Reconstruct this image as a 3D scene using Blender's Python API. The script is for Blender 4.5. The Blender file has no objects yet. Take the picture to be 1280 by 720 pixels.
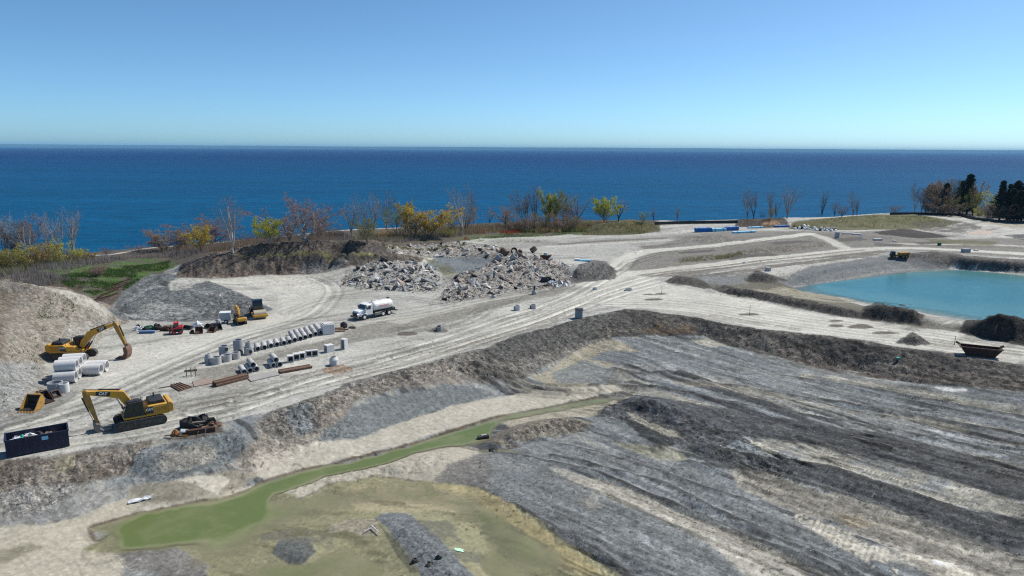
import bpy, math, random
import numpy as np
from mathutils import Matrix, Vector

# ---------------------------------------------------------------- camera
SC = bpy.context.scene
F_PX, CAM_Z, PITCH, ROLL = 900.0, 30.0, math.radians(10.95), math.radians(0.34)
_F = np.array([0, math.cos(PITCH), -math.sin(PITCH)])
_R0 = np.array([1.0, 0, 0]); _U0 = np.array([0, math.sin(PITCH), math.cos(PITCH)])
_R = math.cos(ROLL) * _R0 + math.sin(ROLL) * _U0
_U = math.cos(ROLL) * _U0 - math.sin(ROLL) * _R0
cam = bpy.data.cameras.new('camera'); cam_ob = bpy.data.objects.new('camera', cam)
SC.collection.objects.link(cam_ob); SC.camera = cam_ob
cam.sensor_fit = 'HORIZONTAL'; cam.sensor_width = 36.0; cam.lens = 36.0 * F_PX / 1280.0
cam.clip_start = 0.5; cam.clip_end = 60000
M = Matrix.Identity(4)
for i in range(3):
    M[i][0] = _R[i]; M[i][1] = _U[i]; M[i][2] = -_F[i]
M[2][3] = CAM_Z
cam_ob.matrix_world = M

# ---------------------------------------------------------------- sky, sun, exposure
SUN_EL, SUN_AZ = math.radians(50), math.radians(56)      # azimuth: from the view axis (+Y) towards +X
world = bpy.data.worlds.new('World'); SC.world = world; world.use_nodes = True
_nt = world.node_tree; _bg = _nt.nodes['Background']
_sky = _nt.nodes.new('ShaderNodeTexSky'); _sky.sky_type = 'NISHITA'; _sky.sun_disc = False
_sky.sun_elevation = SUN_EL; _sky.sun_rotation = SUN_AZ
_sky.altitude = 0; _sky.air_density = 0.5; _sky.dust_density = 0.6; _sky.ozone_density = 6.0
_tint = _nt.nodes.new('ShaderNodeMix'); _tint.data_type = 'RGBA'; _tint.blend_type = 'MULTIPLY'; _tint.inputs[0].default_value = 1.0
_tint.inputs[7].default_value = (0.86, 1.075, 1.02, 1)                 # white balance of the clear spring sky
_nt.links.new(_sky.outputs['Color'], _tint.inputs[6]); _nt.links.new(_tint.outputs[2], _bg.inputs['Color']); _bg.inputs['Strength'].default_value = 0.142
sun = bpy.data.lights.new('sun', 'SUN'); sun.energy = 5.0; sun.angle = math.radians(0.5); sun.color = (1, 0.95, 0.87)
sun_ob = bpy.data.objects.new('sun', sun); SC.collection.objects.link(sun_ob)
_sd = Vector((math.sin(SUN_AZ) * math.cos(SUN_EL), math.cos(SUN_AZ) * math.cos(SUN_EL), math.sin(SUN_EL)))
sun_ob.rotation_euler = _sd.to_track_quat('Z', 'Y').to_euler()
SC.view_settings.view_transform = 'Standard'; SC.view_settings.look = 'None'
SC.view_settings.gamma = 1.0; SC.view_settings.exposure = 0.05
SC.render.engine = 'CYCLES'
SC.cycles.use_denoising = False
SC.cycles.max_bounces = 6; SC.cycles.diffuse_bounces = 3; SC.cycles.glossy_bounces = 3
SC.cycles.transparent_max_bounces = 6; SC.cycles.volume_bounces = 0
SC.cycles.filter_width = 1.2

# ---------------------------------------------------------------- small helpers
COL = SC.collection
RNG = random.Random(7)
def W(u, v, z=0.0):
    """the point at height z that stands at photo position (u, v)"""
    d = _R * (u - 640) / F_PX + _U * (360 - v) / F_PX + _F
    s = (z - CAM_Z) / d[2]
    return d[0] * s, d[1] * s
def _hash(ix, iy, seed):
    h = (ix.astype(np.int64) * 374761393 + iy.astype(np.int64) * 668265263 + seed * 974711) & 0xffffffff
    h = ((h ^ (h >> 13)) * 1274126177) & 0xffffffff
    h = ((h ^ (h >> 16)) * 2246822519) & 0xffffffff
    return ((h ^ (h >> 15)) & 0xffff).astype(np.float32) / 65535.0
def vn(x, y, seed=0):
    """value noise, 0..1"""
    xi = np.floor(x); yi = np.floor(y)
    fx = (x - xi).astype(np.float32); fy = (y - yi).astype(np.float32)
    fx = fx * fx * (3 - 2 * fx); fy = fy * fy * (3 - 2 * fy)
    a = _hash(xi, yi, seed); b = _hash(xi + 1, yi, seed); c = _hash(xi, yi + 1, seed); d = _hash(xi + 1, yi + 1, seed)
    return a + (b - a) * fx + (c - a) * fy + (a - b - c + d) * fx * fy
def fbm(x, y, oct=4, seed=0, gain=0.5):
    s = 0; amp = 1.0; tot = 0
    for o in range(oct):
        c, sn = math.cos(o * 1.1 + seed), math.sin(o * 1.1 + seed)
        s = s + amp * vn((x * c - y * sn) * 2.03 ** o + 17.3 * o, (x * sn + y * c) * 2.03 ** o - 9.1 * o, seed + o)
        tot += amp; amp *= gain
    return s / tot
def sstep(a, b, x):
    t = np.clip((x - a) / (b - a), 0, 1); return t * t * (3 - 2 * t)
def poly_sd(px, py, pts):
    """signed distance to a closed polygon, positive inside"""
    d2 = np.full(px.shape, 1e12); ins = np.zeros(px.shape, bool); n = len(pts)
    for i in range(n):
        ax, ay = pts[i]; bx, by = pts[(i + 1) % n]
        ex, ey = bx - ax, by - ay; wx, wy = px - ax, py - ay
        t = np.clip((wx * ex + wy * ey) / (ex * ex + ey * ey + 1e-9), 0, 1)
        dx, dy = wx - ex * t, wy - ey * t
        d2 = np.minimum(d2, dx * dx + dy * dy)
        if ay != by:
            c = (ay > py) != (by > py)
            ins ^= c & (px < (bx - ax) * (py - ay) / (by - ay) + ax)
    d = np.sqrt(d2); return np.where(ins, d, -d)
def line_d(px, py, pts):
    """(signed side distance, arc length) to an open polyline"""
    best = np.full(px.shape, 1e12); sd = np.zeros(px.shape); arc = np.zeros(px.shape); s0 = 0.0
    for i in range(len(pts) - 1):
        ax, ay = pts[i]; bx, by = pts[i + 1]
        ex, ey = bx - ax, by - ay; L = math.hypot(ex, ey) + 1e-9; wx, wy = px - ax, py - ay
        t = np.clip((wx * ex + wy * ey) / (L * L), 0, 1)
        dx, dy = wx - ex * t, wy - ey * t; q = dx * dx + dy * dy
        m = q < best
        best = np.where(m, q, best); sd = np.where(m, np.sqrt(q) * np.sign(ex * wy - ey * wx), sd); arc = np.where(m, s0 + t * L, arc)
        s0 += L
    return sd, arc

# ---------------------------------------------------------------- ground: break lines (photo u, v, height z)
ZW, ZP, ZL = -3.5, -2.2, -8.0            # water level of the channel, the pond, the lake
LINES = []
def BL(pts, dy=0.0, z=None, dx=0.0):
    o = []
    for p in pts:
        x, y = W(*p); o.append((x + dx, y + dy, p[2] if z is None else z))
    LINES.append(o)
# shore bluff
COAST = [(-260, 350, .5), (-60, 330, .5), (0, 326, .5), (60, 320, .5), (109, 316, .5), (180, 309, .5), (240, 305, .5), (310, 299, .5),
         (398, 290, .5), (432, 287, .5), (520, 283, .5), (604, 279, .5), (660, 277, .5), (740, 275, .6), (819, 275, .6), (860, 276, .6),
         (922, 274, .6), (980, 272, 1), (1040, 271, 1.2), (1092, 267, 1.5), (1134, 265, 1.5), (1280, 262, 1.5), (1500, 258, 1.5), (1900, 250, 1.5)]
BL(COAST); BL(COAST, dy=2.0, z=0.0); BL(COAST, dy=9, z=-8.5); BL(COAST, dy=30, z=-10)
# yard and plateau at rest level
BL([(-300, 600, 0), (-60, 574, 0), (0, 575, 0), (40, 570, 0), (90, 561, 0), (140, 551, 0), (200, 541, 0), (235, 533, 0), (275, 522, 0), (310, 513, 0), (335, 503, 0)])
BL([(335, 503, 0), (360, 492, 0), (405, 482, 0), (470, 460, 0), (560, 432, 0), (610, 422, 0), (650, 412, 0), (720, 394, 0), (770, 383, 0), (850, 386, 0), (940, 402, 0), (1025, 414, 0), (1115, 429, 0), (1227, 445, 0), (1290, 452, 0), (1500, 490, 0)])
# crest of the long bank
BL([(330, 518, 0.05), (355, 511, 0.30), (402, 495, 0.50), (430, 483, 0.50), (485, 468, 0.50), (525, 458, 0.70), (570, 445, 0.70), (610, 436, 0.50), (640, 423, 0.50), (690, 410, 0.20), (735, 397, 0.30), (782, 388, 0.70), (860, 397, 0.30), (920, 409, 0.20), (960, 415, 0.20), (1025, 421, 0.20), (1080, 428, 0.20), (1115, 435, 0.20), (1179, 443, 0.10), (1227, 451, 0.05), (1290, 459, 0.05), (1500, 497, 0.05)])
BL([(300, 541, -.3), (318, 528, -.1), (330, 518, .05)])
# toe of the long bank
BL([(395, 552, -2.6), (450, 548, -2.8), (475, 536, -2.8), (520, 521, -2.8), (562, 508, -2.8), (620, 498, -2.8), (660, 478, -2.8), (720, 450, -2.5), (742, 432, -1.9), (768, 422, -1.4), (810, 419, -1.3), (880, 419, -1.4), (910, 431, -1.7), (935, 437, -2.0), (980, 447, -2.3), (1008, 456, -2.9), (1070, 464, -3.2), (1090, 471, -3.0), (1175, 481, -2.2), (1280, 488, -1.2), (1500, 525, -1.0)])
# slump of blue clay by the wreck, lower left
BL([(175, 568, -.6), (200, 558, -.5), (240, 549, -.3), (275, 538, -.2), (300, 541, -.3), (312, 555, -.8)])
BL([(162, 593, -2.1), (200, 602, -2.2), (240, 591, -2.2), (287, 578, -2.2), (318, 570, -2.2), (345, 560, -2.4), (375, 556, -2.5)])
BL([(-60, 600, -1.0), (0, 606, -1.2), (50, 612, -1.6), (110, 606, -1.8), (162, 597, -2.1)])
BL([(-300, 700, -2.8), (0, 668, -2.9), (60, 662, -3.0), (110, 640, -2.9), (170, 622, -2.9), (235, 614, -2.9), (300, 596, -2.9)])
# channel shores
CH_N = [(102, 688, ZW), (135, 684, ZW), (142, 668, ZW), (120, 676, ZW), (113, 661, ZW), (125, 655, ZW), (175, 642, ZW), (235, 630, ZW), (257, 625, ZW), (272, 627, ZW), (310, 613, ZW), (332, 601, ZW), (377, 588, ZW), (420, 579, ZW), (450, 571, ZW), (510, 556, ZW), (565, 539, ZW), (622, 521, ZW), (680, 511, ZW), (750, 497, ZW), (792, 491, ZW)]
CH_S = [(792, 494, ZW), (750, 505, ZW), (685, 516, ZW), (625, 527, ZW), (612, 540, ZW), (620, 552, ZW), (645, 559, ZW), (612, 563, ZW), (585, 561, ZW), (557, 559, ZW), (517, 567, ZW), (470, 584, ZW), (407, 596, ZW), (385, 606, ZW), (347, 617, ZW), (341, 624, ZW)]
MK_N = [(341, 624, ZW), (357, 627, ZW), (375, 624, ZW), (395, 616, ZW), (410, 607, ZW), (450, 601, ZW), (475, 595, ZW), (510, 600, ZW), (537, 603, ZW), (560, 608, ZW), (600, 609, ZW), (617, 620, ZW), (667, 647, ZW), (720, 685, ZW), (775, 720, ZW), (840, 765, ZW)]
MK_W = [(102, 688, ZW), (160, 690, ZW), (217, 683, ZW), (232, 680, ZW), (245, 692, ZW), (262, 705, ZW), (258, 722, ZW), (250, 760, ZW), (230, 800, ZW)]
for s in (CH_N, CH_S, MK_N, MK_W): BL(s)
BL([(165, 668, ZW), (260, 655, ZW), (315, 634, ZW), (337, 613, ZW), (381, 598, ZW), (414, 588.5, ZW), (470, 575.5, ZW), (514, 562, ZW), (561, 549, ZW), (605, 538, ZW), (618, 529, ZW)], z=-4.3); BL([(618, 528, ZW), (650, 519, ZW), (717, 506, ZW), (770, 498, ZW)], z=-3.95)
BL([(148, 664, ZW), (178, 645.5, ZW), (236, 634, ZW), (272, 630.5, ZW), (312, 617, ZW), (334, 605, ZW)], z=-3.95); BL([(165, 680, ZW), (222, 673, ZW), (280, 657, ZW), (322, 640, ZW)], z=-4.1)
BL([(270, 690, -3.75), (340, 650, -3.7), (430, 625, -3.62), (540, 620, -3.6), (610, 645, -3.64), (690, 700, -3.66)])
BL([(330, 720, -3.75), (430, 700, -3.7), (470, 720, -3.7)])
BL([(600, 700, -3.64), (640, 740, -3.7)])
BL([(420, 581, ZW + .35), (510, 557.5, ZW + .35), (622, 518, ZW + .3), (750, 494, ZW + .25)], dy=1.2)
BL([(352, 618, -3.1), (400, 602, -2.95), (460, 589, -2.8), (520, 576, -2.7), (560, 571, -2.8)])       # sandbar
# islands and ridges in the murk
BL([(415, 658, -3.3), (440, 652, -3.15), (470, 651, -3.1)])
BL([(474, 646, -3.2), (500, 652, -2.9), (525, 672, -2.8), (560, 705, -2.7), (600, 740, -2.7)])
BL([(345, 683, -3.35), (362, 680, -3.1), (385, 683, -3.05), (378, 696, -3.0), (366, 703, -3.2)])
BL([(330, 668, -3.42), (370, 662, -3.38), (410, 665, -3.36)])
# hummocks between channel and pit
BL([(618, 552, -2.9), (640, 541, -2.3), (672, 530, -2.2), (705, 524, -2.4), (735, 527, -2.9)])
BL([(640, 556, -3.3), (690, 542, -3.35), (740, 540, -3.5)])
BL([(745, 517, -3.3), (775, 503, -2.4), (810, 499, -2.2), (842, 507, -2.4), (880, 524, -2.9), (930, 545, -3.3)])
BL([(775, 521, -3.4), (800, 535, -2.8), (825, 548, -2.7), (845, 556, -3.3)])
BL([(775, 512, -3.7), (812, 522, -3.8), (850, 547, -3.8)])
BL([(770, 560, -3.7), (860, 570, -3.8)])
# pit floor
BL([(560, 607, -3.2), (640, 575, -3.3), (720, 570, -3.5), (800, 590, -3.6), (900, 625, -3.7), (1000, 665, -3.9), (1110, 730, -4.0)])
BL([(622, 618, -3.0), (667, 642, -2.9), (725, 680, -2.9), (790, 718, -3.0), (860, 760, -3.0)])
BL([(760, 440, -2.1), (860, 450, -2.5), (960, 480, -3.1), (1100, 520, -3.4), (1280, 560, -3.2), (1500, 620, -3.0)])
BL([(900, 560, -3.5), (1000, 590, -3.6), (1140, 640, -3.7), (1280, 700, -3.7)])
BL([(900, 720, -3.6), (1000, 790, -3.6)])
# big soil heap on the left
HEAP = [(-160, 350, 9.0), (-60, 349, 8.8), (20, 352, 8.4), (45, 357, 8.0), (82, 362, 6.6), (100, 366, 5.8), (112, 372, 4.8), (125, 379, 3.6), (140, 385, 2.4), (155, 392, 1.3), (172, 398, .3)]
BL(HEAP)
BL(HEAP[:-1], dy=12, z=1.5)
BL([(-160, 352, 8.6), (-30, 372, 6.6), (5, 403, 5.2), (-6, 440, 4.0), (-30, 480, 2.6)])
BL([(172, 399, 0), (150, 405, 0), (136, 414, 0), (118, 434, 0), (95, 442, 0), (62, 449, 0), (55, 458, 0), (57, 478, 0), (48, 492, 0), (33, 502, 0), (20, 517, 0), (0, 530, 0), (-60, 560, 0), (-200, 620, 0)])
BL([(2, 346, 2.6), (60, 337, 2.6), (120, 333, 2.2), (180, 329, 1.2), (205, 328, .8)])
BL([(150, 378, .4), (182, 352, .5), (207, 336, .5)])
# grey clay heap
BL([(142, 383, .6), (160, 363, 1.3), (190, 351, 1.7), (225, 352, 1.8), (256, 356, 1.6), (290, 367, 1.2), (318, 380, .7)])
BL([(138, 388, 0), (175, 399, 0), (225, 402, 0), (250, 401, 0), (287, 398, 0), (318, 394, 0), (343, 386, 0), (340, 374, 0), (300, 356, 0.3), (262, 346, .6)])
# two-tier bank behind
BL([(224, 346, .3), (260, 347, .2), (295, 346, .2), (325, 343, .2), (381, 341, .2), (407, 340, .2), (430, 333, .4)])
BL([(228, 331, 2.6), (270, 321, 4.0), (314, 319.5, 4.0), (400, 319.5, 4.0), (460, 320.5, 3.6), (500, 322, 2.8), (530, 328, 1.0)])
BL([(295, 318, 4.1), (340, 317.4, 4.2), (407, 317.2, 4.2), (460, 318, 3.8), (510, 319, 2.8)])
BL([(262, 318, 4.3), (295, 312, 5.2), (325, 306.5, 6.2), (351, 304, 6.5), (404, 302.5, 6.6), (450, 302, 6.4), (485, 306, 5.0), (505, 312, 3.4)])
BL([(295, 312, 5.2), (325, 306.5, 6.2), (404, 302.5, 6.6), (450, 302, 6.4)], dy=11, z=5.4); BL([(262, 318, 4.3), (295, 312, 5.2), (325, 306.5, 6.2), (404, 302.5, 6.6), (450, 302, 6.4), (485, 306, 5.0)], dy=30, z=1.6)
# rubble heaps
BL([(438, 342, 1.0), (460, 336, 1.6), (490, 333, 1.9), (515, 336, 1.8), (535, 344, 1.1)])
BL([(425, 352, 0), (445, 360, 0), (500, 362, 0), (540, 363, 0), (551, 350, .3), (548, 336, .5)])
BL([(568, 350, .8), (600, 341, 1.7), (630, 333, 2.3), (655, 331, 2.3), (690, 338, 1.4), (708, 345, .8)])
BL([(545, 374, 0), (590, 371, 0), (640, 362, 0), (690, 358, 0), (715, 358, 0)])
BL([(540, 315, 1.6), (575, 312, 2.2), (610, 315, 2.4), (640, 317, 2.8), (680, 322, 1.6), (700, 325, .6)])
BL([(545, 331, .3), (580, 328, .2), (612, 333, .6)])
BL([(520, 306, 1.2), (580, 302, 1.2), (640, 307, .5), (720, 312, .3)])
BL([(722, 336, 2.6), (738, 327, 3.0), (757, 329, 2.6), (767, 336, 1.4)])
BL([(712, 352, 0), (740, 350, 0), (772, 346, 0), (774, 333, 0), (750, 324, .2)])
# pale berm, shore mounds
BL([(602, 304, .2), (622, 299, 1.3), (660, 298.5, 1.3), (696, 301, .9), (712, 304, .2)]); BL([(600, 307, 0), (660, 304.5, 0), (712, 307, 0)]); BL([(604, 296, .3), (660, 295, .3), (705, 297, .3)])
BL([(728, 287, 1.2), (745, 281, 3.0), (785, 276.5, 3.6), (808, 279, 2.8), (822, 284, 1.0)]); BL([(726, 294, .2), (770, 293, .2), (806, 292, .2), (826, 286, .3)]); BL([(728, 279, .6), (822, 276.5, .6)])
BL([(922, 279, 1.0), (937, 273, 3.0), (945, 275, 2.4), (963, 272, 3.2), (982, 280, .8)]); BL([(916, 284, .3), (950, 284, .3), (988, 284, .3)])
BL([(990, 279, 1.6), (1040, 274, 2.6), (1092, 270, 3.0), (1150, 272, 2.4), (1200, 277, 1.6)]); BL([(988, 286, .5), (1060, 286, .5), (1120, 286, .5), (1180, 284, .6)])
BL([(848, 300, .8), (880, 295, 1.6), (905, 295, 1.4), (925, 299, .6)]); BL([(842, 306, .6), (890, 303, .6), (930, 302, .6)])
BL([(782, 316, .8), (792, 309, 1.3), (806, 315, .6)])
# upper haul road and its low green bank
BL([(852, 322, 1.5), (920, 315, 1.6), (970, 307, 1.6), (1015, 304, 1.3), (1040, 304, .9)]); BL([(842, 330, .3), (930, 319, .3), (1030, 308.5, .4), (1060, 306, .5)])
BL([(770, 330, .2), (800, 318, .4), (850, 311, .9), (930, 301, 1.2), (980, 294, 1.0)])
# banks and heaps between white road and pond
BL([(830, 351, .2), (845, 346, 1.2), (868, 349, 1.0), (885, 354, .5)]); BL([(885, 360, .8), (905, 358, 1.5), (930, 362, 1.4), (955, 367, 1.2), (1000, 375, 1.2), (1045, 384, 1.2), (1072, 390, .9)])
BL([(838, 355, 0), (870, 359, 0), (900, 366, 0), (945, 374, 0), (1000, 386, 0), (1052, 395, 0), (1077, 399, 0), (1110, 404, 0), (1150, 408, 0), (1199, 415, 0), (1227, 422, 0), (1300, 433, 0)])
BL([(934, 345, .8), (945, 341, 1.8), (958, 342, 1.7), (970, 347, .5)]); BL([(932, 352, .1), (955, 353, .1), (975, 352, .1)])
BL([(1080, 388, 1.2), (1094, 380, 2.6), (1115, 382, 2.7), (1141, 386, 2.6), (1152, 394, 1.0)])
BL([(1203, 412, .6), (1225, 401, 2.3), (1247, 389, 4.5), (1262, 392, 4.2), (1290, 400, 3.2), (1340, 409, 1.0)])
BL([(1127, 425, .5), (1141, 418, 1.5), (1150, 422, .9)]); BL([(1120, 427, 0), (1140, 432, 0), (1165, 432, 0), (1160, 424, 0), (1141, 421, .05)])
BL([(1130, 317, 1.2), (1167, 317, 1.3), (1180, 316, 1.2), (1205, 322, 1.0), (1272, 327, .8), (1340, 330, .8)]); BL([(1120, 312, .8), (1167, 313, .8), (1205, 318, .7), (1272, 322, .6), (1340, 325, .6)])
# pond
POND_F = [(992, 361, ZP), (1015, 355, ZP), (1060, 350, ZP), (1090, 345, ZP), (1115, 341, ZP), (1145, 337.5, ZP), (1185, 336, ZP), (1235, 339, ZP), (1280, 343, ZP), (1340, 350, ZP), (1400, 362, ZP)]
POND_N = [(992, 361, ZP), (1010, 366, ZP), (1045, 371, ZP), (1085, 380, ZP), (1135, 387, ZP), (1172, 395, ZP), (1220, 403, ZP), (1290, 412, ZP), (1360, 408, ZP), (1400, 362, ZP)]
BL(POND_F); BL(POND_N); BL([(1040, 360, -3.0), (1120, 362, -4.0), (1200, 366, -4.0), (1300, 378, -4.0)])
BL([(960, 338, .2), (1010, 331, .2), (1060, 323, .4), (1105, 318, .5)]); BL([(1000, 346, -.9), (1060, 338, -.9), (1110, 332, -.8)])
BL([(960, 364, -.5), (1010, 370, -1.2), (1060, 379, -1.2)])
# loose zeros that keep open ground level
for p in ([(150, 470, 0), (240, 440, 0), (330, 410, 0)], [(60, 545, 0), (150, 505, 0), (300, 480, 0), (420, 460, 0)], [(420, 390, 0), (520, 385, 0), (640, 370, 0), (740, 350, 0)],
          [(350, 360, 0), (400, 350, 0), (410, 375, 0)], [(800, 365, 0), (900, 385, 0), (1000, 400, 0), (1150, 425, 0), (1290, 440, 0)], [(760, 320, .1), (720, 318, .1), (660, 312, .2)],
          [(1000, 318, .4), (1080, 312, .5), (1180, 308, .6), (1290, 312, .6)], [(1060, 298, .6), (1180, 297, .7), (1290, 300, .7)], [(840, 288, .5), (900, 288, .5), (980, 290, .5)],
          [(300, 303, .8), (200, 318, .6), (120, 325, .8)], [(-300, 380, 2), (-300, 480, 1.5)], [(1500, 380, 0), (1500, 300, .8), (1700, 420, 0)], [(560, 290, .6), (640, 285, .6), (700, 283, .6)]):
    BL(p)

# relaxed height grid
GX0, GX1, GY0, GY1 = -330.0, 430.0, 18.0, 500.0
def solve_grid():
    samp = []
    for L in LINES:
        for (a, b) in zip(L[:-1], L[1:]):
            n = max(2, int(math.hypot(b[0] - a[0], b[1] - a[1]) / 0.35))
            t = np.linspace(0, 1, n)[:, None]
            samp.append(np.array(a)[None] * (1 - t) + np.array(b)[None] * t)
    S = np.concatenate(samp)
    prev = None
    for h, it in ((48.0, 400), (24.0, 300), (12.0, 300), (6.0, 250), (3.0, 160), (1.5, 90), (0.75, 45)):
        nx, ny = int((GX1 - GX0) / h) + 1, int((GY1 - GY0) / h) + 1
        ix = np.round((S[:, 0] - GX0) / h).astype(int); iy = np.round((S[:, 1] - GY0) / h).astype(int)
        ok = (ix >= 0) & (ix < nx) & (iy >= 0) & (iy < ny)
        k = iy[ok] * nx + ix[ok]
        c = np.bincount(k, minlength=nx * ny).reshape(ny, nx); s = np.bincount(k, S[ok, 2], nx * ny).reshape(ny, nx)
        fix = c > 0; val = np.where(fix, s / np.maximum(c, 1), 0)
        if prev is None:
            g = np.full((ny, nx), val[fix].mean())
        else:
            X, Y = np.meshgrid(np.arange(nx) * h, np.arange(ny) * h); g = bil(prev[0], X / prev[1], Y / prev[1])
        g = np.where(fix, val, g)
        for _ in range(it):
            p = np.pad(g, 1, mode='edge')
            g = np.where(fix, val, 0.25 * (p[:-2, 1:-1] + p[2:, 1:-1] + p[1:-1, :-2] + p[1:-1, 2:]))
        prev = (g, h)
    p = np.pad(g, 1, mode='edge')
    g = 0.4 * g + 0.15 * (p[:-2, 1:-1] + p[2:, 1:-1] + p[1:-1, :-2] + p[1:-1, 2:])
    return g, h
def bil(g, x, y):
    ny, nx = g.shape
    x = np.clip(x, 0, nx - 1.001); y = np.clip(y, 0, ny - 1.001)
    i = x.astype(int); j = y.astype(int); fx = x - i; fy = y - j
    return (g[j, i] * (1 - fx) + g[j, i + 1] * fx) * (1 - fy) + (g[j + 1, i] * (1 - fx) + g[j + 1, i + 1] * fx) * fy
GRID, GH = solve_grid()
def H0(x, y):
    return bil(GRID, (np.asarray(x, float) - GX0) / GH, (np.asarray(y, float) - GY0) / GH)
def hit(pts):
    """ground points that stand at the given photo positions"""
    uv = np.array([(p[0], p[1]) for p in pts], float)
    d = _R[None] * ((uv[:, 0] - 640) / F_PX)[:, None] + _U[None] * ((360 - uv[:, 1]) / F_PX)[:, None] + _F[None]
    zs = np.linspace(11, -9, 160)
    s = (zs[None] - CAM_Z) / np.minimum(d[:, 2:3], -0.01)
    x = d[:, 0:1] * s; y = d[:, 1:2] * s
    below = (zs[None] - H0(x, y)) <= 0
    k = np.argmax(below, 1); k = np.where(below.any(1), k, len(zs) - 1); k0 = np.maximum(k - 1, 0)
    r = np.arange(len(uv)); f0 = zs[k0] - H0(x[r, k0], y[r, k0]); f1 = zs[k] - H0(x[r, k], y[r, k])
    t = np.where(k > 0, f0 / np.where(np.abs(f0 - f1) < 1e-9, 1, f0 - f1), 0); t = np.clip(t, 0, 1)
    return np.stack([x[r, k0] + (x[r, k] - x[r, k0]) * t, y[r, k0] + (y[r, k] - y[r, k0]) * t], 1)
def at(u, v):
    """one ground point (x, y, z) standing at a photo position"""
    p = hit([(u, v)])[0]; return float(p[0]), float(p[1]), float(H0(p[0], p[1]))
# ---------------------------------------------------------------- ground: fine sheet, roughness, ruts, soil colours
def px(pts): return hit(pts)
# direction of the pit's scraped strips
_a, _b = px([(880, 500), (1230, 600)]); PIT_DIR = math.atan2(_b[1] - _a[1], _b[0] - _a[0])
def strip_uv(x, y):
    c, s = math.cos(PIT_DIR), math.sin(PIT_DIR)
    return x * c + y * s, -x * s + y * c
CREST = [(-300, 600), (-60, 578), (0, 580), (40, 576), (90, 566), (140, 556), (200, 548), (235, 541), (275, 530), (310, 520), (330, 516), (355, 510), (402, 494), (430, 482), (485, 467), (525, 457), (570, 444), (610, 435), (640, 422), (690, 409), (735, 396), (782, 387), (860, 396), (920, 408), (960, 414), (1025, 420), (1080, 427), (1115, 434), (1179, 442), (1227, 450), (1290, 458), (1500, 495)]
PIT = CREST + [(2200, 600), (1800, 900), (-500, 900)]
BANK = [(768, 391), (782, 386), (860, 395), (920, 407), (960, 412.5), (1025, 418.5), (1080, 425.5), (1115, 432.5), (1179, 441), (1227, 449), (1290, 457), (1500, 495), (1500, 528), (1280, 489), (1175, 482), (1090, 472), (1070, 465), (1008, 457), (980, 448), (935, 438), (910, 432), (880, 420), (810, 419), (768, 422), (740, 425)]
MIDBANK = [(318, 535), (335, 514), (355, 509), (402, 493), (430, 481), (485, 466), (525, 456), (570, 443), (610, 434), (640, 421), (690, 408), (735, 395), (768, 390), (768, 420), (720, 440), (690, 455), (650, 474), (600, 480), (560, 470), (520, 480), (470, 492), (420, 512), (395, 540), (350, 548)]
LEFTDIRT = [(-80, 582), (60, 573), (190, 550), (190, 566), (165, 592), (110, 606), (60, 640), (-80, 665)]
HEAP1 = [(-160, 349), (20, 351), (45, 356), (82, 360), (112, 371), (140, 384), (172, 398), (136, 414), (118, 434), (95, 442), (62, 449), (55, 458), (57, 478), (48, 492), (33, 502), (20, 517), (0, 530), (-160, 600)]
TIER = [(222, 346), (226, 331), (262, 318), (295, 311), (325, 305), (404, 301), (450, 301), (490, 305), (530, 322), (520, 334), (430, 334), (407, 340), (325, 344), (260, 348)]
RUB_A = [(424, 350), (440, 338), (462, 329), (492, 326), (525, 331), (545, 341), (552, 352), (545, 364), (505, 365), (462, 362), (432, 358)]
RUB_B = [(546, 374), (570, 344), (600, 334), (622, 325), (650, 318), (690, 325), (712, 335), (712, 357), (690, 360), (640, 365), (595, 373), (560, 378)]
RUB_C = [(480, 312), (520, 306), (560, 304), (600, 305), (640, 310), (650, 320), (622, 326), (590, 320), (545, 322), (500, 320)]
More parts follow.
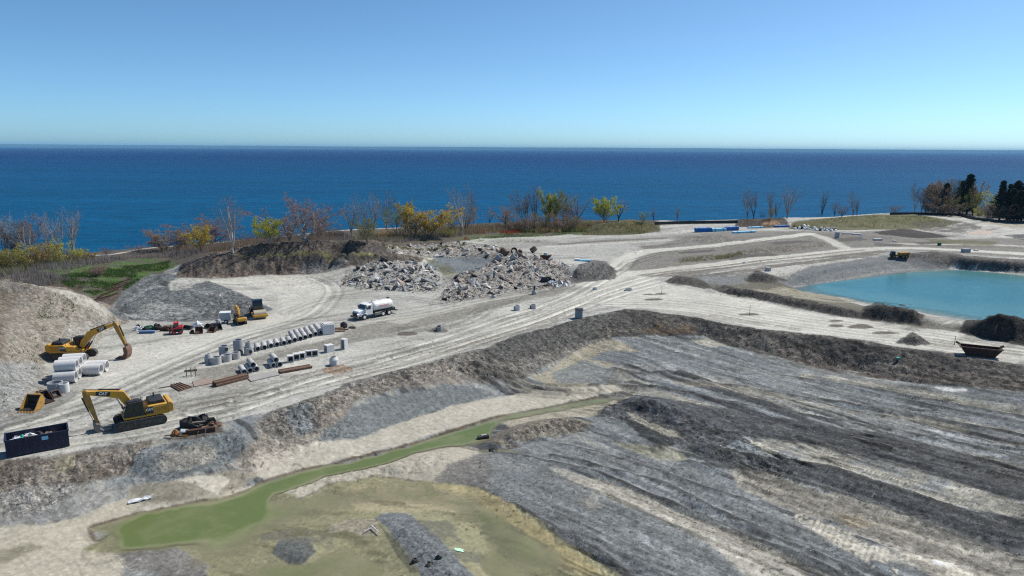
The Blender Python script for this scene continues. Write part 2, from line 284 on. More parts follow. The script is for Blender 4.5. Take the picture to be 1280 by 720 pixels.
ROUGH = [  # polygon, amplitude m, wavelength m
    (BANK, .52, 1.9), (MIDBANK, .52, 1.6), (LEFTDIRT, .42, 1.6), (TIER, 1.0, 2.2), (RUB_A, .7, 1.8), (RUB_B, .8, 1.8), (RUB_C, .5, 2.0),
    ([(165, 592), (175, 566), (200, 556), (240, 547), (275, 536), (302, 539), (315, 556), (288, 579), (240, 592), (200, 604)], .22, 1.5),
    ([(615, 556), (640, 538), (672, 527), (705, 521), (740, 527), (735, 540), (690, 545), (640, 561)], .4, 1.3),
    ([(745, 517), (775, 500), (810, 496), (845, 506), (885, 522), (935, 545), (1000, 575), (1000, 600), (900, 580), (850, 560), (800, 538)], .35, 1.3),
    ([(1078, 398), (1082, 382), (1094, 376), (1141, 382), (1156, 394), (1156, 408)], .45, 1.6), ([(1199, 415), (1225, 396), (1248, 387), (1300, 393), (1400, 405), (1300, 434)], .4, 1.6),
    ([(1118, 430), (1141, 415), (1166, 430), (1145, 434)], .35, 1.2), ([(885, 364), (905, 355), (955, 365), (1000, 373), (1072, 388), (1075, 398), (1000, 386), (945, 375)], .5, 2.0),
    ([(832, 353), (845, 344), (872, 349), (870, 358)], .4, 1.6), ([(932, 352), (945, 338), (970, 347), (970, 354)], .5, 1.6),
    ([(1128, 320), (1167, 314), (1272, 325), (1340, 329), (1340, 345), (1200, 337)], .4, 2.5), ([(140, 388), (160, 357), (190, 343), (256, 350), (318, 376), (330, 392), (225, 402)], .5, 2.6),
    ([(240, 398), (250, 375), (290, 362), (320, 378), (322, 393), (280, 399)], .5, 1.5), (HEAP1, .24, 2.6), ([(716, 352), (722, 334), (738, 325), (757, 327), (770, 340), (768, 348)], .4, 1.5),
    ([(342, 624), (352, 612), (400, 599), (460, 586), (520, 572), (560, 566), (560, 580), (520, 592), (440, 600), (395, 612), (362, 624)], .25, 1.2),
    ([(345, 520), (400, 500), (440, 520), (440, 545), (395, 556), (320, 590), (290, 580), (315, 555)], .28, 1.3),
    ([(500, 645), (560, 690), (640, 760), (560, 760), (500, 680), (470, 648)], .16, .7), ([(560, 607), (622, 614), (680, 646), (740, 686), (800, 730), (860, 790), (800, 790), (740, 712), (660, 655), (610, 622)], .22, .8),
    ([(860, 562), (1000, 576), (1290, 652), (1290, 702), (1142, 654), (1000, 606), (890, 582)], .2, .9), ([(860, 504), (968, 524), (1188, 563), (1290, 588), (1290, 626), (1155, 590), (1000, 552), (900, 545)], .14, .8), ([(920, 282), (937, 271), (963, 270), (985, 282)], .6, 2.5), ([(726, 294), (745, 280), (785, 275), (822, 283), (826, 288)], .5, 2.5),
    ([(840, 302), (880, 293), (930, 297), (930, 303)], .35, 1.8), ([(850, 326), (920, 314), (1030, 304), (1030, 309), (930, 320)], .3, 1.8), ([(778, 320), (792, 306), (812, 316)], .4, 1.6)]
RUTS = [  # photo line, track gauge m, depth m, paleness
    ([(-40, 560), (100, 548), (210, 530), (300, 508), (400, 476), (480, 456), (560, 432), (640, 408), (700, 387), (760, 363), (830, 343), (920, 330), (1010, 321), (1100, 312)], 2.6, .14, .10),
    ([(300, 500), (420, 464), (520, 436), (620, 404), (700, 377), (745, 355), (775, 338), (800, 325), (850, 314), (930, 303), (980, 296)], 2.2, .12, .08),
    ([(250, 512), (400, 482), (520, 452), (600, 426), (690, 398), (760, 372), (830, 352), (930, 336), (1060, 321)], 2.2, .10, .06),
    ([(500, 412), (560, 408), (590, 398), (610, 386), (640, 378)], 2.0, .12, -.05), ([(660, 365), (720, 352), (760, 338), (790, 326)], 2.0, .14, -.06),
    ([(-20, 540), (100, 505), (200, 462), (290, 425), (380, 400), (415, 372), (412, 355), (380, 345), (320, 346), (260, 350)], 2.2, .03, .03),
    ([(-20, 548), (110, 512), (220, 462), (310, 425), (370, 408), (440, 402), (520, 393), (600, 376), (680, 362)], 2.2, .025, .03),
    ([(600, 462), (640, 470), (665, 482), (690, 486), (740, 486)], 1.8, .22, -.1), ([(590, 460), (620, 476), (650, 488), (700, 492)], 1.8, .2, -.1),
    ([(760, 380), (850, 383), (950, 400), (1060, 416), (1180, 432), (1300, 446)], 2.2, .07, .04), ([(790, 372), (880, 380), (980, 394), (1080, 408), (1200, 425), (1300, 438)], 2.2, .025, .03),
    ([(1000, 296), (1030, 304), (1050, 312)], 2.0, .15, .1), ([(130, 690), (200, 640)], 1.8, .04, 0),
    ([(560, 438), (640, 420), (700, 402), (740, 392)], 2.0, .09, -.04), ([(160, 520), (250, 505), (330, 492)], 2.0, .06, .04), ([(360, 390), (420, 372), (500, 372), (560, 380)], 2.0, .06, -.04)]
FURROWS = [  # photo line, half width m, height m  (scraped ridges and trenches in the pit)
    ([(850, 468), (880, 477), (942, 488), (991, 496), (1057, 505), (1122, 516), (1155, 524), (1221, 536), (1290, 549)], .8, .5), ([(790, 478), (860, 494), (930, 508), (1010, 520), (1110, 538), (1200, 556), (1290, 580)], .9, .5),
    ([(900, 540), (1000, 556), (1090, 574), (1155, 592), (1220, 612), (1290, 636)], .7, .5), ([(880, 560), (960, 575), (1044, 590), (1150, 622), (1290, 672)], .9, .4), ([(860, 580), (945, 590), (998, 606), (1070, 626), (1142, 652), (1200, 674), (1290, 708)], .9, .6),
    ([(690, 570), (760, 585), (840, 612), (900, 640), (960, 668), (1040, 700), (1090, 730)], .7, .4), ([(615, 567), (680, 575), (740, 592), (790, 610), (850, 634)], .6, .4), ([(860, 640), (942, 674), (1017, 707), (1060, 730)], .6, .5),
    ([(770, 462), (800, 468), (840, 466), (880, 476)], 1.0, .6), ([(740, 482), (790, 482), (850, 492), (900, 504)], .6, .35), ([(700, 556), (760, 568), (820, 590), (890, 612), (940, 628)], .5, .3), ([(820, 560), (870, 570), (930, 590)], .5, .3),
    ([(640, 630), (700, 662), (760, 704), (800, 740)], .5, .25), ([(1000, 500), (1080, 516), (1160, 534), (1290, 566)], .5, .25), ([(980, 470), (1060, 482), (1160, 500), (1290, 522)], .6, .25), ([(900, 520), (980, 530), (1080, 548), (1180, 572), (1290, 604)], .5, .3)]
_rough = [(px(p), a, w) for p, a, w in ROUGH]; _ruts = [(px(p), g, d, c) for p, g, d, c in RUTS]; _furr = [(px(p), w, h) for p, w, h in FURROWS]
_pit = px(PIT); _bank = px(BANK)
def _near(pts, x, y, m):
    p = np.asarray(pts)
    return np.nonzero((x > p[:, 0].min() - m) & (x < p[:, 0].max() + m) & (y > p[:, 1].min() - m) & (y < p[:, 1].max() + m))[0]
def smooth_line(pts, n=6):
    p = np.asarray(pts); out = []
    for i in range(len(p) - 1):
        a, b, c, d = p[max(i - 1, 0)], p[i], p[i + 1], p[min(i + 2, len(p) - 1)]
        for k in range(n):
            t = k / n; out.append(.5 * (2 * b + (c - a) * t + (2 * a - 5 * b + 4 * c - d) * t * t + (3 * b - a - 3 * c + d) * t ** 3))
    out.append(p[-1]); return np.array(out)
_ruts = [(smooth_line(p), g, d, c) for p, g, d, c in _ruts]; _furr = [(smooth_line(p), w, h) for p, w, h in _furr]
def scrapes(x, y):
    """thin lines left by the machines' blades and tracks: dark cuts along two crossing directions, pale smears"""
    s, t = strip_uv(x, y); wp = 2.2 * (fbm(x / 11, y / 11, 3, 30) - .5); gate = sstep(.45, .58, fbm(x / 9, y / 9, 3, 31))
    a = 1 - np.abs(2 * fbm(s / 17, (t + wp) / 1.05, 2, 32) - 1); b = 1 - np.abs(2 * fbm((s + .55 * t) / 13, (t - .16 * s + wp) / 1.3, 2, 33) - 1); d = 1 - np.abs(2 * fbm(s / 11, (t + wp) / .8, 2, 34) - 1)
    return sstep(.90, .96, a) * (.35 + .65 * gate), sstep(.92, .97, b) * gate, sstep(.93, .98, d) * (1 - gate)
def cells(x, y, seed):
    """(distance to the nearest of scattered points, that point's random number): clods and blocks"""
    xi = np.floor(x); yi = np.floor(y); best = np.full(x.shape, 9.0); rid = np.zeros(x.shape)
    for dx in (-1, 0, 1):
        for dy in (-1, 0, 1):
            cx, cy = xi + dx, yi + dy; d = np.hypot(cx + _hash(cx, cy, seed) - x, cy + _hash(cx, cy, seed + 1) - y); m = d < best
            best = np.where(m, d, best); rid = np.where(m, _hash(cx, cy, seed + 2), rid)
    return best, rid
def clod(x, y, w, seed):
    f, r = cells(x / w, y / w, seed); return np.sqrt(np.clip(1 - (f / .80) ** 2, 0, 1)) * (.35 + .9 * r) - .5, r
def lumps(x, y, w, seed):
    """clods and gullies: ridged multi-octave noise around 0"""
    a = fbm(x / w, y / w, 4, seed, .55); b, _ = clod(x + .6 * a, y - .5 * a, w * .50, seed + 40); c, _ = clod(x, y + .4 * a, w * .24, seed + 60)
    return (a - .5) * 1.2 + b * .50 + c * .20 * sstep(118, 84, y)
def Hfull(x, y):
    x = np.asarray(x, float); y = np.asarray(y, float)
    z = H0(x, y).copy()
    z += .05 * (fbm(x / 2.5, y / 2.5, 3, 3) - .5) + .25 * (fbm(x / 14, y / 14, 2, 5) - .5) * sstep(90, 160, y)
    i = _near(_pit, x, y, 3); sd = poly_sd(x[i], y[i], _pit); k = sstep(0, 6, sd)
    if len(i):
        s, t = strip_uv(x[i], y[i]); right = sstep(-4, 12, x[i] - .1 * (y[i] - 60))
        z[i] += k * right * (.24 * (fbm(s / 22, t / 1.5, 3, 11) - .5) + .16 * (fbm(s / 9, t / .7, 2, 12) - .5)) + k * .12 * (fbm(x[i] / 1.2, y[i] / 1.2, 4, 13, .6) - .5)
        z[i] += k * np.maximum(right, .08) * (.075 * clod(x[i], y[i], 1.0, 140)[0] + .045 * sstep(100, 75, y[i]) * clod(x[i], y[i], .42, 150)[0])
        q1, q2, _q3 = scrapes(x[i], y[i]); z[i] += k * np.maximum(right, .1) * (.13 * q1 - .16 * q2)
    for q, (p, a, w) in enumerate(_rough):
        i = _near(p, x, y, 2)
        if len(i):
            m = sstep(-.8, 1.6, poly_sd(x[i], y[i], p)); j = m > 0; ii = i[j]
            z[ii] += m[j] * a * lumps(x[ii], y[ii], w, 50 + q)
    for (p, w, h) in _furr:
        i = _near(p, x, y, 4)
        if len(i):
            d, s = line_d(x[i], y[i], p); d = d + 1.2 * (fbm(s / 6, s * 0 + 3.1, 2, 21) - .5)
            z[i] += .62 * h * (np.exp(-(d / w) ** 2) * (.45 + .9 * fbm(x[i] / .8, y[i] / .8, 4, 22, .65)) - .7 * np.exp(-((d - 1.8 * w) / w) ** 2))
    for (p, g, dp, c) in _ruts:
        i = _near(p, x, y, 3)
        if len(i):
            d, s = line_d(x[i], y[i], p); d = d + .5 * (vn(s / 9, s * 0, 23) - .5); e = np.abs(np.abs(d) - g / 2)
            z[i] -= dp * np.exp(-(e / .38) ** 2) - .6 * dp * np.exp(-((e - .65) / .3) ** 2)
    return z

# linear base colours of the soils, before the contrast curve in soil()
DUST = (.360, .352, .322); PALE = (.465, .452, .405); VERGE = (.235, .225, .20); CLAY = (.185, .198, .203); CLAYM = (.240, .246, .243); DARK = (.068, .069, .071)
BROWN = (.16, .142, .12); DKBROWN = (.072, .064, .056); TAN = (.30, .275, .215); HEAPC = (.232, .214, .185); GRASS = (.085, .135, .04); OLIVE = (.12, .118, .055); WET = (.21, .195, .145)
MUD = (.34, .31, .25); BRUSH = (.115, .10, .085); GREY = (.26, .255, .24); RUBC = (.27, .26, .24); WHITE = (.56, .55, .52)
# polygon layers: colour, photo outline, soft edge m, ragged edge m, opacity, patchiness
LAY = []
def L(c, pts, soft=.6, rag=1.5, op=1.0, patch=0.0, wet=0.0): LAY.append(('P', c, pts, soft, rag, op, patch, wet))
def S(c, pts, hw, soft=.4, rag=.8, op=1.0, patch=0.0, wet=0.0): LAY.append(('S', c, pts, hw, soft, rag, op, patch, wet))
# shore strip, vegetation
L(BRUSH, [(-300, 352), (0, 352), (70, 372), (150, 372), (215, 334), (300, 320), (480, 306), (600, 297), (730, 293), (822, 290), (822, 270), (600, 270), (300, 290), (0, 315), (-300, 330)], 3, 4)
L(OLIVE, [(240, 330), (300, 300), (420, 290), (600, 282), (735, 288), (735, 294), (610, 297), (580, 303), (500, 306), (430, 300), (320, 308)], 2, 4, .8, .6)
L((.19, .15, .10), [(420, 300), (480, 292), (500, 296), (490, 304)], 2, 2, .8, .3); L((.27, .20, .12), [(668, 291), (675, 285), (698, 285), (702, 291)], 1, 1)
L(GRASS, [(20, 350), (60, 332), (130, 330), (180, 322), (218, 326), (214, 336), (190, 344), (150, 370), (118, 376), (100, 360)], 2, 5, .9, .45)
L((.20, .19, .16), [(0, 355), (10, 344), (60, 338), (85, 352), (110, 368), (80, 360), (40, 356)], 2, 4, .7, .3)
L((.10, .075, .06), [(112, 378), (150, 360), (160, 352), (155, 372), (138, 384)], 1, 1.5, .9, .2); L((.10, .08, .06), [(55, 356), (105, 354), (106, 358), (60, 361)], .8, 1)
S((.42, .40, .36), [(40, 322), (109, 318), (180, 311), (240, 306), (310, 300), (398, 291), (432, 288), (500, 285)], .9, .3, .4, .9)
L((.10, .14, .04), [(560, 300), (600, 290), (650, 284), (735, 286), (735, 292), (640, 296), (600, 303)], 2, 3, .6, .5)
L((.095, .08, .065), [(220, 316), (290, 306), (380, 298), (440, 296), (440, 302), (330, 306), (280, 317), (230, 326)], 1.5, 2.5, .8, .2)
# yard variations
L(GREY, [(560, 303), (700, 300), (830, 294), (900, 290), (1120, 290), (1280, 300), (1400, 310), (1400, 325), (1130, 318), (1000, 325), (850, 345), (780, 330), (760, 318), (640, 316)], 3, 6, .8, .22)
L((.20, .19, .175), [(800, 314), (850, 297), (900, 294), (930, 302), (860, 308), (820, 316)], 2, 4, .9, .15)
L((.17, .165, .155), [(915, 296), (960, 293), (975, 300), (935, 303)], 1.5, 3, .7, .3)
L(DUST, [(640, 312), (700, 306), (780, 302), (800, 312), (775, 330), (740, 322), (690, 318)], 2, 4, .8)
L(VERGE, [(424, 420), (440, 410), (500, 396), (575, 383), (615, 374), (665, 361), (720, 358), (700, 366), (640, 379), (600, 392), (560, 401), (502, 414), (420, 432), (340, 450), (300, 470), (250, 480), (240, 462), (300, 452), (360, 436)], 1, 1.6, .95, .12)
L(VERGE, [(215, 490), (260, 470), (350, 470), (420, 462), (330, 492), (280, 508), (180, 520)], 1, 2.5, .6, .4); L((.25, .235, .205), [(430, 470), (520, 446), (620, 415), (700, 392), (700, 400), (620, 426), (540, 448), (430, 480)], .8, 1.5, .7, .3)
L((.22, .21, .19), [(600, 372), (660, 366), (740, 344), (770, 340), (740, 356), (690, 370), (640, 380)], 1, 2, .6, .4); L((.23, .215, .19), [(850, 342), (930, 328), (1060, 315), (1060, 318), (930, 333), (850, 347)], .6, 1.5, .7, .3)
L(VERGE, [(860, 309), (930, 304), (1040, 300), (1060, 306), (1000, 318), (930, 326), (850, 336), (800, 344), (800, 336), (850, 326)], 2, 3, .9, .25)
L((.16, .15, .135), [(850, 328), (853, 321), (920, 314), (970, 306), (1012, 303), (1032, 308), (930, 320)], .6, 1.2, .95, .2); L((.075, .085, .04), [(848, 328), (860, 320), (925, 314), (930, 319)], .6, 1.2, .85, .4)
L((.10, .095, .09), [(1030, 300), (1080, 297), (1140, 300), (1150, 306), (1090, 308), (1040, 308)], 1, 3, .6, .5)
L((.20, .195, .18), [(-60, 505), (40, 495), (70, 480), (110, 490), (60, 520), (0, 548), (-60, 560)], 1, 2.5, .8, .3)
L(CLAYM, [(-60, 540), (-60, 470), (20, 462), (60, 452), (60, 480), (40, 500), (20, 520), (0, 535)], 1.5, 2, .8, .25)
L(PALE, [(-60, 565), (40, 540), (110, 500), (180, 470), (260, 440), (330, 415), (410, 385), (420, 360), (380, 344), (300, 343), (240, 352), (300, 355), (350, 365), (350, 390), (300, 410), (200, 425), (140, 440), (130, 470), (60, 520), (-60, 555)], 1.5, 3, .65, .15)
L(PALE, [(300, 505), (420, 470), (560, 430), (700, 384), (790, 340), (810, 346), (720, 390), (570, 440), (440, 476), (310, 512)], 1, 1.2, .45, .2); L(PALE, [(470, 400), (590, 378), (690, 358), (690, 362), (610, 378), (500, 405)], .8, 1.5, .5, .2)
L(PALE, [(745, 382), (800, 345), (830, 352), (880, 365), (940, 375), (1000, 388), (1100, 406), (1200, 425), (1300, 440), (1300, 452), (1180, 438), (1080, 424), (960, 411), (860, 393), (780, 384)], 1, 1.5, .75, .15)
L((.27, .255, .225), [(770, 388), (800, 384), (900, 394), (1000, 410), (1000, 414), (900, 400), (830, 390)], .5, 1.2, .7, .35); L((.27, .26, .23), [(1090, 418), (1180, 424), (1280, 440), (1280, 446), (1180, 436)], .6, 1.5, .6, .4)
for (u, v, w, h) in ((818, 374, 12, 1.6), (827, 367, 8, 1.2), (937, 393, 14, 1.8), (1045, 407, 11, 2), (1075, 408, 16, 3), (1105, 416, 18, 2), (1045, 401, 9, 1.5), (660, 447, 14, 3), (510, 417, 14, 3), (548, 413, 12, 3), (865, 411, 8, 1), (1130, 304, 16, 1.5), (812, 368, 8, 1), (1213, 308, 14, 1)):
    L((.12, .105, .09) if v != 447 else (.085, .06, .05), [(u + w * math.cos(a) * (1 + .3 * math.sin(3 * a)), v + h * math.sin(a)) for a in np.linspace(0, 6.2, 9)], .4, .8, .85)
L((.26, .20, .15), [(402, 462), (415, 455), (430, 456), (446, 462), (430, 466), (410, 467)], .3, .6, .9); L((.29, .24, .18), [(150, 398), (180, 392), (205, 394), (185, 400), (160, 402)], .6, 1, .8)
for q in ([(840, 340), (930, 325), (1060, 312), (1060, 314), (930, 328), (845, 343)], [(860, 346), (960, 332), (1060, 321), (1100, 316), (1100, 319), (1000, 331), (900, 344)], [(900, 312), (980, 303), (1060, 300), (1060, 303), (960, 311)], [(1060, 308), (1180, 304), (1280, 308), (1280, 311), (1160, 308)], [(960, 290), (1040, 292), (1120, 296), (1110, 300), (1000, 296)], [(800, 308), (860, 302), (850, 305), (805, 312)], [(690, 306), (760, 300), (840, 296), (830, 299), (750, 305)], [(1000, 322), (1090, 314), (1120, 314), (1040, 322)]): L((.165, .15, .13), q, 1.2, 2.2, .85, .28)
# the far plain is grey brown, its haul roads pale
L((.185, .172, .152), [(780, 330), (815, 314), (900, 306), (840, 296), (920, 288), (1120, 290), (1300, 300), (1400, 312), (1400, 326), (1280, 322), (1120, 312), (1000, 322), (930, 332), (850, 346), (800, 345)], 2, 3, .72, .12)
S(PALE, [(770, 334), (786, 322), (812, 314), (850, 310.5), (900, 306), (940, 300.5), (985, 295.5), (1010, 292)], 2.6, 1, 1.6, .9, .1); S(PALE, [(1010, 292), (1030, 297), (1045, 304), (1060, 312)], 2.2, 1, 1.6, .7, .25)
S(PALE, [(740, 356), (775, 344), (830, 338.5), (920, 328), (1010, 319), (1090, 311.5), (1160, 311), (1290, 318)], 3.4, 1, 1.8, .8, .12); S((.20, .18, .15), [(800, 344), (860, 337), (940, 327.5), (1020, 318.5), (1080, 312.5)], .7, .4, .6, .8, .15)
S(PALE, [(1100, 305), (1200, 305), (1300, 309)], 2.4, 1, 2, .6, .3); S(PALE, [(690, 308), (760, 304), (830, 300)], 3, 1, 2, .5, .3)
L((.15, .142, .13), [(838, 348), (880, 342), (925, 341), (985, 346), (935, 358), (880, 357)], 1, 1.6, .8, .3); L((.16, .15, .135), [(880, 358), (940, 352), (990, 362), (1060, 376), (1060, 384), (990, 373), (930, 364)], 1, 1.6, .7, .35)
for q in ([(1040, 298), (1075, 296), (1085, 300), (1050, 302)], [(1140, 303), (1180, 301), (1190, 304), (1150, 306)], [(905, 322), (960, 316), (975, 319), (915, 325)], [(845, 316), (890, 312), (895, 314), (850, 318)], [(1090, 303), (1130, 305), (1125, 308), (1095, 307)], [(960, 303), (1000, 300), (1020, 302), (970, 306)]): L((.11, .10, .092), q, .8, 1.6, .85, .25)
# heaps
L(HEAPC, HEAP1, .6, 1.0, 1, .0); L((.225, .20, .17), HEAP1, 1, 2, .6, .5); L((.145, .12, .09), [(-40, 352), (15, 362), (20, 380), (8, 420), (0, 470), (-60, 520)], 1.5, 2.5, .6, .3); L((.40, .385, .34), [(50, 358), (84, 361), (112, 373), (140, 390), (130, 395), (100, 380)], 1.2, 1.5, .6, .3)
L(GRASS, HEAP1, 2, 3, .55, .80); L((.29, .28, .25), [(74, 430), (90, 405), (125, 400), (140, 412), (118, 434), (95, 444)], .8, 1.2, .7, .3); L(CLAYM, [(-60, 480), (20, 455), (50, 456), (54, 478), (30, 502), (0, 528), (-60, 560)], 1.5, 2, .75, .3)
L((.145, .152, .153), [(136, 389), (145, 376), (160, 356), (190, 342), (225, 346), (256, 350), (290, 362), (320, 376), (344, 386), (318, 395), (287, 399), (225, 403), (175, 400)], .5, 1, 1, .0)
L((.36, .35, .32), [(208, 362), (222, 348), (245, 346), (262, 350), (240, 360), (220, 364)], .8, 1.2, .9, .1); L((.12, .125, .125), [(255, 398), (262, 384), (290, 372), (315, 380), (318, 392), (285, 398)], .8, 1.5, .8, .35); L((.28, .28, .265), [(150, 395), (180, 378), (230, 380), (250, 392), (225, 400), (175, 398)], 1, 2, .6, .3); S((.09, .095, .095), [(196, 345), (202, 352), (208, 362)], .6, .4, .6, .8)
S((.15, .155, .155), [(150, 388), (180, 374), (225, 370), (285, 378)], 1.4, 1, 1.2, .7, .35); S((.30, .295, .28), [(152, 381), (185, 361), (228, 362), (280, 370)], .8, .6, 1, .5, .3); L((.14, .145, .145), [(240, 399), (262, 372), (300, 368), (335, 386), (310, 396)], 1, 2, .7, .35)
L((.115, .102, .09), TIER, .6, 1.2, 1, 0); L((.165, .13, .105), TIER, .8, 2, .7, .55); L((.17, .17, .168), [(370, 340), (385, 322), (440, 322), (430, 332), (410, 340)], 1, 2, .8, .3); L((.065, .06, .055), [(262, 326), (300, 320), (460, 319), (500, 323), (500, 326), (460, 324), (300, 324), (262, 331)], .5, .8, .8, .3)
L((.075, .068, .06), [(300, 312), (330, 304), (404, 301), (455, 301), (470, 308), (404, 309), (330, 312)], .5, .8, .75, .4); L(OLIVE, [(290, 318), (340, 316), (460, 316), (520, 320), (460, 320.5), (300, 320.5)], .5, .8, .8, .3)
L((.105, .095, .09), [(455, 312), (480, 306), (530, 314), (530, 322), (480, 320)], 1, 1.5, .8, .3)
L(RUBC, RUB_A, .8, 1.2, 1, .1); L((.26, .245, .225), RUB_B, .8, 1.2, 1, .1); L((.25, .235, .21), RUB_C, .8, 1.5, .9, .2); L((.17, .185, .195), [(528, 332), (545, 320), (590, 319), (622, 325), (612, 334), (585, 342), (555, 340)], .8, 1.2, .95, .15)
L(OLIVE, [(530, 322), (560, 330), (575, 345), (565, 352), (545, 335)], .8, 1.5, .7, .4); L((.27, .26, .235), [(552, 345), (575, 340), (560, 356), (548, 366)], .8, 1.2, .7, .2); L((.15, .145, .138), [(712, 354), (722, 333), (738, 325), (758, 327), (772, 340), (768, 349), (740, 352)], .4, .8, 1, .1)
L((.32, .31, .28), [(600, 305), (622, 298), (660, 297.5), (700, 300), (712, 304), (660, 305)], .6, .8, .9, .1)
L((.105, .098, .055), [(726, 294), (732, 282), (785, 275), (824, 281), (826, 288), (800, 293), (760, 294)], .6, 1, 1, .1); L((.19, .155, .10), [(765, 290), (790, 279), (810, 281), (810, 289)], 1, 2, .6, .4)
S((.018, .018, .02), [(818, 277.5), (850, 277), (880, 276.5), (922, 276)], 1.6, .3, .4, .95); L((.085, .072, .06), [(918, 283), (936, 271), (963, 270), (986, 282), (950, 285)], .5, .8, 1, .1); L((.30, .20, .12), [(952, 281), (960, 274), (972, 277), (975, 281)], .6, .8, .8)
L((.13, .125, .065), [(985, 286), (990, 278), (1040, 272), (1092, 268), (1150, 269), (1200, 278), (1180, 284), (1120, 287), (1060, 288)], 1, 2, 1, .15); L((.17, .16, .11), [(1000, 284), (1100, 278), (1200, 284), (1120, 288)], 1.5, 3, .6, .5)
L((.045, .035, .03), [(1090, 290), (1130, 286), (1160, 290), (1190, 296), (1150, 298), (1100, 293)], .8, 2, .9, .15); L((.085, .07, .06), [(1130, 266), (1200, 268), (1300, 280), (1400, 285), (1400, 272), (1200, 262)], 1.5, 2.5, .9, .2)
L((.10, .09, .08), [(1140, 276), (1200, 276), (1230, 284), (1200, 292), (1150, 288)], 1, 3, .7, .4); L((.38, .31, .26), [(1210, 291), (1225, 287), (1242, 289), (1238, 293), (1216, 293)], .8, 1.5, .9); L((.36, .35, .33), [(1180, 296), (1240, 294), (1240, 298), (1190, 299)], .8, 1.5, .7, .3)
L(OLIVE, [(1150, 298), (1210, 300), (1250, 302), (1240, 307), (1180, 305)], 1, 2, .7, .3); L((.055, .055, .055), [(1255, 294), (1300, 292), (1400, 300), (1400, 306), (1290, 304)], 1, 2, .8, .3); L((.30, .27, .21), [(1225, 277), (1280, 279), (1400, 284), (1400, 288), (1260, 284)], 1, 1.5, .8, .2)
# around the pond
L((.165, .17, .172), [(930, 362), (960, 345), (1010, 334), (1060, 326), (1105, 319), (1150, 318), (1190, 334), (1145, 339), (1060, 351), (995, 362)], 1, 1.5, .9, .15); S((.13, .14, .145), [(970, 352), (1020, 342), (1070, 334), (1120, 327)], 1.2, .6, 1, .7, .2); S((.30, .29, .275), [(992, 358), (1060, 348), (1115, 339), (1150, 335)], .5, .4, .6, .5)
L((.10, .09, .082), [(1128, 321), (1167, 314), (1205, 319), (1272, 324), (1400, 330), (1400, 342), (1240, 338), (1190, 333)], .6, 1.2, .9, .15); L((.15, .15, .15), [(1130, 322), (1150, 320), (1190, 334), (1150, 335)], .8, 1.2, .7, .2)
L((.14, .13, .10), [(870, 356), (930, 348), (992, 360), (1045, 371), (1135, 387), (1220, 403), (1199, 414), (1110, 404), (1000, 384), (930, 368)], 1, 1.5, .9, .2); L((.30, .28, .22), [(935, 362), (980, 358), (1030, 368), (1070, 378), (1040, 378), (980, 370)], .8, 1.5, .7, .35)
L((.195, .20, .20), [(862, 350), (880, 345), (930, 346), (935, 355), (900, 357)], 1, 1.5, .8, .2); L((.085, .078, .07), [(832, 352), (845, 344), (872, 348), (885, 356), (900, 364), (870, 359)], .6, 1, .9, .2); L((.09, .083, .075), [(885, 361), (905, 356), (955, 366), (1000, 374), (1072, 389), (1078, 399), (1052, 396), (1000, 386), (945, 374)], .5, .9, .95, .15)
L((.075, .07, .065), [(932, 352), (945, 338), (970, 346), (985, 350), (968, 354)], .6, 1, .9, .2); L((.075, .068, .06), [(1077, 398), (1082, 382), (1094, 376), (1141, 382), (1156, 394), (1152, 407), (1110, 404)], .5, .8, 1, .1); L((.19, .18, .16), [(1150, 398), (1200, 404), (1215, 410), (1190, 414), (1155, 408)], .8, 1.2, .7, .4)
L((.060, .054, .05), [(1198, 415), (1225, 396), (1248, 386), (1300, 392), (1420, 405), (1300, 435), (1227, 423)], .4, .6, 1, .05); L((.10, .095, .088), [(1120, 429), (1141, 414), (1163, 430), (1145, 433)], .4, .8, .95, .1)
# pit
L(CLAYM, PIT, .5, .8, .9, 0)
LAY.append(('PITSTRIPES',))
L(BROWN, LEFTDIRT, .8, 1.5, 1, .1); L((.22, .20, .175), LEFTDIRT, 1, 2, .7, .5); L(GREY, [(-80, 622), (60, 606), (130, 602), (170, 605), (150, 625), (90, 650), (-80, 680)], .8, 1.5, .75, .25)
L((.37, .345, .285), [(-80, 670), (80, 650), (115, 640), (140, 626), (200, 612), (250, 600), (300, 600), (310, 616), (250, 628), (150, 650), (112, 664), (140, 690), (160, 700), (150, 760), (-100, 800)], .6, 1.2, 1, .1, .4)
L(WET, [(-80, 700), (0, 690), (40, 680), (52, 684), (10, 705), (-80, 730)], .5, 1, .8, .2, .7); L((.255, .235, .19), [(160, 622), (165, 606), (230, 600), (290, 588), (330, 590), (300, 610), (250, 620), (190, 630)], .6, .8, .95, .1, .3)
L((.45, .42, .36), [(222, 600), (250, 595), (282, 596), (285, 604), (270, 618), (255, 612), (245, 604)], .3, .7, .9, .1); L((.44, .42, .36), [(175, 633), (225, 628), (232, 630), (170, 643)], .3, .6, .8); L((.44, .42, .36), [(272, 626), (300, 612), (330, 600), (330, 606), (300, 618)], .3, .6, .7)
L(WET, [(68, 588), (72, 575), (95, 568), (94, 586), (80, 592)], .3, .4, .9, 0, .75); L((.20, .19, .175), [(150, 690), (200, 680), (235, 682), (262, 706), (255, 722), (160, 716)], .5, 1, .9, .15)
L((.172, .184, .185), [(162, 594), (174, 566), (200, 556), (240, 547), (275, 536), (302, 539), (316, 556), (288, 579), (240, 592), (200, 604)], .4, .7, 1, .1); L((.27, .25, .215), [(195, 590), (205, 566), (250, 555), (272, 562), (265, 578), (230, 586)], .8, 1.2, .7, .25)
L((.10, .075, .06), [(210, 552), (220, 536), (250, 524), (275, 528), (280, 540), (245, 548)], .4, .7, .7, .2)
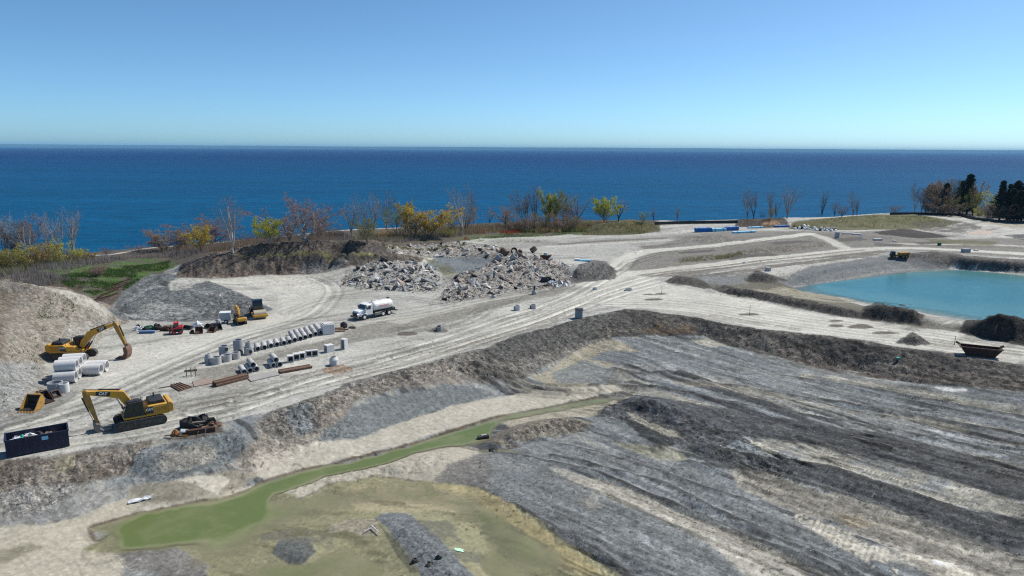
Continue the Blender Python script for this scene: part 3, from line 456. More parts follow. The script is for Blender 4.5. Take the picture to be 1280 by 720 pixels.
L((.255, .232, .20), [(316, 556), (330, 520), (350, 512), (400, 500), (440, 520), (430, 545), (395, 552), (380, 575), (330, 592), (300, 588), (288, 580)], .6, 1.2, .95, .2); L((.39, .36, .31), [(310, 585), (340, 565), (390, 556), (392, 566), (360, 584), (320, 592)], .5, 1, .7, .3)
L((.165, .155, .14), MIDBANK, .5, 1.0, .9, .15); L((.24, .215, .185), [(400, 500), (470, 475), (560, 455), (600, 455), (580, 480), (480, 490), (440, 505), (430, 530), (400, 525)], .8, 1.5, .75, .35); L((.178, .189, .188), [(395, 553), (440, 510), (480, 495), (560, 480), (600, 485), (622, 494), (562, 508), (520, 522), (475, 538), (450, 549)], .5, 1, 1, .1)
L((.175, .188, .192), [(358, 512), (385, 505), (392, 535), (375, 545), (360, 528)], .5, .7, .9, .1)
L((.10, .098, .092), [(600, 440), (640, 421), (735, 395), (768, 392), (768, 412), (700, 436), (640, 452), (610, 452)], .5, 1, .85, .2)
L((.385, .36, .305), [(395, 552), (450, 549), (475, 538), (520, 522), (562, 508), (622, 497), (680, 487), (740, 478), (770, 482), (780, 488), (740, 496), (680, 510), (622, 519), (565, 537), (510, 553), (450, 569), (380, 585), (335, 600), (320, 596)], .5, .8, 1, .15, .35)
L((.36, .335, .28), [(342, 625), (347, 614), (385, 603), (407, 594), (470, 581), (517, 565), (557, 557), (600, 566), (592, 590), (560, 606), (510, 600), (450, 601), (410, 607), (375, 624)], .3, .6, 1, .15, .3); L((.17, .165, .155), [(545, 600), (560, 580), (600, 566), (640, 575), (622, 600), (600, 610), (560, 609)], .6, 1.2, .9, .1)
L((.33, .305, .245), [(625, 527), (685, 515), (750, 503), (785, 497), (760, 512), (740, 520), (690, 524), (640, 536)], .4, .8, .9, .2); L((.19, .172, .145), [(610, 553), (622, 540), (660, 528), (705, 522), (740, 530), (730, 540), (680, 545), (640, 560)], .5, .8, .95, .2)
L(TAN, [(668, 472), (720, 440), (755, 424), (770, 424), (810, 440), (830, 452), (800, 448), (760, 450), (770, 465), (730, 482), (680, 484)], .6, 1.2, .85, .25); L(CLAY, [(735, 450), (760, 438), (810, 440), (835, 456), (790, 456)], .5, .8, .95, .05); L(CLAY, [(690, 466), (730, 450), (770, 462), (760, 478), (700, 480)], .6, 1, .8, .1)
L((.186, .197, .199), [(770, 424), (880, 420), (935, 438), (1008, 458), (1090, 474), (1280, 490), (1400, 508), (1400, 560), (1280, 534), (1150, 512), (1000, 490), (880, 466), (810, 445)], .6, 1.2, .8, .15)
S(TAN, [(1010, 470), (1060, 477), (1122, 486), (1208, 502), (1290, 516)], 1.0, .8, 1.2, .5, .35); S(TAN, [(850, 478), (930, 488), (1007, 504), (1110, 521), (1200, 536)], .9, .7, 1.2, .5, .35); S((.36, .34, .30), [(1040, 471), (1090, 479)], .6, .4, .8, .7); L((.40, .37, .30), [(862, 425), (885, 423), (908, 432), (890, 434), (870, 430)], .4, .8, .6, .4)
L((.092, .095, .098), [(745, 517), (775, 500), (810, 496), (860, 502), (968, 522), (1024, 528), (1116, 545), (1188, 561), (1290, 586), (1290, 628), (1221, 610), (1155, 591), (1090, 571), (1000, 552), (930, 545), (900, 560), (960, 572), (1044, 581), (1155, 624), (1290, 652), (1290, 700), (1200, 672), (1142, 652), (1070, 626), (998, 606), (945, 589), (890, 578), (850, 556), (800, 536)], .6, 1.2, .85, .12)
L((.31, .295, .25), [(930, 547), (1000, 552), (1090, 572), (1155, 592), (1221, 612), (1290, 632), (1290, 650), (1155, 622), (1044, 584), (960, 570)], .5, 1.6, .75, .50); L((.215, .225, .228), [(1116, 545), (1180, 540), (1290, 560), (1290, 584), (1188, 561)], .6, 1, .8, .2)
L((.295, .278, .24), [(912, 588), (945, 590), (998, 607), (1070, 627), (1142, 653), (1200, 674), (1290, 704), (1290, 740), (1180, 730), (1120, 690), (1060, 660), (980, 634), (925, 610)], .6, 1.2, .9, .2); L((.30, .265, .19), [(1040, 640), (1080, 646), (1100, 660), (1060, 658)], .5, 1, .6, .2)
LAY.append(('WASH', [(981, 640), (1000, 636), (1060, 664), (1120, 690), (1190, 705), (1240, 730), (1110, 725), (1073, 698), (988, 666)]))
L((.32, .305, .265), [(706, 598), (750, 598), (810, 622), (880, 652), (958, 690), (1020, 724), (940, 724), (880, 674), (835, 653), (785, 628), (735, 611)], .5, 1, .9, .15); L((.192, .203, .206), [(860, 588), (925, 612), (980, 642), (1073, 700), (1109, 730), (1050, 730), (942, 672), (870, 638), (800, 612), (790, 590)], .6, 1.2, .85, .15)
L((.182, .190, .192), [(610, 590), (680, 585), (735, 612), (835, 654), (880, 676), (940, 730), (860, 780), (790, 722), (720, 684), (667, 645), (617, 618)], .6, 1.2, .9, .12); L((.34, .325, .28), [(718, 612), (745, 618), (755, 632), (738, 640), (722, 625)], .4, .9, .5, .4); L((.135, .142, .146), [(560, 606), (600, 607), (617, 618), (667, 645), (720, 683), (775, 719), (840, 765), (860, 765), (790, 716), (725, 676), (667, 638), (622, 612)], .3, .5, .9, .1)
L((.205, .212, .212), [(615, 560), (700, 548), (760, 560), (850, 580), (860, 590), (790, 592), (700, 585), (610, 588)], .6, 1.5, .8, .2); L((.26, .25, .20), [(785, 516), (800, 522), (845, 540), (852, 548), (830, 545), (805, 535)], .4, .6, .9, .1, .8); L((.235, .23, .175), [(767, 553), (800, 556), (850, 562), (862, 574), (820, 574), (790, 564)], .4, .6, .9, .1, .8)
L((.178, .189, .188), [(735, 522), (770, 522), (800, 538), (820, 552), (780, 552), (745, 535)], .4, .8, .9, .1); L((.045, .047, .048), [(778, 524), (800, 530), (830, 545), (848, 556), (826, 560), (800, 545)], .4, .6, .85, .1); L(WHITE, [(1170, 484), (1210, 486), (1208, 489), (1180, 488)], .3, .6, .5, .3)
L((.135, .126, .112), BANK, .5, .9, 1, .0); L((.078, .074, .070), BANK, .6, 1.5, .8, .45); L((.17, .125, .08), [(800, 412), (830, 404), (860, 404), (870, 416), (820, 418)], .8, 1.5, .55, .4); L((.15, .13, .115), [(925, 432), (1000, 440), (1100, 456), (1280, 475), (1280, 487), (1100, 474), (1000, 455)], .6, 1.5, .6, .4)
S((.13, .105, .075), [p[:2] for p in CH_N[2:]], .22, .15, .25, .85); S((.15, .125, .09), [p[:2] for p in CH_S], .15, .12, .2, .7); S((.12, .105, .08), [p[:2] for p in MK_N], .18, .15, .3, .7)
# murk bed and islands
MURK = [(102, 688), (142, 668), (113, 661), (175, 642), (235, 630), (341, 620), (375, 624), (410, 607), (475, 595), (537, 602), (600, 609), (617, 620), (667, 647), (720, 685), (775, 720), (840, 765), (500, 800), (230, 800), (262, 705), (217, 683), (160, 690)]
L((.25, .238, .155), MURK, .4, .6, 1, .05, .6); L((.33, .29, .20), [(440, 610), (540, 606), (600, 616), (640, 640), (600, 650), (560, 640), (500, 640), (440, 640)], .8, 1.5, .7, .3, .5); L((.34, .29, .17), [(540, 606), (600, 610), (660, 646), (720, 690), (760, 720), (720, 720), (660, 672), (600, 630)], .5, 1, .7, .2, .5); L((.075, .09, .055), [(590, 635), (640, 655), (690, 690), (700, 712), (640, 700), (600, 665)], .8, 1.5, .75, .4, .6)
LAY.append(('WEED', MURK))
L((.13, .135, .128), [(340, 690), (350, 676), (385, 672), (396, 690), (380, 705), (360, 706)], .25, .4, 1, .1); L((.26, .24, .19), [(408, 668), (412, 655), (440, 648), (472, 650), (474, 668), (450, 672), (430, 664)], .25, .4, 1, .1); L((.165, .174, .178), [(470, 648), (480, 642), (510, 642), (530, 655), (565, 690), (620, 750), (540, 750), (520, 706), (500, 678)], .25, .5, 1, .08); L((.11, .11, .10), [(510, 650), (560, 650), (580, 680), (610, 700), (580, 705), (540, 672)], .5, 1, .6, .5, .3)
L((.15, .145, .12), [(310, 670), (370, 660), (420, 664), (420, 690), (390, 680), (330, 675)], .5, .8, .7, .4, .4); L((.07, .072, .07), [(470, 650), (500, 680), (525, 715), (515, 716), (490, 684)], .2, .3, .6)

def soil(x, y, z):
    """base colour and wetness of the ground at points"""
    n = len(x); c = np.empty((n, 3)); c[:] = DUST; wet = np.zeros(n)
    big = fbm(x / 30, y / 30, 3, 70); mid = fbm(x / 5, y / 5, 4, 71); rag = .75 * (fbm(x / 2.6, y / 2.6, 6, 72, .62) - .5) + .5 * (vn(x / .5, y / .5, 76) - .5) * .35; pat = fbm(x / 3.1, y / 2.4, 5, 73, .6)
    fine = fbm(x / .55, y / .55, 3, 74)
    c *= (.80 + .40 * mid)[:, None]
    # dusty drag marks along the haul direction
    hd = math.radians(38); s = x * math.cos(hd) + y * math.sin(hd); t = -x * math.sin(hd) + y * math.cos(hd)
    drag = fbm(s / 26, t / 1.8, 4, 75); c *= (1 - .26 * sstep(.5, .72, drag))[:, None]
    c *= (1 + .14 * (big - .5))[:, None]
    for ly in LAY:
        if ly[0] == 'P':
            _, col, pts, soft, rg, op, patch, w = ly; soft *= .55; p = px(pts); i = _near(p, x, y, rg + soft)
            if not len(i): continue
            sd = poly_sd(x[i], y[i], p) + rg * 1.6 * rag[i]; m = sstep(-soft, soft, sd) * op
        elif ly[0] == 'S':
            _, col, pts, hw, soft, rg, op, patch, w = ly; p = smooth_line(px(pts)); i = _near(p, x, y, hw + rg + soft)
            if not len(i): continue
            d, _s = line_d(x[i], y[i], p); m = sstep(-soft, soft, hw - np.abs(d) + rg * 1.6 * rag[i]) * op
        elif ly[0] == 'WEED':
            p = px(ly[1]); i = _near(p, x, y, 1); a_ = fbm((x[i] - .25 * y[i]) / 6 + .8 * rag[i], (y[i] + .25 * x[i]) / 1.3 + 1.5 * mid[i], 4, 86); m = sstep(0, .6, poly_sd(x[i], y[i], p)) * sstep(.52, .70, a_) * .5
            col = (.085, .085, .05); patch = w = 0
        elif ly[0] == 'WASH':
            p = px(ly[1]); i = _near(p, x, y, 1); sd = poly_sd(x[i], y[i], p) + 2.2 * rag[i]
            u = strip_uv(x[i], y[i]); wv = .5 + .5 * np.sin(u[0] * 13 + 6 * (mid[i] - .5) + u[1] * 2.5)
            m = sstep(-.4, .5, sd) * (.5 + .35 * sstep(.3, .6, wv)) * sstep(.46, .54, pat[i] + .5 * (mid[i] - .45)); col = (.50, .47, .40); patch = w = 0
        else:
            i = np.nonzero(poly_sd(x, y, _pit) > 0)[0]; s2, t2 = strip_uv(x[i], y[i])
            a = fbm(s2 / 26, t2 / 1.7, 4, 80); b = fbm(s2 / 14, t2 / .8, 3, 81)
            for m, col in ((sstep(.50, .58, a), CLAY), (sstep(.56, .62, b) * .8, DARK), (sstep(.58, .64, 1 - a) * .4, TAN), (sstep(.6, .66, 1 - b) * .22, (.36, .34, .29))):
                c[i] = c[i] * (1 - m[:, None]) + np.array(col) * m[:, None]
            continue
        if patch: m = m * sstep(patch - .07, patch + .07, pat[i] + .12 * (patch < .3))
        c[i] = c[i] * (1 - m[:, None]) + np.array(col) * m[:, None]
        wet[i] = wet[i] * (1 - m) + w * m
    rgh = np.zeros(n)
    for q, (p, a_, w_) in enumerate(_rough):       # every clod has its own tone
        i = _near(p, x, y, 1)
        if len(i):
            m = sstep(-.5, .8, poly_sd(x[i], y[i], p)) * min(.8, a_ * 1.6); rgh[i] = np.maximum(rgh[i], m); k_, r1 = clod(x[i] + .6 * 0, y[i], w_ * .50, 90 + q); k2, r2 = clod(x[i], y[i], w_ * .24, 110 + q); c[i] *= (1 + m * (.34 * (r1 - .5) + .34 * (r2 - .5)))[:, None]
    # scraped streaks carry through every pit soil
    i = np.nonzero(poly_sd(x, y, _pit) > 0)[0]; s2, t2 = strip_uv(x[i], y[i])
    k = sstep(-6, 14, x[i] - .15 * (y[i] - 60)); st = fbm(s2 / 16, t2 / .55, 4, 82, .6); st2 = fbm(s2 / 30, t2 / 2.2, 3, 83)
    c[i] *= (1 - k * (.17 * sstep(.54, .60, st) - .12 * sstep(.56, .62, 1 - st) + .12 * sstep(.55, .60, st2)))[:, None]
    c[i] *= (1 + .55 * k * (fbm(x[i] / 2.0, y[i] / 2.0, 5, 84, .62) - .5))[:, None]; _f, r1 = clod(x[i], y[i], 1.0, 140); _f2, r2 = clod(x[i], y[i], .42, 150); c[i] *= (1 + (.10 + .9 * k) * (.16 * (r1 - .5) + .26 * (r2 - .5)))[:, None]
    sc1, sc2, sc3 = scrapes(x[i], y[i]); c[i] *= (1 - .55 * np.maximum(sc1, .8 * sc2) * np.maximum(k, .15) + .30 * sc3 * k)[:, None]
    for (p, w, h) in _furr:
        i = _near(p, x, y, 4)
        if len(i):
            d, s = line_d(x[i], y[i], p); d = d + 1.2 * (fbm(s / 6, s * 0 + 3.1, 2, 21) - .5); q = sstep(.9, .3, np.abs(d - .15) / w + 1.6 * (fbm(x[i] / 1.1, y[i] / 1.1, 4, 25, .6) - .5)) * .72
            c[i] = c[i] * (1 - q[:, None]) + np.array((.055, .054, .052)) * q[:, None]
    for (p, g, dp, pal) in _ruts:
        i = _near(p, x, y, 3)
        if len(i):
            d, s = line_d(x[i], y[i], p); d = d + .5 * (vn(s / 9, s * 0, 23) - .5); e = np.abs(np.abs(d) - g / 2)
            q = np.exp(-(e / .45) ** 2) * (.5 + .8 * vn(s / 5, d * 0, 24)); c[i] *= (1 + 2.2 * pal * q - .22 * np.exp(-((e - .8) / .35) ** 2))[:, None]
    # speckle of stones and clods
    c *= (.91 + .18 * fine)[:, None] * (1 + .22 * (pat - .5))[:, None]
    c *= (.86 + .28 * vn(x / .21, y / .21, 92))[:, None]; sp = vn(x / .33, y / .33, 90); c *= (1 - .5 * sstep(.84, .92, sp) * sstep(.42, .58, big))[:, None]; c += (.09 * sstep(.90, .97, vn(x / .36, y / .36, 91)))[:, None]
    c = np.clip(c, .005, .7); dust = sstep(.27, .36, c[:, 0]); return np.clip(1.32 * c ** 1.26, .010, .62), np.clip(wet + .35 * dust, 0, 1), rgh * (1 - dust)  # curve puts a stronger contrast of light and shade into the soil colour

def grid_mesh(name, X, Y, Z, mat, col=None, wet=None, keep=None, depth=None, rgh=None):
    ny, nx = X.shape; me = bpy.data.meshes.new(name)
    idx = np.arange(nx * ny).reshape(ny, nx)
    q = np.stack([idx[:-1, :-1], idx[:-1, 1:], idx[1:, 1:], idx[1:, :-1]], -1).reshape(-1, 4)
    co = np.stack([X, Y, Z], -1).reshape(-1, 3)
    if keep is not None:
        q = q[keep.reshape(-1)[q].any(1)]; used = np.unique(q); rm = np.zeros(len(co), int); rm[used] = np.arange(len(used)); q = rm[q]; co = co[used]
        if depth is not None: depth = depth.reshape(-1)[used]
    me.vertices.add(len(co)); me.vertices.foreach_set('co', co.astype(np.float32).reshape(-1))
    me.loops.add(len(q) * 4); me.loops.foreach_set('vertex_index', q.astype(np.int32).reshape(-1))
    me.polygons.add(len(q)); me.polygons.foreach_set('loop_start', (np.arange(len(q)) * 4).astype(np.int32))
    me.polygons.foreach_set('use_smooth', np.ones(len(q), bool))
    me.update(calc_edges=True)
    if col is not None:
        a = me.attributes.new('soil', 'FLOAT_COLOR', 'POINT'); a.data.foreach_set('color', np.concatenate([col, np.ones((len(col), 1))], 1).astype(np.float32).reshape(-1))
        a = me.attributes.new('wet', 'FLOAT', 'POINT'); a.data.foreach_set('value', wet.astype(np.float32))
    if rgh is not None: a = me.attributes.new('rough', 'FLOAT', 'POINT'); a.data.foreach_set('value', rgh.astype(np.float32))
    if depth is not None:
        a = me.attributes.new('depth', 'FLOAT', 'POINT'); a.data.foreach_set('value', depth.astype(np.float32))
    me.materials.append(mat); ob = bpy.data.objects.new(name, me); COL.objects.link(ob); ob['kind'] = 'structure'
    return ob

# ---- materials of the ground and waters
class NT:
    """tiny node-tree helper"""
    def __init__(s, name):
        s.m = bpy.data.materials.new(name); s.m.use_nodes = True; s.t = s.m.node_tree; s.b = s.t.nodes['Principled BSDF']
    def n(s, kind, **kw):
        o = s.t.nodes.new(kind)
        for k, v in kw.items():
            if hasattr(o, k) and k not in o.inputs: setattr(o, k, v)
            else: o.inputs[k].default_value = v
        return o
    def l(s, a, b): s.t.links.new(a, b)
    def coords(s, scale=(1, 1, 1), rot=0.0):
        tc = s.n('ShaderNodeTexCoord'); mp = s.n('ShaderNodeMapping'); mp.inputs['Scale'].default_value = scale; mp.inputs['Rotation'].default_value = (0, 0, rot)
        s.l(tc.outputs['Object'], mp.inputs['Vector']); return mp.outputs['Vector']
    def noise(s, vec, scale, detail=4, rough=.55):
        o = s.n('ShaderNodeTexNoise'); o.inputs['Scale'].default_value = scale; o.inputs['Detail'].default_value = detail; o.inputs['Roughness'].default_value = rough
        s.l(vec, o.inputs['Vector']); return o.outputs['Fac']
    def mr(s, v, a, b, c, d):
        o = s.n('ShaderNodeMapRange'); s.l(v, o.inputs['Value'])
        for k, x in zip(('From Min', 'From Max', 'To Min', 'To Max'), (a, b, c, d)): o.inputs[k].default_value = x
        return o.outputs['Result']
    def mul(s, col, fac):
        o = s.n('ShaderNodeMix', data_type='RGBA', blend_type='MULTIPLY'); o.inputs[0].default_value = 1.0; s.l(col, o.inputs[6]); s.l(fac, o.inputs[7]); return o.outputs[2]
    def mix(s, fac, a, b):
        o = s.n('ShaderNodeMix', data_type='RGBA'); s.l(fac, o.inputs[0])
        for k, v in ((6, a), (7, b)):
            if isinstance(v, tuple): o.inputs[k].default_value = (*v, 1)
            else: s.l(v, o.inputs[k])
        return o.outputs[2]
    def bump(s, h, strength, dist):
        o = s.n('ShaderNodeBump'); o.inputs['Strength'].default_value = strength; o.inputs['Distance'].default_value = dist; s.l(h, o.inputs['Height']); s.l(o.outputs['Normal'], s.b.inputs['Normal'])
def soil_material():
    a = NT('soil'); at_ = a.n('ShaderNodeAttribute', attribute_name='soil'); w = a.n('ShaderNodeAttribute', attribute_name='wet'); rg = a.n('ShaderNodeAttribute', attribute_name='rough')
    v = a.coords(); n1 = a.noise(v, 1.6, 6, .65); n2 = a.noise(v, 9, 4, .6)
    vo = a.n('ShaderNodeTexVoronoi', feature='F1'); vo.inputs['Scale'].default_value = 3.2; a.l(v, vo.inputs['Vector'])
    c = a.mul(at_.outputs['Color'], a.mr(n1, .25, .75, .88, 1.12)); c = a.mul(c, a.mr(n2, .2, .8, .90, 1.10))
    for sc, lo, hi in ((2.3, .82, 1.15), (6.0, .80, 1.2)):              # stones: each cell its own tone
        vc = a.n('ShaderNodeTexVoronoi', feature='F1'); vc.inputs['Scale'].default_value = sc; a.l(v, vc.inputs['Vector']); sp = a.n('ShaderNodeSeparateColor'); a.l(vc.outputs['Color'], sp.inputs[0])
        t = a.n('ShaderNodeMath', operation='SUBTRACT'); a.l(a.mr(sp.outputs[0], 0, 1, lo, hi), t.inputs[0]); t.inputs[1].default_value = 1.0
        u = a.n('ShaderNodeMath', operation='MULTIPLY_ADD'); a.l(t.outputs[0], u.inputs[0]); am = a.n('ShaderNodeMath', operation='ADD'); a.l(a.mr(w.outputs['Fac'], 0, .4, 1, .25), am.inputs[0]); a.l(a.mr(rg.outputs['Fac'], 0, .8, 0, 1.35), am.inputs[1]); a.l(am.outputs[0], u.inputs[1]); u.inputs[2].default_value = 1.0; c = a.mul(c, u.outputs[0])
    a.l(c, a.b.inputs['Base Color'])
    a.l(a.mr(w.outputs['Fac'], 0, 1, .95, .35), a.b.inputs['Roughness']); a.b.inputs['Specular IOR Level'].default_value = .25
    ad = a.n('ShaderNodeMath', operation='MULTIPLY_ADD'); a.l(vo.outputs['Distance'], ad.inputs[0]); ad.inputs[1].default_value = -.16; a.l(n1, ad.inputs[2])
    wf = a.n('ShaderNodeMath', operation='MULTIPLY'); a.l(ad.outputs[0], wf.inputs[0]); a.l(a.mr(w.outputs['Fac'], 0, .6, 1, 0), wf.inputs[1])
    wr = a.n('ShaderNodeMath', operation='MULTIPLY'); a.l(wf.outputs[0], wr.inputs[0]); a.l(a.mr(rg.outputs['Fac'], 0, .8, 1, 2.6), wr.inputs[1]); a.bump(wr.outputs[0], .32, .3); return a.m
def water_material(name, shallow, deep, dmax, rough, wave, clear):
    a = NT(name); d = a.n('ShaderNodeAttribute', attribute_name='depth'); v = a.coords((.6, 1.3, 1)); n = a.noise(v, wave, 5, .6); n3 = a.noise(a.coords(), .22, 4, .6)
    f = a.mr(d.outputs['Fac'], .02, dmax, 0, 1); o = a.n('ShaderNodeMath', operation='ADD'); a.l(f, o.inputs[0]); a.l(a.mr(n3, .3, .7, -.26, .26), o.inputs[1])
    c = a.mix(o.outputs[0], shallow, deep); a.l(c, a.b.inputs['Base Color']); a.b.inputs['Roughness'].default_value = rough; a.b.inputs['IOR'].default_value = 1.33; a.b.inputs['Specular IOR Level'].default_value = .3
    a.l(a.mr(d.outputs['Fac'], 0, clear, 0.15, 1), a.b.inputs['Alpha']) if clear else None
    a.bump(n, .12, .25); return a.m
SOIL = soil_material()

us = np.concatenate([np.linspace(-1400, -40, 36)[:-1], np.arange(-40, 1321, 1.4), np.linspace(1320, 2700, 36)[1:]])
vs = np.concatenate([np.linspace(1500, 760, 30)[:-1], np.arange(760, 545, -1.1), np.arange(545, 330, -.56), np.arange(330, 292, -.40), np.arange(292, 258, -.5), np.array([257, 254, 250, 245, 240])])
_ty = np.array([W(640, v, 0)[1] for v in vs]); _tx = (us - 640) / F_PX * 1.018
GXm = _tx[None, :] * _ty[:, None]; GYm = np.repeat(_ty[:, None], len(us), 1)
_sh = GXm.shape; fx, fy = GXm.reshape(-1), GYm.reshape(-1)
fz = Hfull(fx, fy); fc, fw, fr = soil(fx, fy, fz)
ground = grid_mesh('ground', GXm, GYm, fz.reshape(_sh), SOIL, fc, fw, rgh=fr)
# ground behind and under the viewpoint, so that the land goes on
_bx, _by = np.meshgrid(np.linspace(-300, 300, 40), np.linspace(-250, float(_ty[0]) + .5, 30)); _bz = np.full(_bx.size, -3.62)
_bc, _bw, _br = soil(_bx.reshape(-1), _by.reshape(-1) * 0 + 30, _bz); grid_mesh('ground', _bx, _by, _bz.reshape(_bx.shape), SOIL, _bc * 0 + np.array(CLAYM), _bw)
# channel and murky shallows
_zz = fz.reshape(_sh)
def water(name, outline, z, mat, grow):
    p = px(outline); i = _near(p, fx, fy, grow); m = np.zeros(fx.shape, bool); m[i] = poly_sd(fx[i], fy[i], p) > -grow
    return grid_mesh(name, GXm[::2, ::2], GYm[::2, ::2], np.full(_sh, z)[::2, ::2], mat, keep=m.reshape(_sh)[::2, ::2], depth=(z - _zz)[::2, ::2])
CH_OUT = [(p[0], p[1]) for p in CH_N] + [(p[0], p[1]) for p in CH_S] + [(p[0], p[1]) for p in MK_N[1:]] + [(840, 800), (230, 800)] + [(p[0], p[1]) for p in MK_W[::-1][2:]]
water('channel_water', CH_OUT, ZW, water_material('murky_water', (.300, .282, .175), (.116, .147, .048), .40, .06, 2.2, .26), 1.2)
POND_OUT = [(p[0], p[1]) for p in POND_F[:-1]] + [(p[0], p[1]) for p in POND_N[::-1]]
water('pond_water', POND_OUT, ZP, water_material('turquoise_water', (.07, .19, .195), (.022, .135, .160), .8, .25, 1.6, .16), 3.0)

def lake():
    a = NT('lake_water'); v = a.coords((.35, 1.0, 1)); n1 = a.noise(v, .16, 6, .62); n2 = a.noise(a.coords((.05, .6, 1)), .03, 5, .6); n4 = a.noise(a.coords((.12, 1, 1)), .007, 5, .62)
    sep = a.n('ShaderNodeSeparateXYZ'); a.l(a.coords(), sep.inputs[0]); far = a.mr(sep.outputs['Y'], 250, 2600, 0, 1)
    c = a.mix(far, (.000, .066, .155), (.000, .022, .100)); c = a.mul(c, a.mr(n2, .3, .7, .90, 1.10)); c = a.mul(c, a.mr(n4, .3, .7, .90, 1.10)); c = a.mul(c, a.mr(n1, .3, .7, .72, 1.28)); a.l(c, a.b.inputs['Base Color'])
    a.b.inputs['Roughness'].default_value = .42; a.b.inputs['IOR'].default_value = 1.33; a.b.inputs['Specular IOR Level'].default_value = .03
    a.bump(n1, .6, 1.6)
    me = bpy.data.meshes.new('lake'); me.from_pydata([(-26000, 150, ZL), (26000, 150, ZL), (26000, 25050, ZL), (-26000, 25050, ZL)], [], [(0, 1, 2, 3)]); me.materials.append(a.m)
    o = bpy.data.objects.new('lake', me); COL.objects.link(o); o['kind'] = 'structure'
    # the far shore, low wooded land 25 km off
    b = NT('far_land'); b.b.inputs['Base Color'].default_value = (.04, .05, .045, 1); b.b.inputs['Roughness'].default_value = 1
    xs = np.linspace(-25500, 25500, 400); t = 62 + 34 * (fbm(xs / 2600, xs * 0, 4, 6)) + 6 * fbm(xs / 300, xs * 0, 2, 9)
    X = np.stack([xs] * 4); Y = np.stack([xs * 0 + q for q in (24950, 25010, 25300, 26400)]); Z = np.stack([xs * 0 + ZL - 1, t * .8, t, t])
    grid_mesh('far_shore', X, Y, Z, b.m)
    # air
    vm = bpy.data.materials.new('haze'); vm.use_nodes = True; tr = vm.node_tree; tr.nodes.remove(tr.nodes['Principled BSDF']); pv = tr.nodes.new('ShaderNodeVolumePrincipled')
    pv.inputs['Color'].default_value = (.30, .66, 1, 1); pv.inputs['Density'].default_value = HAZE; pv.inputs['Anisotropy'].default_value = 0.0
    tr.links.new(pv.outputs['Volume'], tr.nodes['Material Output'].inputs['Volume'])
    x, y0, y1, z0, z1 = 27000, -400, 26900, -13, 112
    vv = [(-x, y0, z0), (x, y0, z0), (x, y1, z0), (-x, y1, z0), (-x, y0, z1), (x, y0, z1), (x, y1, z1), (-x, y1, z1)]
    me = bpy.data.meshes.new('haze'); me.from_pydata(vv, [], [(3, 2, 1, 0), (4, 5, 6, 7), (0, 1, 5, 4), (1, 2, 6, 5), (2, 3, 7, 6), (3, 0, 4, 7)]); me.materials.append(vm)
    o = bpy.data.objects.new('haze', me); COL.objects.link(o); o['kind'] = 'stuff'
HAZE = 4e-5
lake()
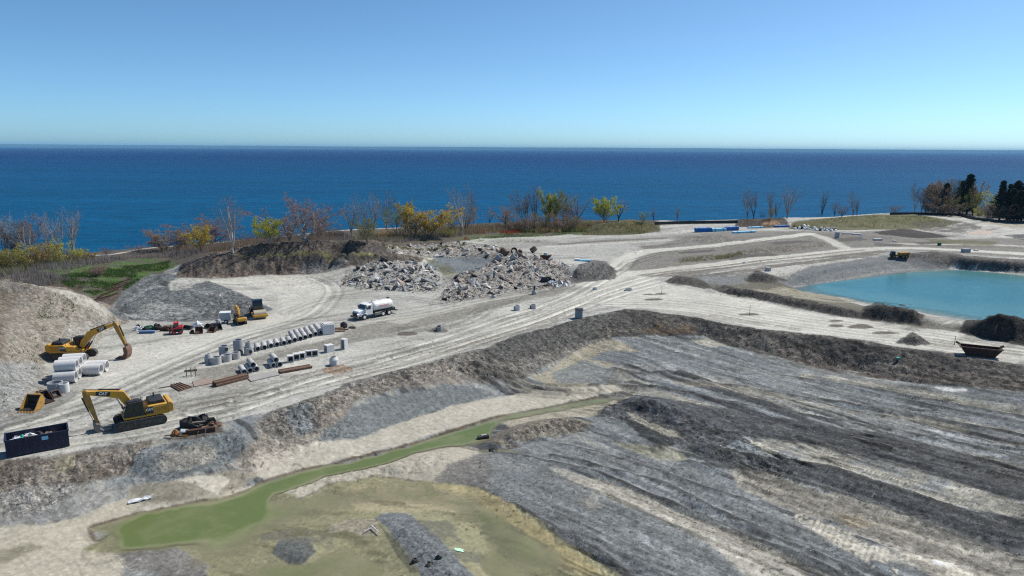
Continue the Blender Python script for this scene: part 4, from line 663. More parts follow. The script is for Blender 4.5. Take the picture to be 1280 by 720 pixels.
# ---------------------------------------------------------------- things: helpers
def paint(name, col, rough=.5, metal=0.0, dirt=(.30, .28, .24), amount=.25, scale=3.0, spec=.4):
    a = NT(name); v = a.coords(); n = a.noise(v, scale, 5, .65)
    c = a.mix(a.mr(n, .5 - .1, .78, 0, amount * 2), tuple(col), tuple(dirt)); n2 = a.noise(v, scale * 6, 3, .6); c = a.mul(c, a.mr(n2, .25, .75, .85, 1.15)); oi = a.n('ShaderNodeObjectInfo'); c = a.mul(c, a.mr(oi.outputs['Random'], 0, 1, .88, 1.08)); a.l(c, a.b.inputs['Base Color'])
    a.l(a.mr(n, .4, .8, rough, min(1, rough + .3)), a.b.inputs['Roughness']); a.b.inputs['Metallic'].default_value = metal; a.b.inputs['Specular IOR Level'].default_value = spec
    return a.m
MT = dict(
    yellow=paint('yellow_paint', (.62, .31, .018), .42, 0, (.32, .26, .17), .30, 1.2), dkyellow=paint('worn_yellow', (.42, .22, .03), .6, 0, (.14, .11, .08), .5, 2.0), black=paint('black_paint', (.018, .018, .02), .5, 0, (.12, .11, .10), .18), navy=paint('navy_paint', (.009, .014, .045), .45, 0, (.05, .04, .05), .25, 1.5),
    steel=paint('dusty_steel', (.16, .155, .145), .5, .5, (.30, .28, .24), .4), chrome=paint('cylinder_rod', (.5, .5, .5), .2, 1.0, (.4, .4, .4), .1), rubber=paint('rubber', (.022, .021, .02), .85, 0, (.16, .15, .13), .25), track=paint('track_steel', (.035, .033, .031), .6, .2, (.20, .185, .16), .35, 5),
    glass=paint('dark_glass', (.012, .018, .022), .08, 0, (.05, .05, .05), .1, 3, .8), white=paint('white_paint', (.78, .78, .77), .35, 0, (.5, .47, .42), .16, 1.0), concrete=paint('concrete', (.44, .435, .43), .9, 0, (.33, .32, .30), .3, 1.6), concrete2=paint('pale_concrete', (.60, .59, .585), .9, 0, (.45, .44, .42), .25, 1.2),
    bluecon=paint('wet_concrete', (.30, .315, .34), .85, 0, (.40, .39, .38), .3, 2.0), rust=paint('rust', (.135, .072, .048), .9, .1, (.20, .14, .11), .5, 2.5), darkrust=paint('dark_rust', (.055, .028, .020), .85, .1, (.13, .07, .045), .4, 2.5), pinkplate=paint('dusty_plate', (.30, .235, .20), .9, 0, (.20, .13, .10), .4, 1.5), greyplate=paint('pale_plate', (.36, .345, .325), .85, 0, (.25, .22, .20), .3, 1.5),
    red=paint('red_paint', (.62, .025, .035), .4, 0, (.3, .2, .18), .12), blue=paint('blue_plastic', (.012, .16, .50), .4, 0, (.10, .25, .5), .2), ltblue=paint('light_blue_plastic', (.22, .58, .78), .4, 0, (.4, .6, .7), .2), beamblue=paint('faded_blue_paint', (.14, .26, .46), .5, 0, (.3, .34, .4), .3), tarpgreen=paint('green_tarp', (.03, .16, .075), .7, 0, (.02, .05, .03), .4, 4), tarpblack=paint('black_tarp', (.014, .014, .015), .6, 0, (.08, .075, .07), .25, 4),
    tarpwhite=paint('white_sheet', (.76, .76, .77), .6, 0, (.5, .5, .52), .2, 4), orange=paint('orange_paint', (.46, .17, .03), .6, 0, (.12, .07, .04), .5, 5), greybox=paint('grey_paint', (.34, .37, .41), .5, 0, (.3, .3, .3), .2), wood=paint('old_timber', (.21, .165, .12), .9, 0, (.12, .10, .08), .4, 4), teal=paint('teal_plastic', (.05, .38, .30), .5), pinkrub=paint('pink_rubbish', (.58, .38, .32), .8), dkblue=paint('dark_blue_paint', (.015, .035, .06), .35, 0, (.1, .1, .1), .15), drum=paint('worn_drum', (.42, .36, .26), .55, .3, (.45, .42, .35), .4, 2), mintboard=paint('mint_board', (.42, .75, .52), .6), dumpyel=paint('dump_body_yellow', (.46, .23, .02), .55, 0, (.12, .07, .03), .4, 2))
def tag(o, label, cat, group=None):
    o['label'] = label; o['category'] = cat
    if group: o['group'] = group
    return o
def thing(name, label, cat, loc, rz=0.0, group=None, tilt=None):
    o = bpy.data.objects.new(name, None); COL.objects.link(o); o.location = loc; o.rotation_euler = (0, 0, rz) if tilt is None else (tilt[0], tilt[1], rz); o.empty_display_size = .3
    return tag(o, label, cat, group)
class MB:
    """collects simple solids and links them as one mesh"""
    def __init__(s): s.v = []; s.f = []
    def add(s, v, f):
        k = len(s.v); s.v += [tuple(p) for p in v]; s.f += [tuple(i + k for i in q) for q in f]; return s
    def box(s, c, d, rz=0.0, ry=0.0, top=1.0):
        x, y, z = d[0] / 2, d[1] / 2, d[2] / 2; out = []
        for sx, sy, sz in ((-1, -1, -1), (1, -1, -1), (1, 1, -1), (-1, 1, -1), (-1, -1, 1), (1, -1, 1), (1, 1, 1), (-1, 1, 1)):
            k = top if sz > 0 else 1.0; px_, py_, pz_ = sx * x * k, sy * y * k, sz * z
            px_, pz_ = px_ * math.cos(ry) + pz_ * math.sin(ry), -px_ * math.sin(ry) + pz_ * math.cos(ry)
            px_, py_ = px_ * math.cos(rz) - py_ * math.sin(rz), px_ * math.sin(rz) + py_ * math.cos(rz)
            out.append((c[0] + px_, c[1] + py_, c[2] + pz_))
        return s.add(out, [(3, 2, 1, 0), (4, 5, 6, 7), (0, 1, 5, 4), (1, 2, 6, 5), (2, 3, 7, 6), (3, 0, 4, 7)])
    def prism(s, prof, y0, y1):
        """profile in x, z pushed along y"""
        n = len(prof); a = sum(prof[i][0] * prof[(i + 1) % n][1] - prof[(i + 1) % n][0] * prof[i][1] for i in range(n))
        if a < 0: prof = prof[::-1]
        v = [(x, y0, z) for x, z in prof] + [(x, y1, z) for x, z in prof]
        f = [tuple(range(n)), tuple(range(2 * n - 1, n - 1, -1))] + [((i + 1) % n, i, i + n, (i + 1) % n + n) for i in range(n)]
        return s.add(v, f)
    def cyl(s, a, b, r0, r1=None, n=12, caps=True):
        r1 = r0 if r1 is None else r1; a = Vector(a); b = Vector(b); d = (b - a).normalized(); p = d.orthogonal().normalized(); q = d.cross(p)
        v = []
        for c, r in ((a, r0), (b, r1)):
            for i in range(n):
                t = 2 * math.pi * i / n; v.append(c + (p * math.cos(t) + q * math.sin(t)) * r)
        f = [(i, (i + 1) % n, (i + 1) % n + n, i + n) for i in range(n)]
        if caps: f += [tuple(range(n - 1, -1, -1)), tuple(range(n, 2 * n))]
        return s.add(v, f)
    def tube(s, a, b, r, w, n=18, r1=None):
        """hollow pipe"""
        r1 = r if r1 is None else r1; a = Vector(a); b = Vector(b); d = (b - a).normalized(); p = d.orthogonal().normalized(); q = d.cross(p); v = []
        for c, rr in ((a, r), (b, r1), (b, r1 - w), (a, r - w)):
            for i in range(n):
                t = 2 * math.pi * i / n; v.append(c + (p * math.cos(t) + q * math.sin(t)) * rr)
        f = []
        for k in range(4):
            for i in range(n):
                j = (i + 1) % n; k2 = (k + 1) % 4; f.append((k * n + i, k * n + j, k2 * n + j, k2 * n + i))
        return s.add(v, f)
    def lump(s, c, d, seed=0, n=7, m=5, rough=.25, flat=True):
        r = random.Random(seed); v = []; f = []
        for j in range(m + 1):
            ph = math.pi * j / m
            for i in range(n):
                t = 2 * math.pi * (i + .5 * (j % 2)) / n; k = 1 + rough * (r.random() * 2 - 1)
                z = math.cos(ph)
                if flat and z < 0: z *= .35
                v.append((c[0] + d[0] / 2 * math.sin(ph) * math.cos(t) * k, c[1] + d[1] / 2 * math.sin(ph) * math.sin(t) * k, c[2] + d[2] * z * k * .75))
        for j in range(m):
            for i in range(n):
                f.append((j * n + i, (j + 1) * n + i, (j + 1) * n + (i + 1) % n, j * n + (i + 1) % n))
        return s.add(v, f)
    def mesh(s, name, mat, smooth=False, bevel=0.0):
        me = bpy.data.meshes.new(name); me.from_pydata(s.v, [], s.f)
        if bevel:
            import bmesh
            b = bmesh.new(); b.from_mesh(me); es = [e for e in b.edges if len(e.link_faces) == 2 and e.calc_face_angle(0) > .6]
            bmesh.ops.bevel(b, geom=es, offset=bevel, segments=1, affect='EDGES', clamp_overlap=True); b.to_mesh(me); b.free()
        if smooth: me.polygons.foreach_set('use_smooth', [True] * len(me.polygons)); me.set_sharp_from_angle(angle=math.radians(40))
        me.materials.append(mat if not isinstance(mat, str) else MT[mat]); return me
    def build(s, name, mat, parent=None, smooth=False, bevel=0.0, loc=None, rot=None):
        o = bpy.data.objects.new(name, s.mesh(name, mat, smooth, bevel)); COL.objects.link(o)
        if parent: o.parent = parent
        if loc: o.location = loc
        if rot: o.rotation_euler = rot
        return o
def link_mesh(name, me, parent=None, loc=(0, 0, 0), rot=(0, 0, 0), sc=(1, 1, 1)):
    o = bpy.data.objects.new(name, me); COL.objects.link(o); o.parent = parent; o.location = loc; o.rotation_euler = rot; o.scale = sc; return o
def copy_tree(o, parent=None):
    c = o.copy(); COL.objects.link(c)
    if parent: c.parent = parent
    for ch in list(o.children): copy_tree(ch, c)
    return c
def heading(p, q, z=0.0):
    a = W(*p, z); b = W(*q, z); return math.atan2(b[1] - a[1], b[0] - a[0])
def text(body, size, mat, parent, loc, rot, name='lettering'):
    c = bpy.data.curves.new(name, 'FONT'); c.body = body; c.size = size; c.align_x = 'CENTER'; c.align_y = 'CENTER'; c.extrude = .006; c.offset = .012; c.materials.append(MT[mat])
    tmp = bpy.data.objects.new('tmp', c); me = bpy.data.meshes.new_from_object(tmp); bpy.data.objects.remove(tmp); bpy.data.curves.remove(c); me.name = name
    if not me.materials: me.materials.append(MT[mat])
    o = bpy.data.objects.new(name, me); COL.objects.link(o); o.parent = parent; o.location = loc; o.rotation_euler = rot; return o
def plane_xz(u, v, org, rz):
    """(forward, up) of a photo position seen in the upright plane through org along rz"""
    d = _R * (u - 640) / F_PX + _U * (360 - v) / F_PX + _F; n = np.array([-math.sin(rz), math.cos(rz), 0]); o = np.array([org[0], org[1], 0])
    s = ((o - np.array([0, 0, CAM_Z])) @ n) / (d @ n); p = np.array([0, 0, CAM_Z]) + d * s - np.array([org[0], org[1], org[2]])
    return float(p[0] * math.cos(rz) + p[1] * math.sin(rz)), float(p[2])

# ---------------------------------------------------------------- excavators
def beam(pts, width, hs):
    """box beam along x, z points with depths hs"""
    up = []; dn = []
    for i, (x, z) in enumerate(pts):
        a = pts[max(i - 1, 0)]; b = pts[min(i + 1, len(pts) - 1)]; dx, dz = b[0] - a[0], b[1] - a[1]; L_ = math.hypot(dx, dz); nx, nz = -dz / L_, dx / L_
        up.append((x + nx * hs[i] / 2, z + nz * hs[i] / 2)); dn.append((x - nx * hs[i] / 2, z - nz * hs[i] / 2))
    return MB().prism(up + dn[::-1], -width / 2, width / 2)
def ram(t, a, b, y, r=.085):
    a = Vector((a[0], y, a[1])); b = Vector((b[0], y, b[1])); m = a.lerp(b, .58)
    c = MB().cyl(a, m, r, n=10).build('cylinder', 'black', t, True); MB().cyl(m, b, r * .55, n=8).build('rod', 'chrome', c, True)
def track_mesh(L_, h, w):
    prof = []; r = h / 2; n = 8
    for i in range(n + 1): a = math.pi / 2 - math.pi * i / n; prof.append((L_ / 2 - r + r * math.cos(a), r + r * math.sin(a)))
    for i in range(n + 1): a = -math.pi / 2 - math.pi * i / n; prof.append((-L_ / 2 + r + r * math.cos(a), r + r * math.sin(a)))
    m = MB().prism(prof, -w / 2 + .04, w / 2 - .04)
    # shoes
    k = len(prof); dense = []
    for i in range(k):
        a, b = prof[i], prof[(i + 1) % k]; q = max(1, int(math.hypot(b[0] - a[0], b[1] - a[1]) / .19))
        for j in range(q): t = (j + .5) / q; dense.append((a[0] + (b[0] - a[0]) * t, a[1] + (b[1] - a[1]) * t, math.atan2(b[1] - a[1], b[0] - a[0])))
    for x, z, a in dense: m.box((x, 0, z), (.15, w, .07), 0, -a)
    return m
def excavator(label, loc, rz, J, s=1.0, name='excavator', body='yellow', letters=True, cat='excavator'):
    t = thing(name, label, cat, loc, rz)
    L_, g = 4.9 * s, 1.28 * s
    for y in (-g, g):
        tr = track_mesh(L_, .98 * s, .6 * s).build('track', 'track', t, loc=(0, y, .03))
        sg = -1 if y < 0 else 1
        for x in (-L_ / 2 + .5 * s, L_ / 2 - .5 * s): MB().cyl((x, sg * .26 * s, .5 * s), (x, sg * .34 * s, .5 * s), .36 * s, n=14).build('idler_wheel', 'track', tr, True)
        MB().box((0, sg * .29 * s, .5 * s), (L_ - 1.2 * s, .08 * s, .34 * s)).build('side_frame', 'track', tr)
    MB().box((0, 0, .62 * s), (2.6 * s, 2.2 * s, .5 * s)).cyl((0, 0, .8 * s), (0, 0, 1.14 * s), .75 * s, n=20).build('undercarriage', 'black', t, bevel=.03)
    MB().box((-.55 * s, 0, 1.24 * s), (4.5 * s, 2.75 * s, .22 * s)).build('deck', body, t, bevel=.03)
    # engine bay behind the cab and boom, with louvres on both sides
    hb = MB().prism([(-2.7 * s, 1.35 * s), (-.55 * s, 1.35 * s), (-.35 * s, 1.75 * s), (-.75 * s, 2.28 * s), (-2.7 * s, 2.28 * s)], -1.36 * s, 1.36 * s).build('engine_bay', body, t, bevel=.05)
    for k in range(5):
        for y in (-1.375 * s, 1.375 * s): MB().box((-1.95 * s, y, (1.54 + .125 * k) * s), (1.25 * s, .03, .05 * s)).build('louvre', 'dkyellow', hb)
    MB().prism([(-2.55 * s, 2.28 * s), (-.85 * s, 2.28 * s), (-.95 * s, 2.66 * s), (-2.35 * s, 2.72 * s)], -1.15 * s, 1.0 * s).build('hood', 'black', t, bevel=.06)
    MB().prism([(-3.25 * s, 1.3 * s), (-2.68 * s, 1.2 * s), (-2.68 * s, 2.42 * s), (-3.05 * s, 2.40 * s), (-3.3 * s, 2.1 * s)], -1.4 * s, 1.4 * s).build('counterweight', body, t, bevel=.08)
    # cab on the left, tool box on the right
    cb = MB().prism([(-.35 * s, 1.36 * s), (1.55 * s, 1.36 * s), (1.62 * s, 1.9 * s), (1.22 * s, 2.98 * s), (-.25 * s, 3.02 * s)], .42 * s, 1.40 * s).build('cab', 'black', t, bevel=.05)
    MB().prism([(.72 * s, 1.95 * s), (1.48 * s, 1.95 * s), (1.14 * s, 2.82 * s), (.72 * s, 2.86 * s)], 1.395 * s, 1.415 * s).build('side_window', 'glass', cb)
    MB().prism([(-.2 * s, 1.95 * s), (.62 * s, 1.95 * s), (.62 * s, 2.86 * s), (-.15 * s, 2.86 * s)], 1.395 * s, 1.415 * s).build('side_window', 'glass', cb)
    MB().add([(1.60 * s, .5 * s, 1.95 * s), (1.60 * s, 1.32 * s, 1.95 * s), (1.26 * s, 1.32 * s, 2.88 * s), (1.26 * s, .5 * s, 2.88 * s), (1.63 * s, .5 * s, 1.95 * s), (1.63 * s, 1.32 * s, 1.95 * s), (1.29 * s, 1.32 * s, 2.88 * s), (1.29 * s, .5 * s, 2.88 * s)], [(3, 2, 1, 0), (4, 5, 6, 7), (0, 1, 5, 4), (1, 2, 6, 5), (2, 3, 7, 6), (3, 0, 4, 7)]).build('windscreen', 'glass', cb)
    MB().box((.62 * s, 0.9 * s, 3.05 * s), (1.2 * s, .8 * s, .06 * s)).build('cab_roof', 'black', cb)
    MB().prism([(-.4 * s, 1.36 * s), (1.45 * s, 1.36 * s), (1.45 * s, 1.62 * s), (.9 * s, 1.75 * s), (.85 * s, 2.05 * s), (-.4 * s, 2.1 * s)], -1.38 * s, -.62 * s).build('side_box', body, t, bevel=.05)
    for y in (-1.3 * s, -.7 * s, .35 * s):
        rl = MB()
        for x in (-.4 * s, .5 * s): rl.cyl((x, y, 2.05 * s), (x, y, 3.05 * s if y > 0 else 2.75 * s), .022, n=6)
        rl.cyl((-.4 * s, y, 3.05 * s if y > 0 else 2.75 * s), (.5 * s, y, 3.05 * s if y > 0 else 2.75 * s), .022, n=6)
        rl.build('handrail', 'steel', t)
    MB().cyl((-1.6 * s, -.5 * s, 2.6 * s), (-1.6 * s, -.5 * s, 3.15 * s), .08 * s, n=8).build('exhaust', 'black', t, True)
    # boom, stick, bucket from the joints J
    f, bd, tp, st, sb = [J[k] for k in ('foot', 'bend', 'tip', 'stick_top', 'stick_end')]
    b1 = (f[0] + .3 * (bd[0] - f[0]), f[1] + .38 * (bd[1] - f[1])); b2 = (bd[0] + .5 * (tp[0] - bd[0]), bd[1] + .5 * (tp[1] - bd[1]) + .06)
    bo = beam([f, b1, bd, b2, tp], .62 * s, [.5 * s, .78 * s, .92 * s, .66 * s, .40 * s]).build('boom', body, t, bevel=.04, loc=(0, -.12 * s, 0))
    sk = beam([st, (st[0] + .22 * (sb[0] - st[0]), st[1] + .22 * (sb[1] - st[1])), sb], .48 * s, [.34 * s, .68 * s, .30 * s]).build('stick', body if s < .8 else 'dkyellow', t, bevel=.03, loc=(0, -.12 * s, 0))
    for y in (-.55, .30): ram(t, (f[0] + .55 * s, f[1] - .45 * s), (bd[0] + .15 * (tp[0] - bd[0]), bd[1] - .30 * s), y * s, .10 * s)
    ram(t, (bd[0] + .05, bd[1] + .55 * s), (st[0] + .05 * s, st[1] + .12 * s), -.12 * s, .09 * s)
    d = Vector((sb[0] - st[0], sb[1] - st[1])).normalized(); nx = Vector((-d.y, d.x)) * (1 if (Vector((-d.y, d.x)).x > 0) else -1); fr = nx * .42 * s
    p0 = (st[0] + d.x * .7 * s + fr.x, st[1] + d.y * .7 * s + fr.y); p1 = (sb[0] - d.x * .25 * s + fr.x * .7, sb[1] - d.y * .25 * s + fr.y * .7); ram(t, p0, p1, -.12 * s, .075 * s)
    MB().cyl((p1[0], -.32 * s, p1[1]), (p1[0], .08 * s, p1[1]), .09 * s, n=8).box(((p1[0] + sb[0]) / 2, -.12 * s, (p1[1] + sb[1]) / 2 - .1 * s), (.16 * s, .4 * s, .6 * s), 0, .6).build('linkage', 'steel', t)
    hb_ = max(sb[1], .9 * s)
    # bucket: curled shell hanging from the stick end, mouth towards the machine
    prof = [(sb[0] + .22 * s, hb_ + .05), (sb[0] + .42 * s, hb_ * .72), (sb[0] + .40 * s, hb_ * .36), (sb[0] + .10 * s, .06), (sb[0] - .55 * s, .02), (sb[0] - 1.25 * s, .10), (sb[0] - 1.15 * s, .22), (sb[0] - .5 * s, .20), (sb[0] - .15 * s, .5 * hb_), (sb[0] - .22 * s, hb_ * .95)]
    bk = MB().prism(prof, -.85 * s, .62 * s).build('bucket', J.get('bucket_mat', 'steel'), t, bevel=.03)
    for k in range(5): MB().box((sb[0] - 1.32 * s, -.78 * s + .33 * k * s, .13), (.3 * s, .12 * s, .09 * s), 0, -.1).build('tooth', 'steel', bk)
    if letters:
        dx, dz = tp[0] - bd[0], tp[1] - bd[1]; an = math.atan2(dz, dx); c = (bd[0] + .52 * dx, bd[1] + .52 * dz + .05)
        for sg in (-1, 1):
            y = -.12 * s + sg * (.31 * s + .012); dcl = MB().box((0, 0, 0), (1.35 * s, .016, .42 * s)).build('decal', 'black', t, loc=(c[0], y, c[1]), rot=(0, -an, 0))
            text('CAT', .40 * s, 'white', dcl, (0, sg * .014, 0), (math.pi / 2, 0, 0 if sg < 0 else math.pi))
            d2 = MB().box((0, 0, 0), (.75 * s, .016, .72 * s)).build('decal', 'black', t, loc=(-.85 * s, sg * 1.372 * s, 1.78 * s))
            text('CAT', .36 * s, 'white', d2, (0, sg * .014, .08 * s), (math.pi / 2, 0, 0 if sg < 0 else math.pi))
    return t
def joints(org, rz, **kw): return {k: plane_xz(*v, org, rz) for k, v in kw.items()}
_h = heading((204, 529), (152, 539)); _m = W(178, 534); _o = (_m[0] - math.sin(_h) * -1.28 * -1, _m[1] + 1.28 * math.cos(_h) * -1, 0)
_o = (_m[0] + 1.28 * math.sin(_h), _m[1] - 1.28 * math.cos(_h), 0)      # the near track is on the machine's left
_j = joints(_o, _h, foot=(168, 515), bend=(151, 493), tip=(107, 491.5), stick_top=(104.5, 488.5), stick_end=(122, 528))
excavator('yellow tracked excavator beside the navy dumpster, boom reaching left, bucket on the ground', _o, _h, _j)
_h = heading((60, 451), (118, 450.5)); _m = W(88, 451); _o = (_m[0] - 1.28 * math.sin(_h), _m[1] + 1.28 * math.cos(_h), 0)
_j = joints(_o, _h, foot=(103, 433), bend=(113.5, 417), tip=(143, 405), stick_top=(143.5, 402), stick_end=(158.5, 432)); _j['bucket_mat'] = 'rust'
excavator('yellow tracked excavator at the foot of the soil heap, boom reaching right', _o, _h, _j)
_h = heading((301, 407), (297, 399)); _p = at(300, 404); _s = .55
excavator('small yellow excavator seen from behind between the grey trailer and the roller', _p, _h + .15, dict(foot=(.3, 1.0), bend=(1.0, 2.3), tip=(2.3, 2.7), stick_top=(2.45, 2.75), stick_end=(2.7, 1.2), bucket_mat='rust'), _s, name='mini_excavator', letters=False, cat='mini excavator')

# ---------------------------------------------------------------- pit-side yard: dumpster, buckets, pipes
def dumpster():
    rz = heading((8.3, 573.3), (87.5, 558.3)); a = W(8.3, 573.3); b = W(87.5, 558.3); L_ = math.hypot(b[0] - a[0], b[1] - a[1]); wd, h = 2.3, 1.8
    cx, cy = (a[0] + b[0]) / 2 - math.sin(rz) * wd / 2, (a[1] + b[1]) / 2 + math.cos(rz) * wd / 2
    t = thing('dumpster', 'long dark navy open-top roll-off dumpster half full of rubbish at the left edge', 'dumpster', (cx, cy, .02), rz)
    w = MB().box((0, 0, .14), (L_, wd, .12))
    for y in (-wd / 2 + .04, wd / 2 - .04): w.box((0, y, h / 2 + .1), (L_, .08, h - .2))
    for x in (-L_ / 2 + .04, L_ / 2 - .04): w.box((x, 0, h / 2 + .1), (.08, wd - .17, h - .2))
    w.build('body', 'navy', t)
    r = MB()
    for y in (-wd / 2, wd / 2): r.box((0, y, h - .05), (L_ + .1, .14, .12))
    for x in (-L_ / 2, L_ / 2): r.box((x, 0, h - .05), (.14, wd - .15, .12))
    r.build('rim', 'navy', t)
    for k in range(9):
        x = -L_ / 2 + (k + .5) * L_ / 9
        for y in (-wd / 2 - .04, wd / 2 + .04): MB().box((x, y, h / 2), (.10, .08, h - .3)).build('rib', 'navy', t)
    MB().box((L_ * .12, -wd / 2 - .085, h * .78), (.55, .012, .36)).build('sticker', 'ltblue', t)
    for x in (-L_ / 2 + .6, L_ / 2 - .6): MB().cyl((x, -wd / 2 - .05, .14), (x, wd / 2 + .05, .14), .13, n=10).build('roller', 'rubber', t, True)
    R = random.Random(3); mats = ['pinkrub', 'tarpwhite', 'tarpwhite', 'teal', 'teal', 'concrete2', 'wood', 'tarpwhite', 'greyplate', 'wood', 'tarpblack', 'concrete', 'teal', 'wood', 'white', 'greyplate']
    ordr = ['first', 'second', 'third', 'fourth', 'fifth', 'sixth', 'seventh', 'eighth', 'ninth', 'tenth', 'eleventh', 'twelfth', 'thirteenth', 'fourteenth', 'fifteenth', 'sixteenth']
    lab = {'pinkrub': 'crumpled pink rubbish bag in the near end of the dumpster', 'tarpwhite': 'white plastic sheeting lying in the dumpster', 'teal': 'teal plastic scrap lying in the dumpster', 'concrete2': 'pale plasterboard scrap in the dumpster', 'wood': 'brown timber scrap in the dumpster', 'greyplate': 'grey board scrap in the dumpster', 'tarpblack': 'black plastic scrap in the dumpster', 'concrete': 'grey lump of rubble in the dumpster', 'white': 'flat white board in the dumpster'}
    for k, m in enumerate(mats):
        x = -L_ / 2 + .45 + (L_ - .9) * k / (len(mats) - 1) * .82; y = R.uniform(.0, .75) if k % 3 else R.uniform(-.7, 0); z = .95 + R.uniform(0, .3)
        o = MB().lump((0, 0, 0), (R.uniform(.7, 1.3), R.uniform(.5, .9), R.uniform(.35, .6)), k, 7, 4, .35).build('rubbish', m); c, s_ = math.cos(rz), math.sin(rz)
        o.location = (cx + x * c - y * s_, cy + x * s_ + y * c, z); o.rotation_euler = (R.uniform(-.3, .3), R.uniform(-.3, .3), R.uniform(0, 6)); tag(o, lab[m] + (', %s from the near end' % ordr[k] if mats.count(m) > 1 else ''), 'rubbish', 'rubbish in the navy dumpster')
    o = MB().box((0, 0, 0), (L_ - .25, wd - .25, .65)).build('rubbish_fill', 'wood'); o.location = (cx, cy, .55); o.rotation_euler = (0, 0, rz); o['kind'] = 'stuff'; tag(o, 'layer of mixed rubbish filling the bottom of the navy dumpster', 'rubbish')
dumpster()
def loose_bucket(label, u, v, rz, w, mat, s=1.0, tooth=True):
    t = thing('excavator_bucket', label, 'bucket', at(u, v), rz)
    prof = [(-.9, .02), (-.5, .0), (.1, .08), (.55, .45), (.6, .95), (.35, 1.35), (.22, 1.30), (.42, .95), (.38, .55), (0, .22), (-.5, .12), (-.9, .14)]
    prof = [(x * s, z * s) for x, z in prof]
    MB().prism(prof, -w / 2, w / 2).build('shell', mat, t, bevel=.03)
    MB().prism([(x * s, z * s) for x, z in ((-.85, .15), (-.5, .13), (-.02, .23), (.37, .56), (.41, .95), (.25, 1.25), (.22, 1.22), (.36, .95), (.33, .59), (-.04, .27), (-.5, .17), (-.85, .19))], -w / 2 + .02, w / 2 - .02).build('mouth_shade', 'black', t)  # black inner skin paints the shade inside the bucket
    side = [(x * s, z * s) for x, z in ((-.9, .02), (.1, .08), (.55, .45), (.6, .95), (.35, 1.35), (.0, 1.1))]
    for y in (-w / 2 - .03, w / 2 + .03): MB().prism(side, y - .03, y + .03).build('side_plate', mat, t)
    for y in (-.22, .22): MB().prism([(.55 * s, .7 * s), (.95 * s, 1.0 * s), (.75 * s, 1.3 * s), (.4 * s, 1.3 * s)], y - .05, y + .05).build('lug', mat, t)
    if tooth:
        for k in range(5): MB().box((-1.02 * s, -w / 2 + .12 + k * (w - .24) / 4, .09), (.30, .13, .1)).build('tooth', mat, t)
_hd = math.radians(75)
loose_bucket('yellow toothed digging bucket lying with its mouth towards the camera', 42, 511, math.radians(84), 1.75, 'dkyellow', 1.25)
loose_bucket('dark rusty digging bucket behind the yellow toothed bucket', 55, 502, math.radians(160), 1.2, 'darkrust', 1.0)
loose_bucket('small brown bucket in front of the pale manhole ring', 70, 496, math.radians(150), .8, 'rust', .6, False)

def pipe_mesh(L_, r, wall, mat, n=20): return MB().tube((-L_ / 2, 0, 0), (L_ / 2, 0, 0), r, wall, n).mesh('concrete_pipe', MT[mat], True)
def put(me, name, label, cat, loc, rz, group=None): return tag(link_mesh(name, me, None, loc, (0, 0, rz)), label, cat, group)
# large pipes behind the excavator
big = pipe_mesh(2.5, .75, .13, 'concrete2', 26); _h = math.radians(14); _x, _y, _ = at(78, 480.5); _x, _y = _x - .75 * math.sin(_h) * 0, _y + .75
names = ['front', 'second', 'third', 'rearmost']
for k in range(4): put(big, 'concrete_pipe', f'{names[k]} pipe in the bottom row of the large pale pipe stack by the excavator', 'concrete pipe', (_x - 1.52 * k * math.sin(_h) , _y + 1.52 * k * math.cos(_h), .75), _h, 'large pale pipes stacked by the excavator')
for k in range(3): put(big, 'concrete_pipe', f'{["front", "middle", "rear"][k]} pipe on top of the large pale pipe stack by the excavator', 'concrete pipe', (_x - 1.52 * (k + .5) * math.sin(_h), _y + 1.52 * (k + .5) * math.cos(_h), .75 + 1.31), _h, 'large pale pipes stacked by the excavator')
_h2 = math.radians(6); _x, _y, _ = at(111, 470.5)
for k in range(2): put(big, 'concrete_pipe', f'{["front", "rear"][k]} of two large pale pipes lying right of the big pipe stack', 'concrete pipe', (_x - .1 * k, _y + .75 + 1.56 * k, .75), _h2 + .02 * k, 'large pale pipes beside the stack')
for k in range(2):
    o = MB().box((0, 0, .5), (.35, .35, 1.0)).build('pipe_block', 'concrete'); o.location = (_x - 1.62, _y + .8 + 1.2 * k, 0); tag(o, f'{["near", "far"][k]} grey concrete block between the two groups of large pipes', 'block', 'blocks between the large pipes')

def manhole(label, u, v, d, h, cone=0.0, hole=None, mat='concrete', lid=None, dz=0.0, group='precast manhole sections in the pipe yard', stack=None, name='manhole_ring'):
    x, y, z = at(u, v); r = d / 2; t = thing(name, label, 'manhole ring', (x, y + r * .8, z + dz), 0.3 * u, group)
    b = MB().tube((0, 0, 0), (0, 0, h * (1 - cone)), r, .13, 22).build('barrel', mat, t, True)
    if cone: MB().tube((0, 0, h * (1 - cone) + .004), (0, 0, h), r, .13, 22, r * .62).build('cone', mat, t, True)
    if stack:
        MB().tube((0, 0, h + .01), (0, 0, h + stack), r * .72, .12, 20, r * .6).build('cone', mat, t, True)
    if hole:
        a, hz, hr = hole; a -= .3 * u; c = Vector((math.cos(a), math.sin(a), 0)); MB().cyl(c * (r - .12) + Vector((0, 0, hz)), c * (r + .012) + Vector((0, 0, hz)), hr, n=16).build('pipe_opening', 'black', t, True)
    if lid: MB().cyl((0, 0, h + .01), (0, 0, h + lid[1]), lid[0], n=18).build('lid', lid[2], t, True)
    return t
HG = -1.0
manhole('leftmost short grey manhole ring of the group, narrowing towards its top', 259.5, 454, 1.15, 1.25, .45)
manhole('squat grey manhole ring at the front left of the group', 268.5, 456, 1.4, 1.0)
manhole('tall grey manhole barrel with a round side opening near its top', 278.5, 448.5, 1.35, 1.8, 0, (-.55, 1.35, .28), 'bluecon')
manhole('squat grey manhole ring in front of the tall barrel with the side opening', 281.5, 452.5, 1.4, .9)
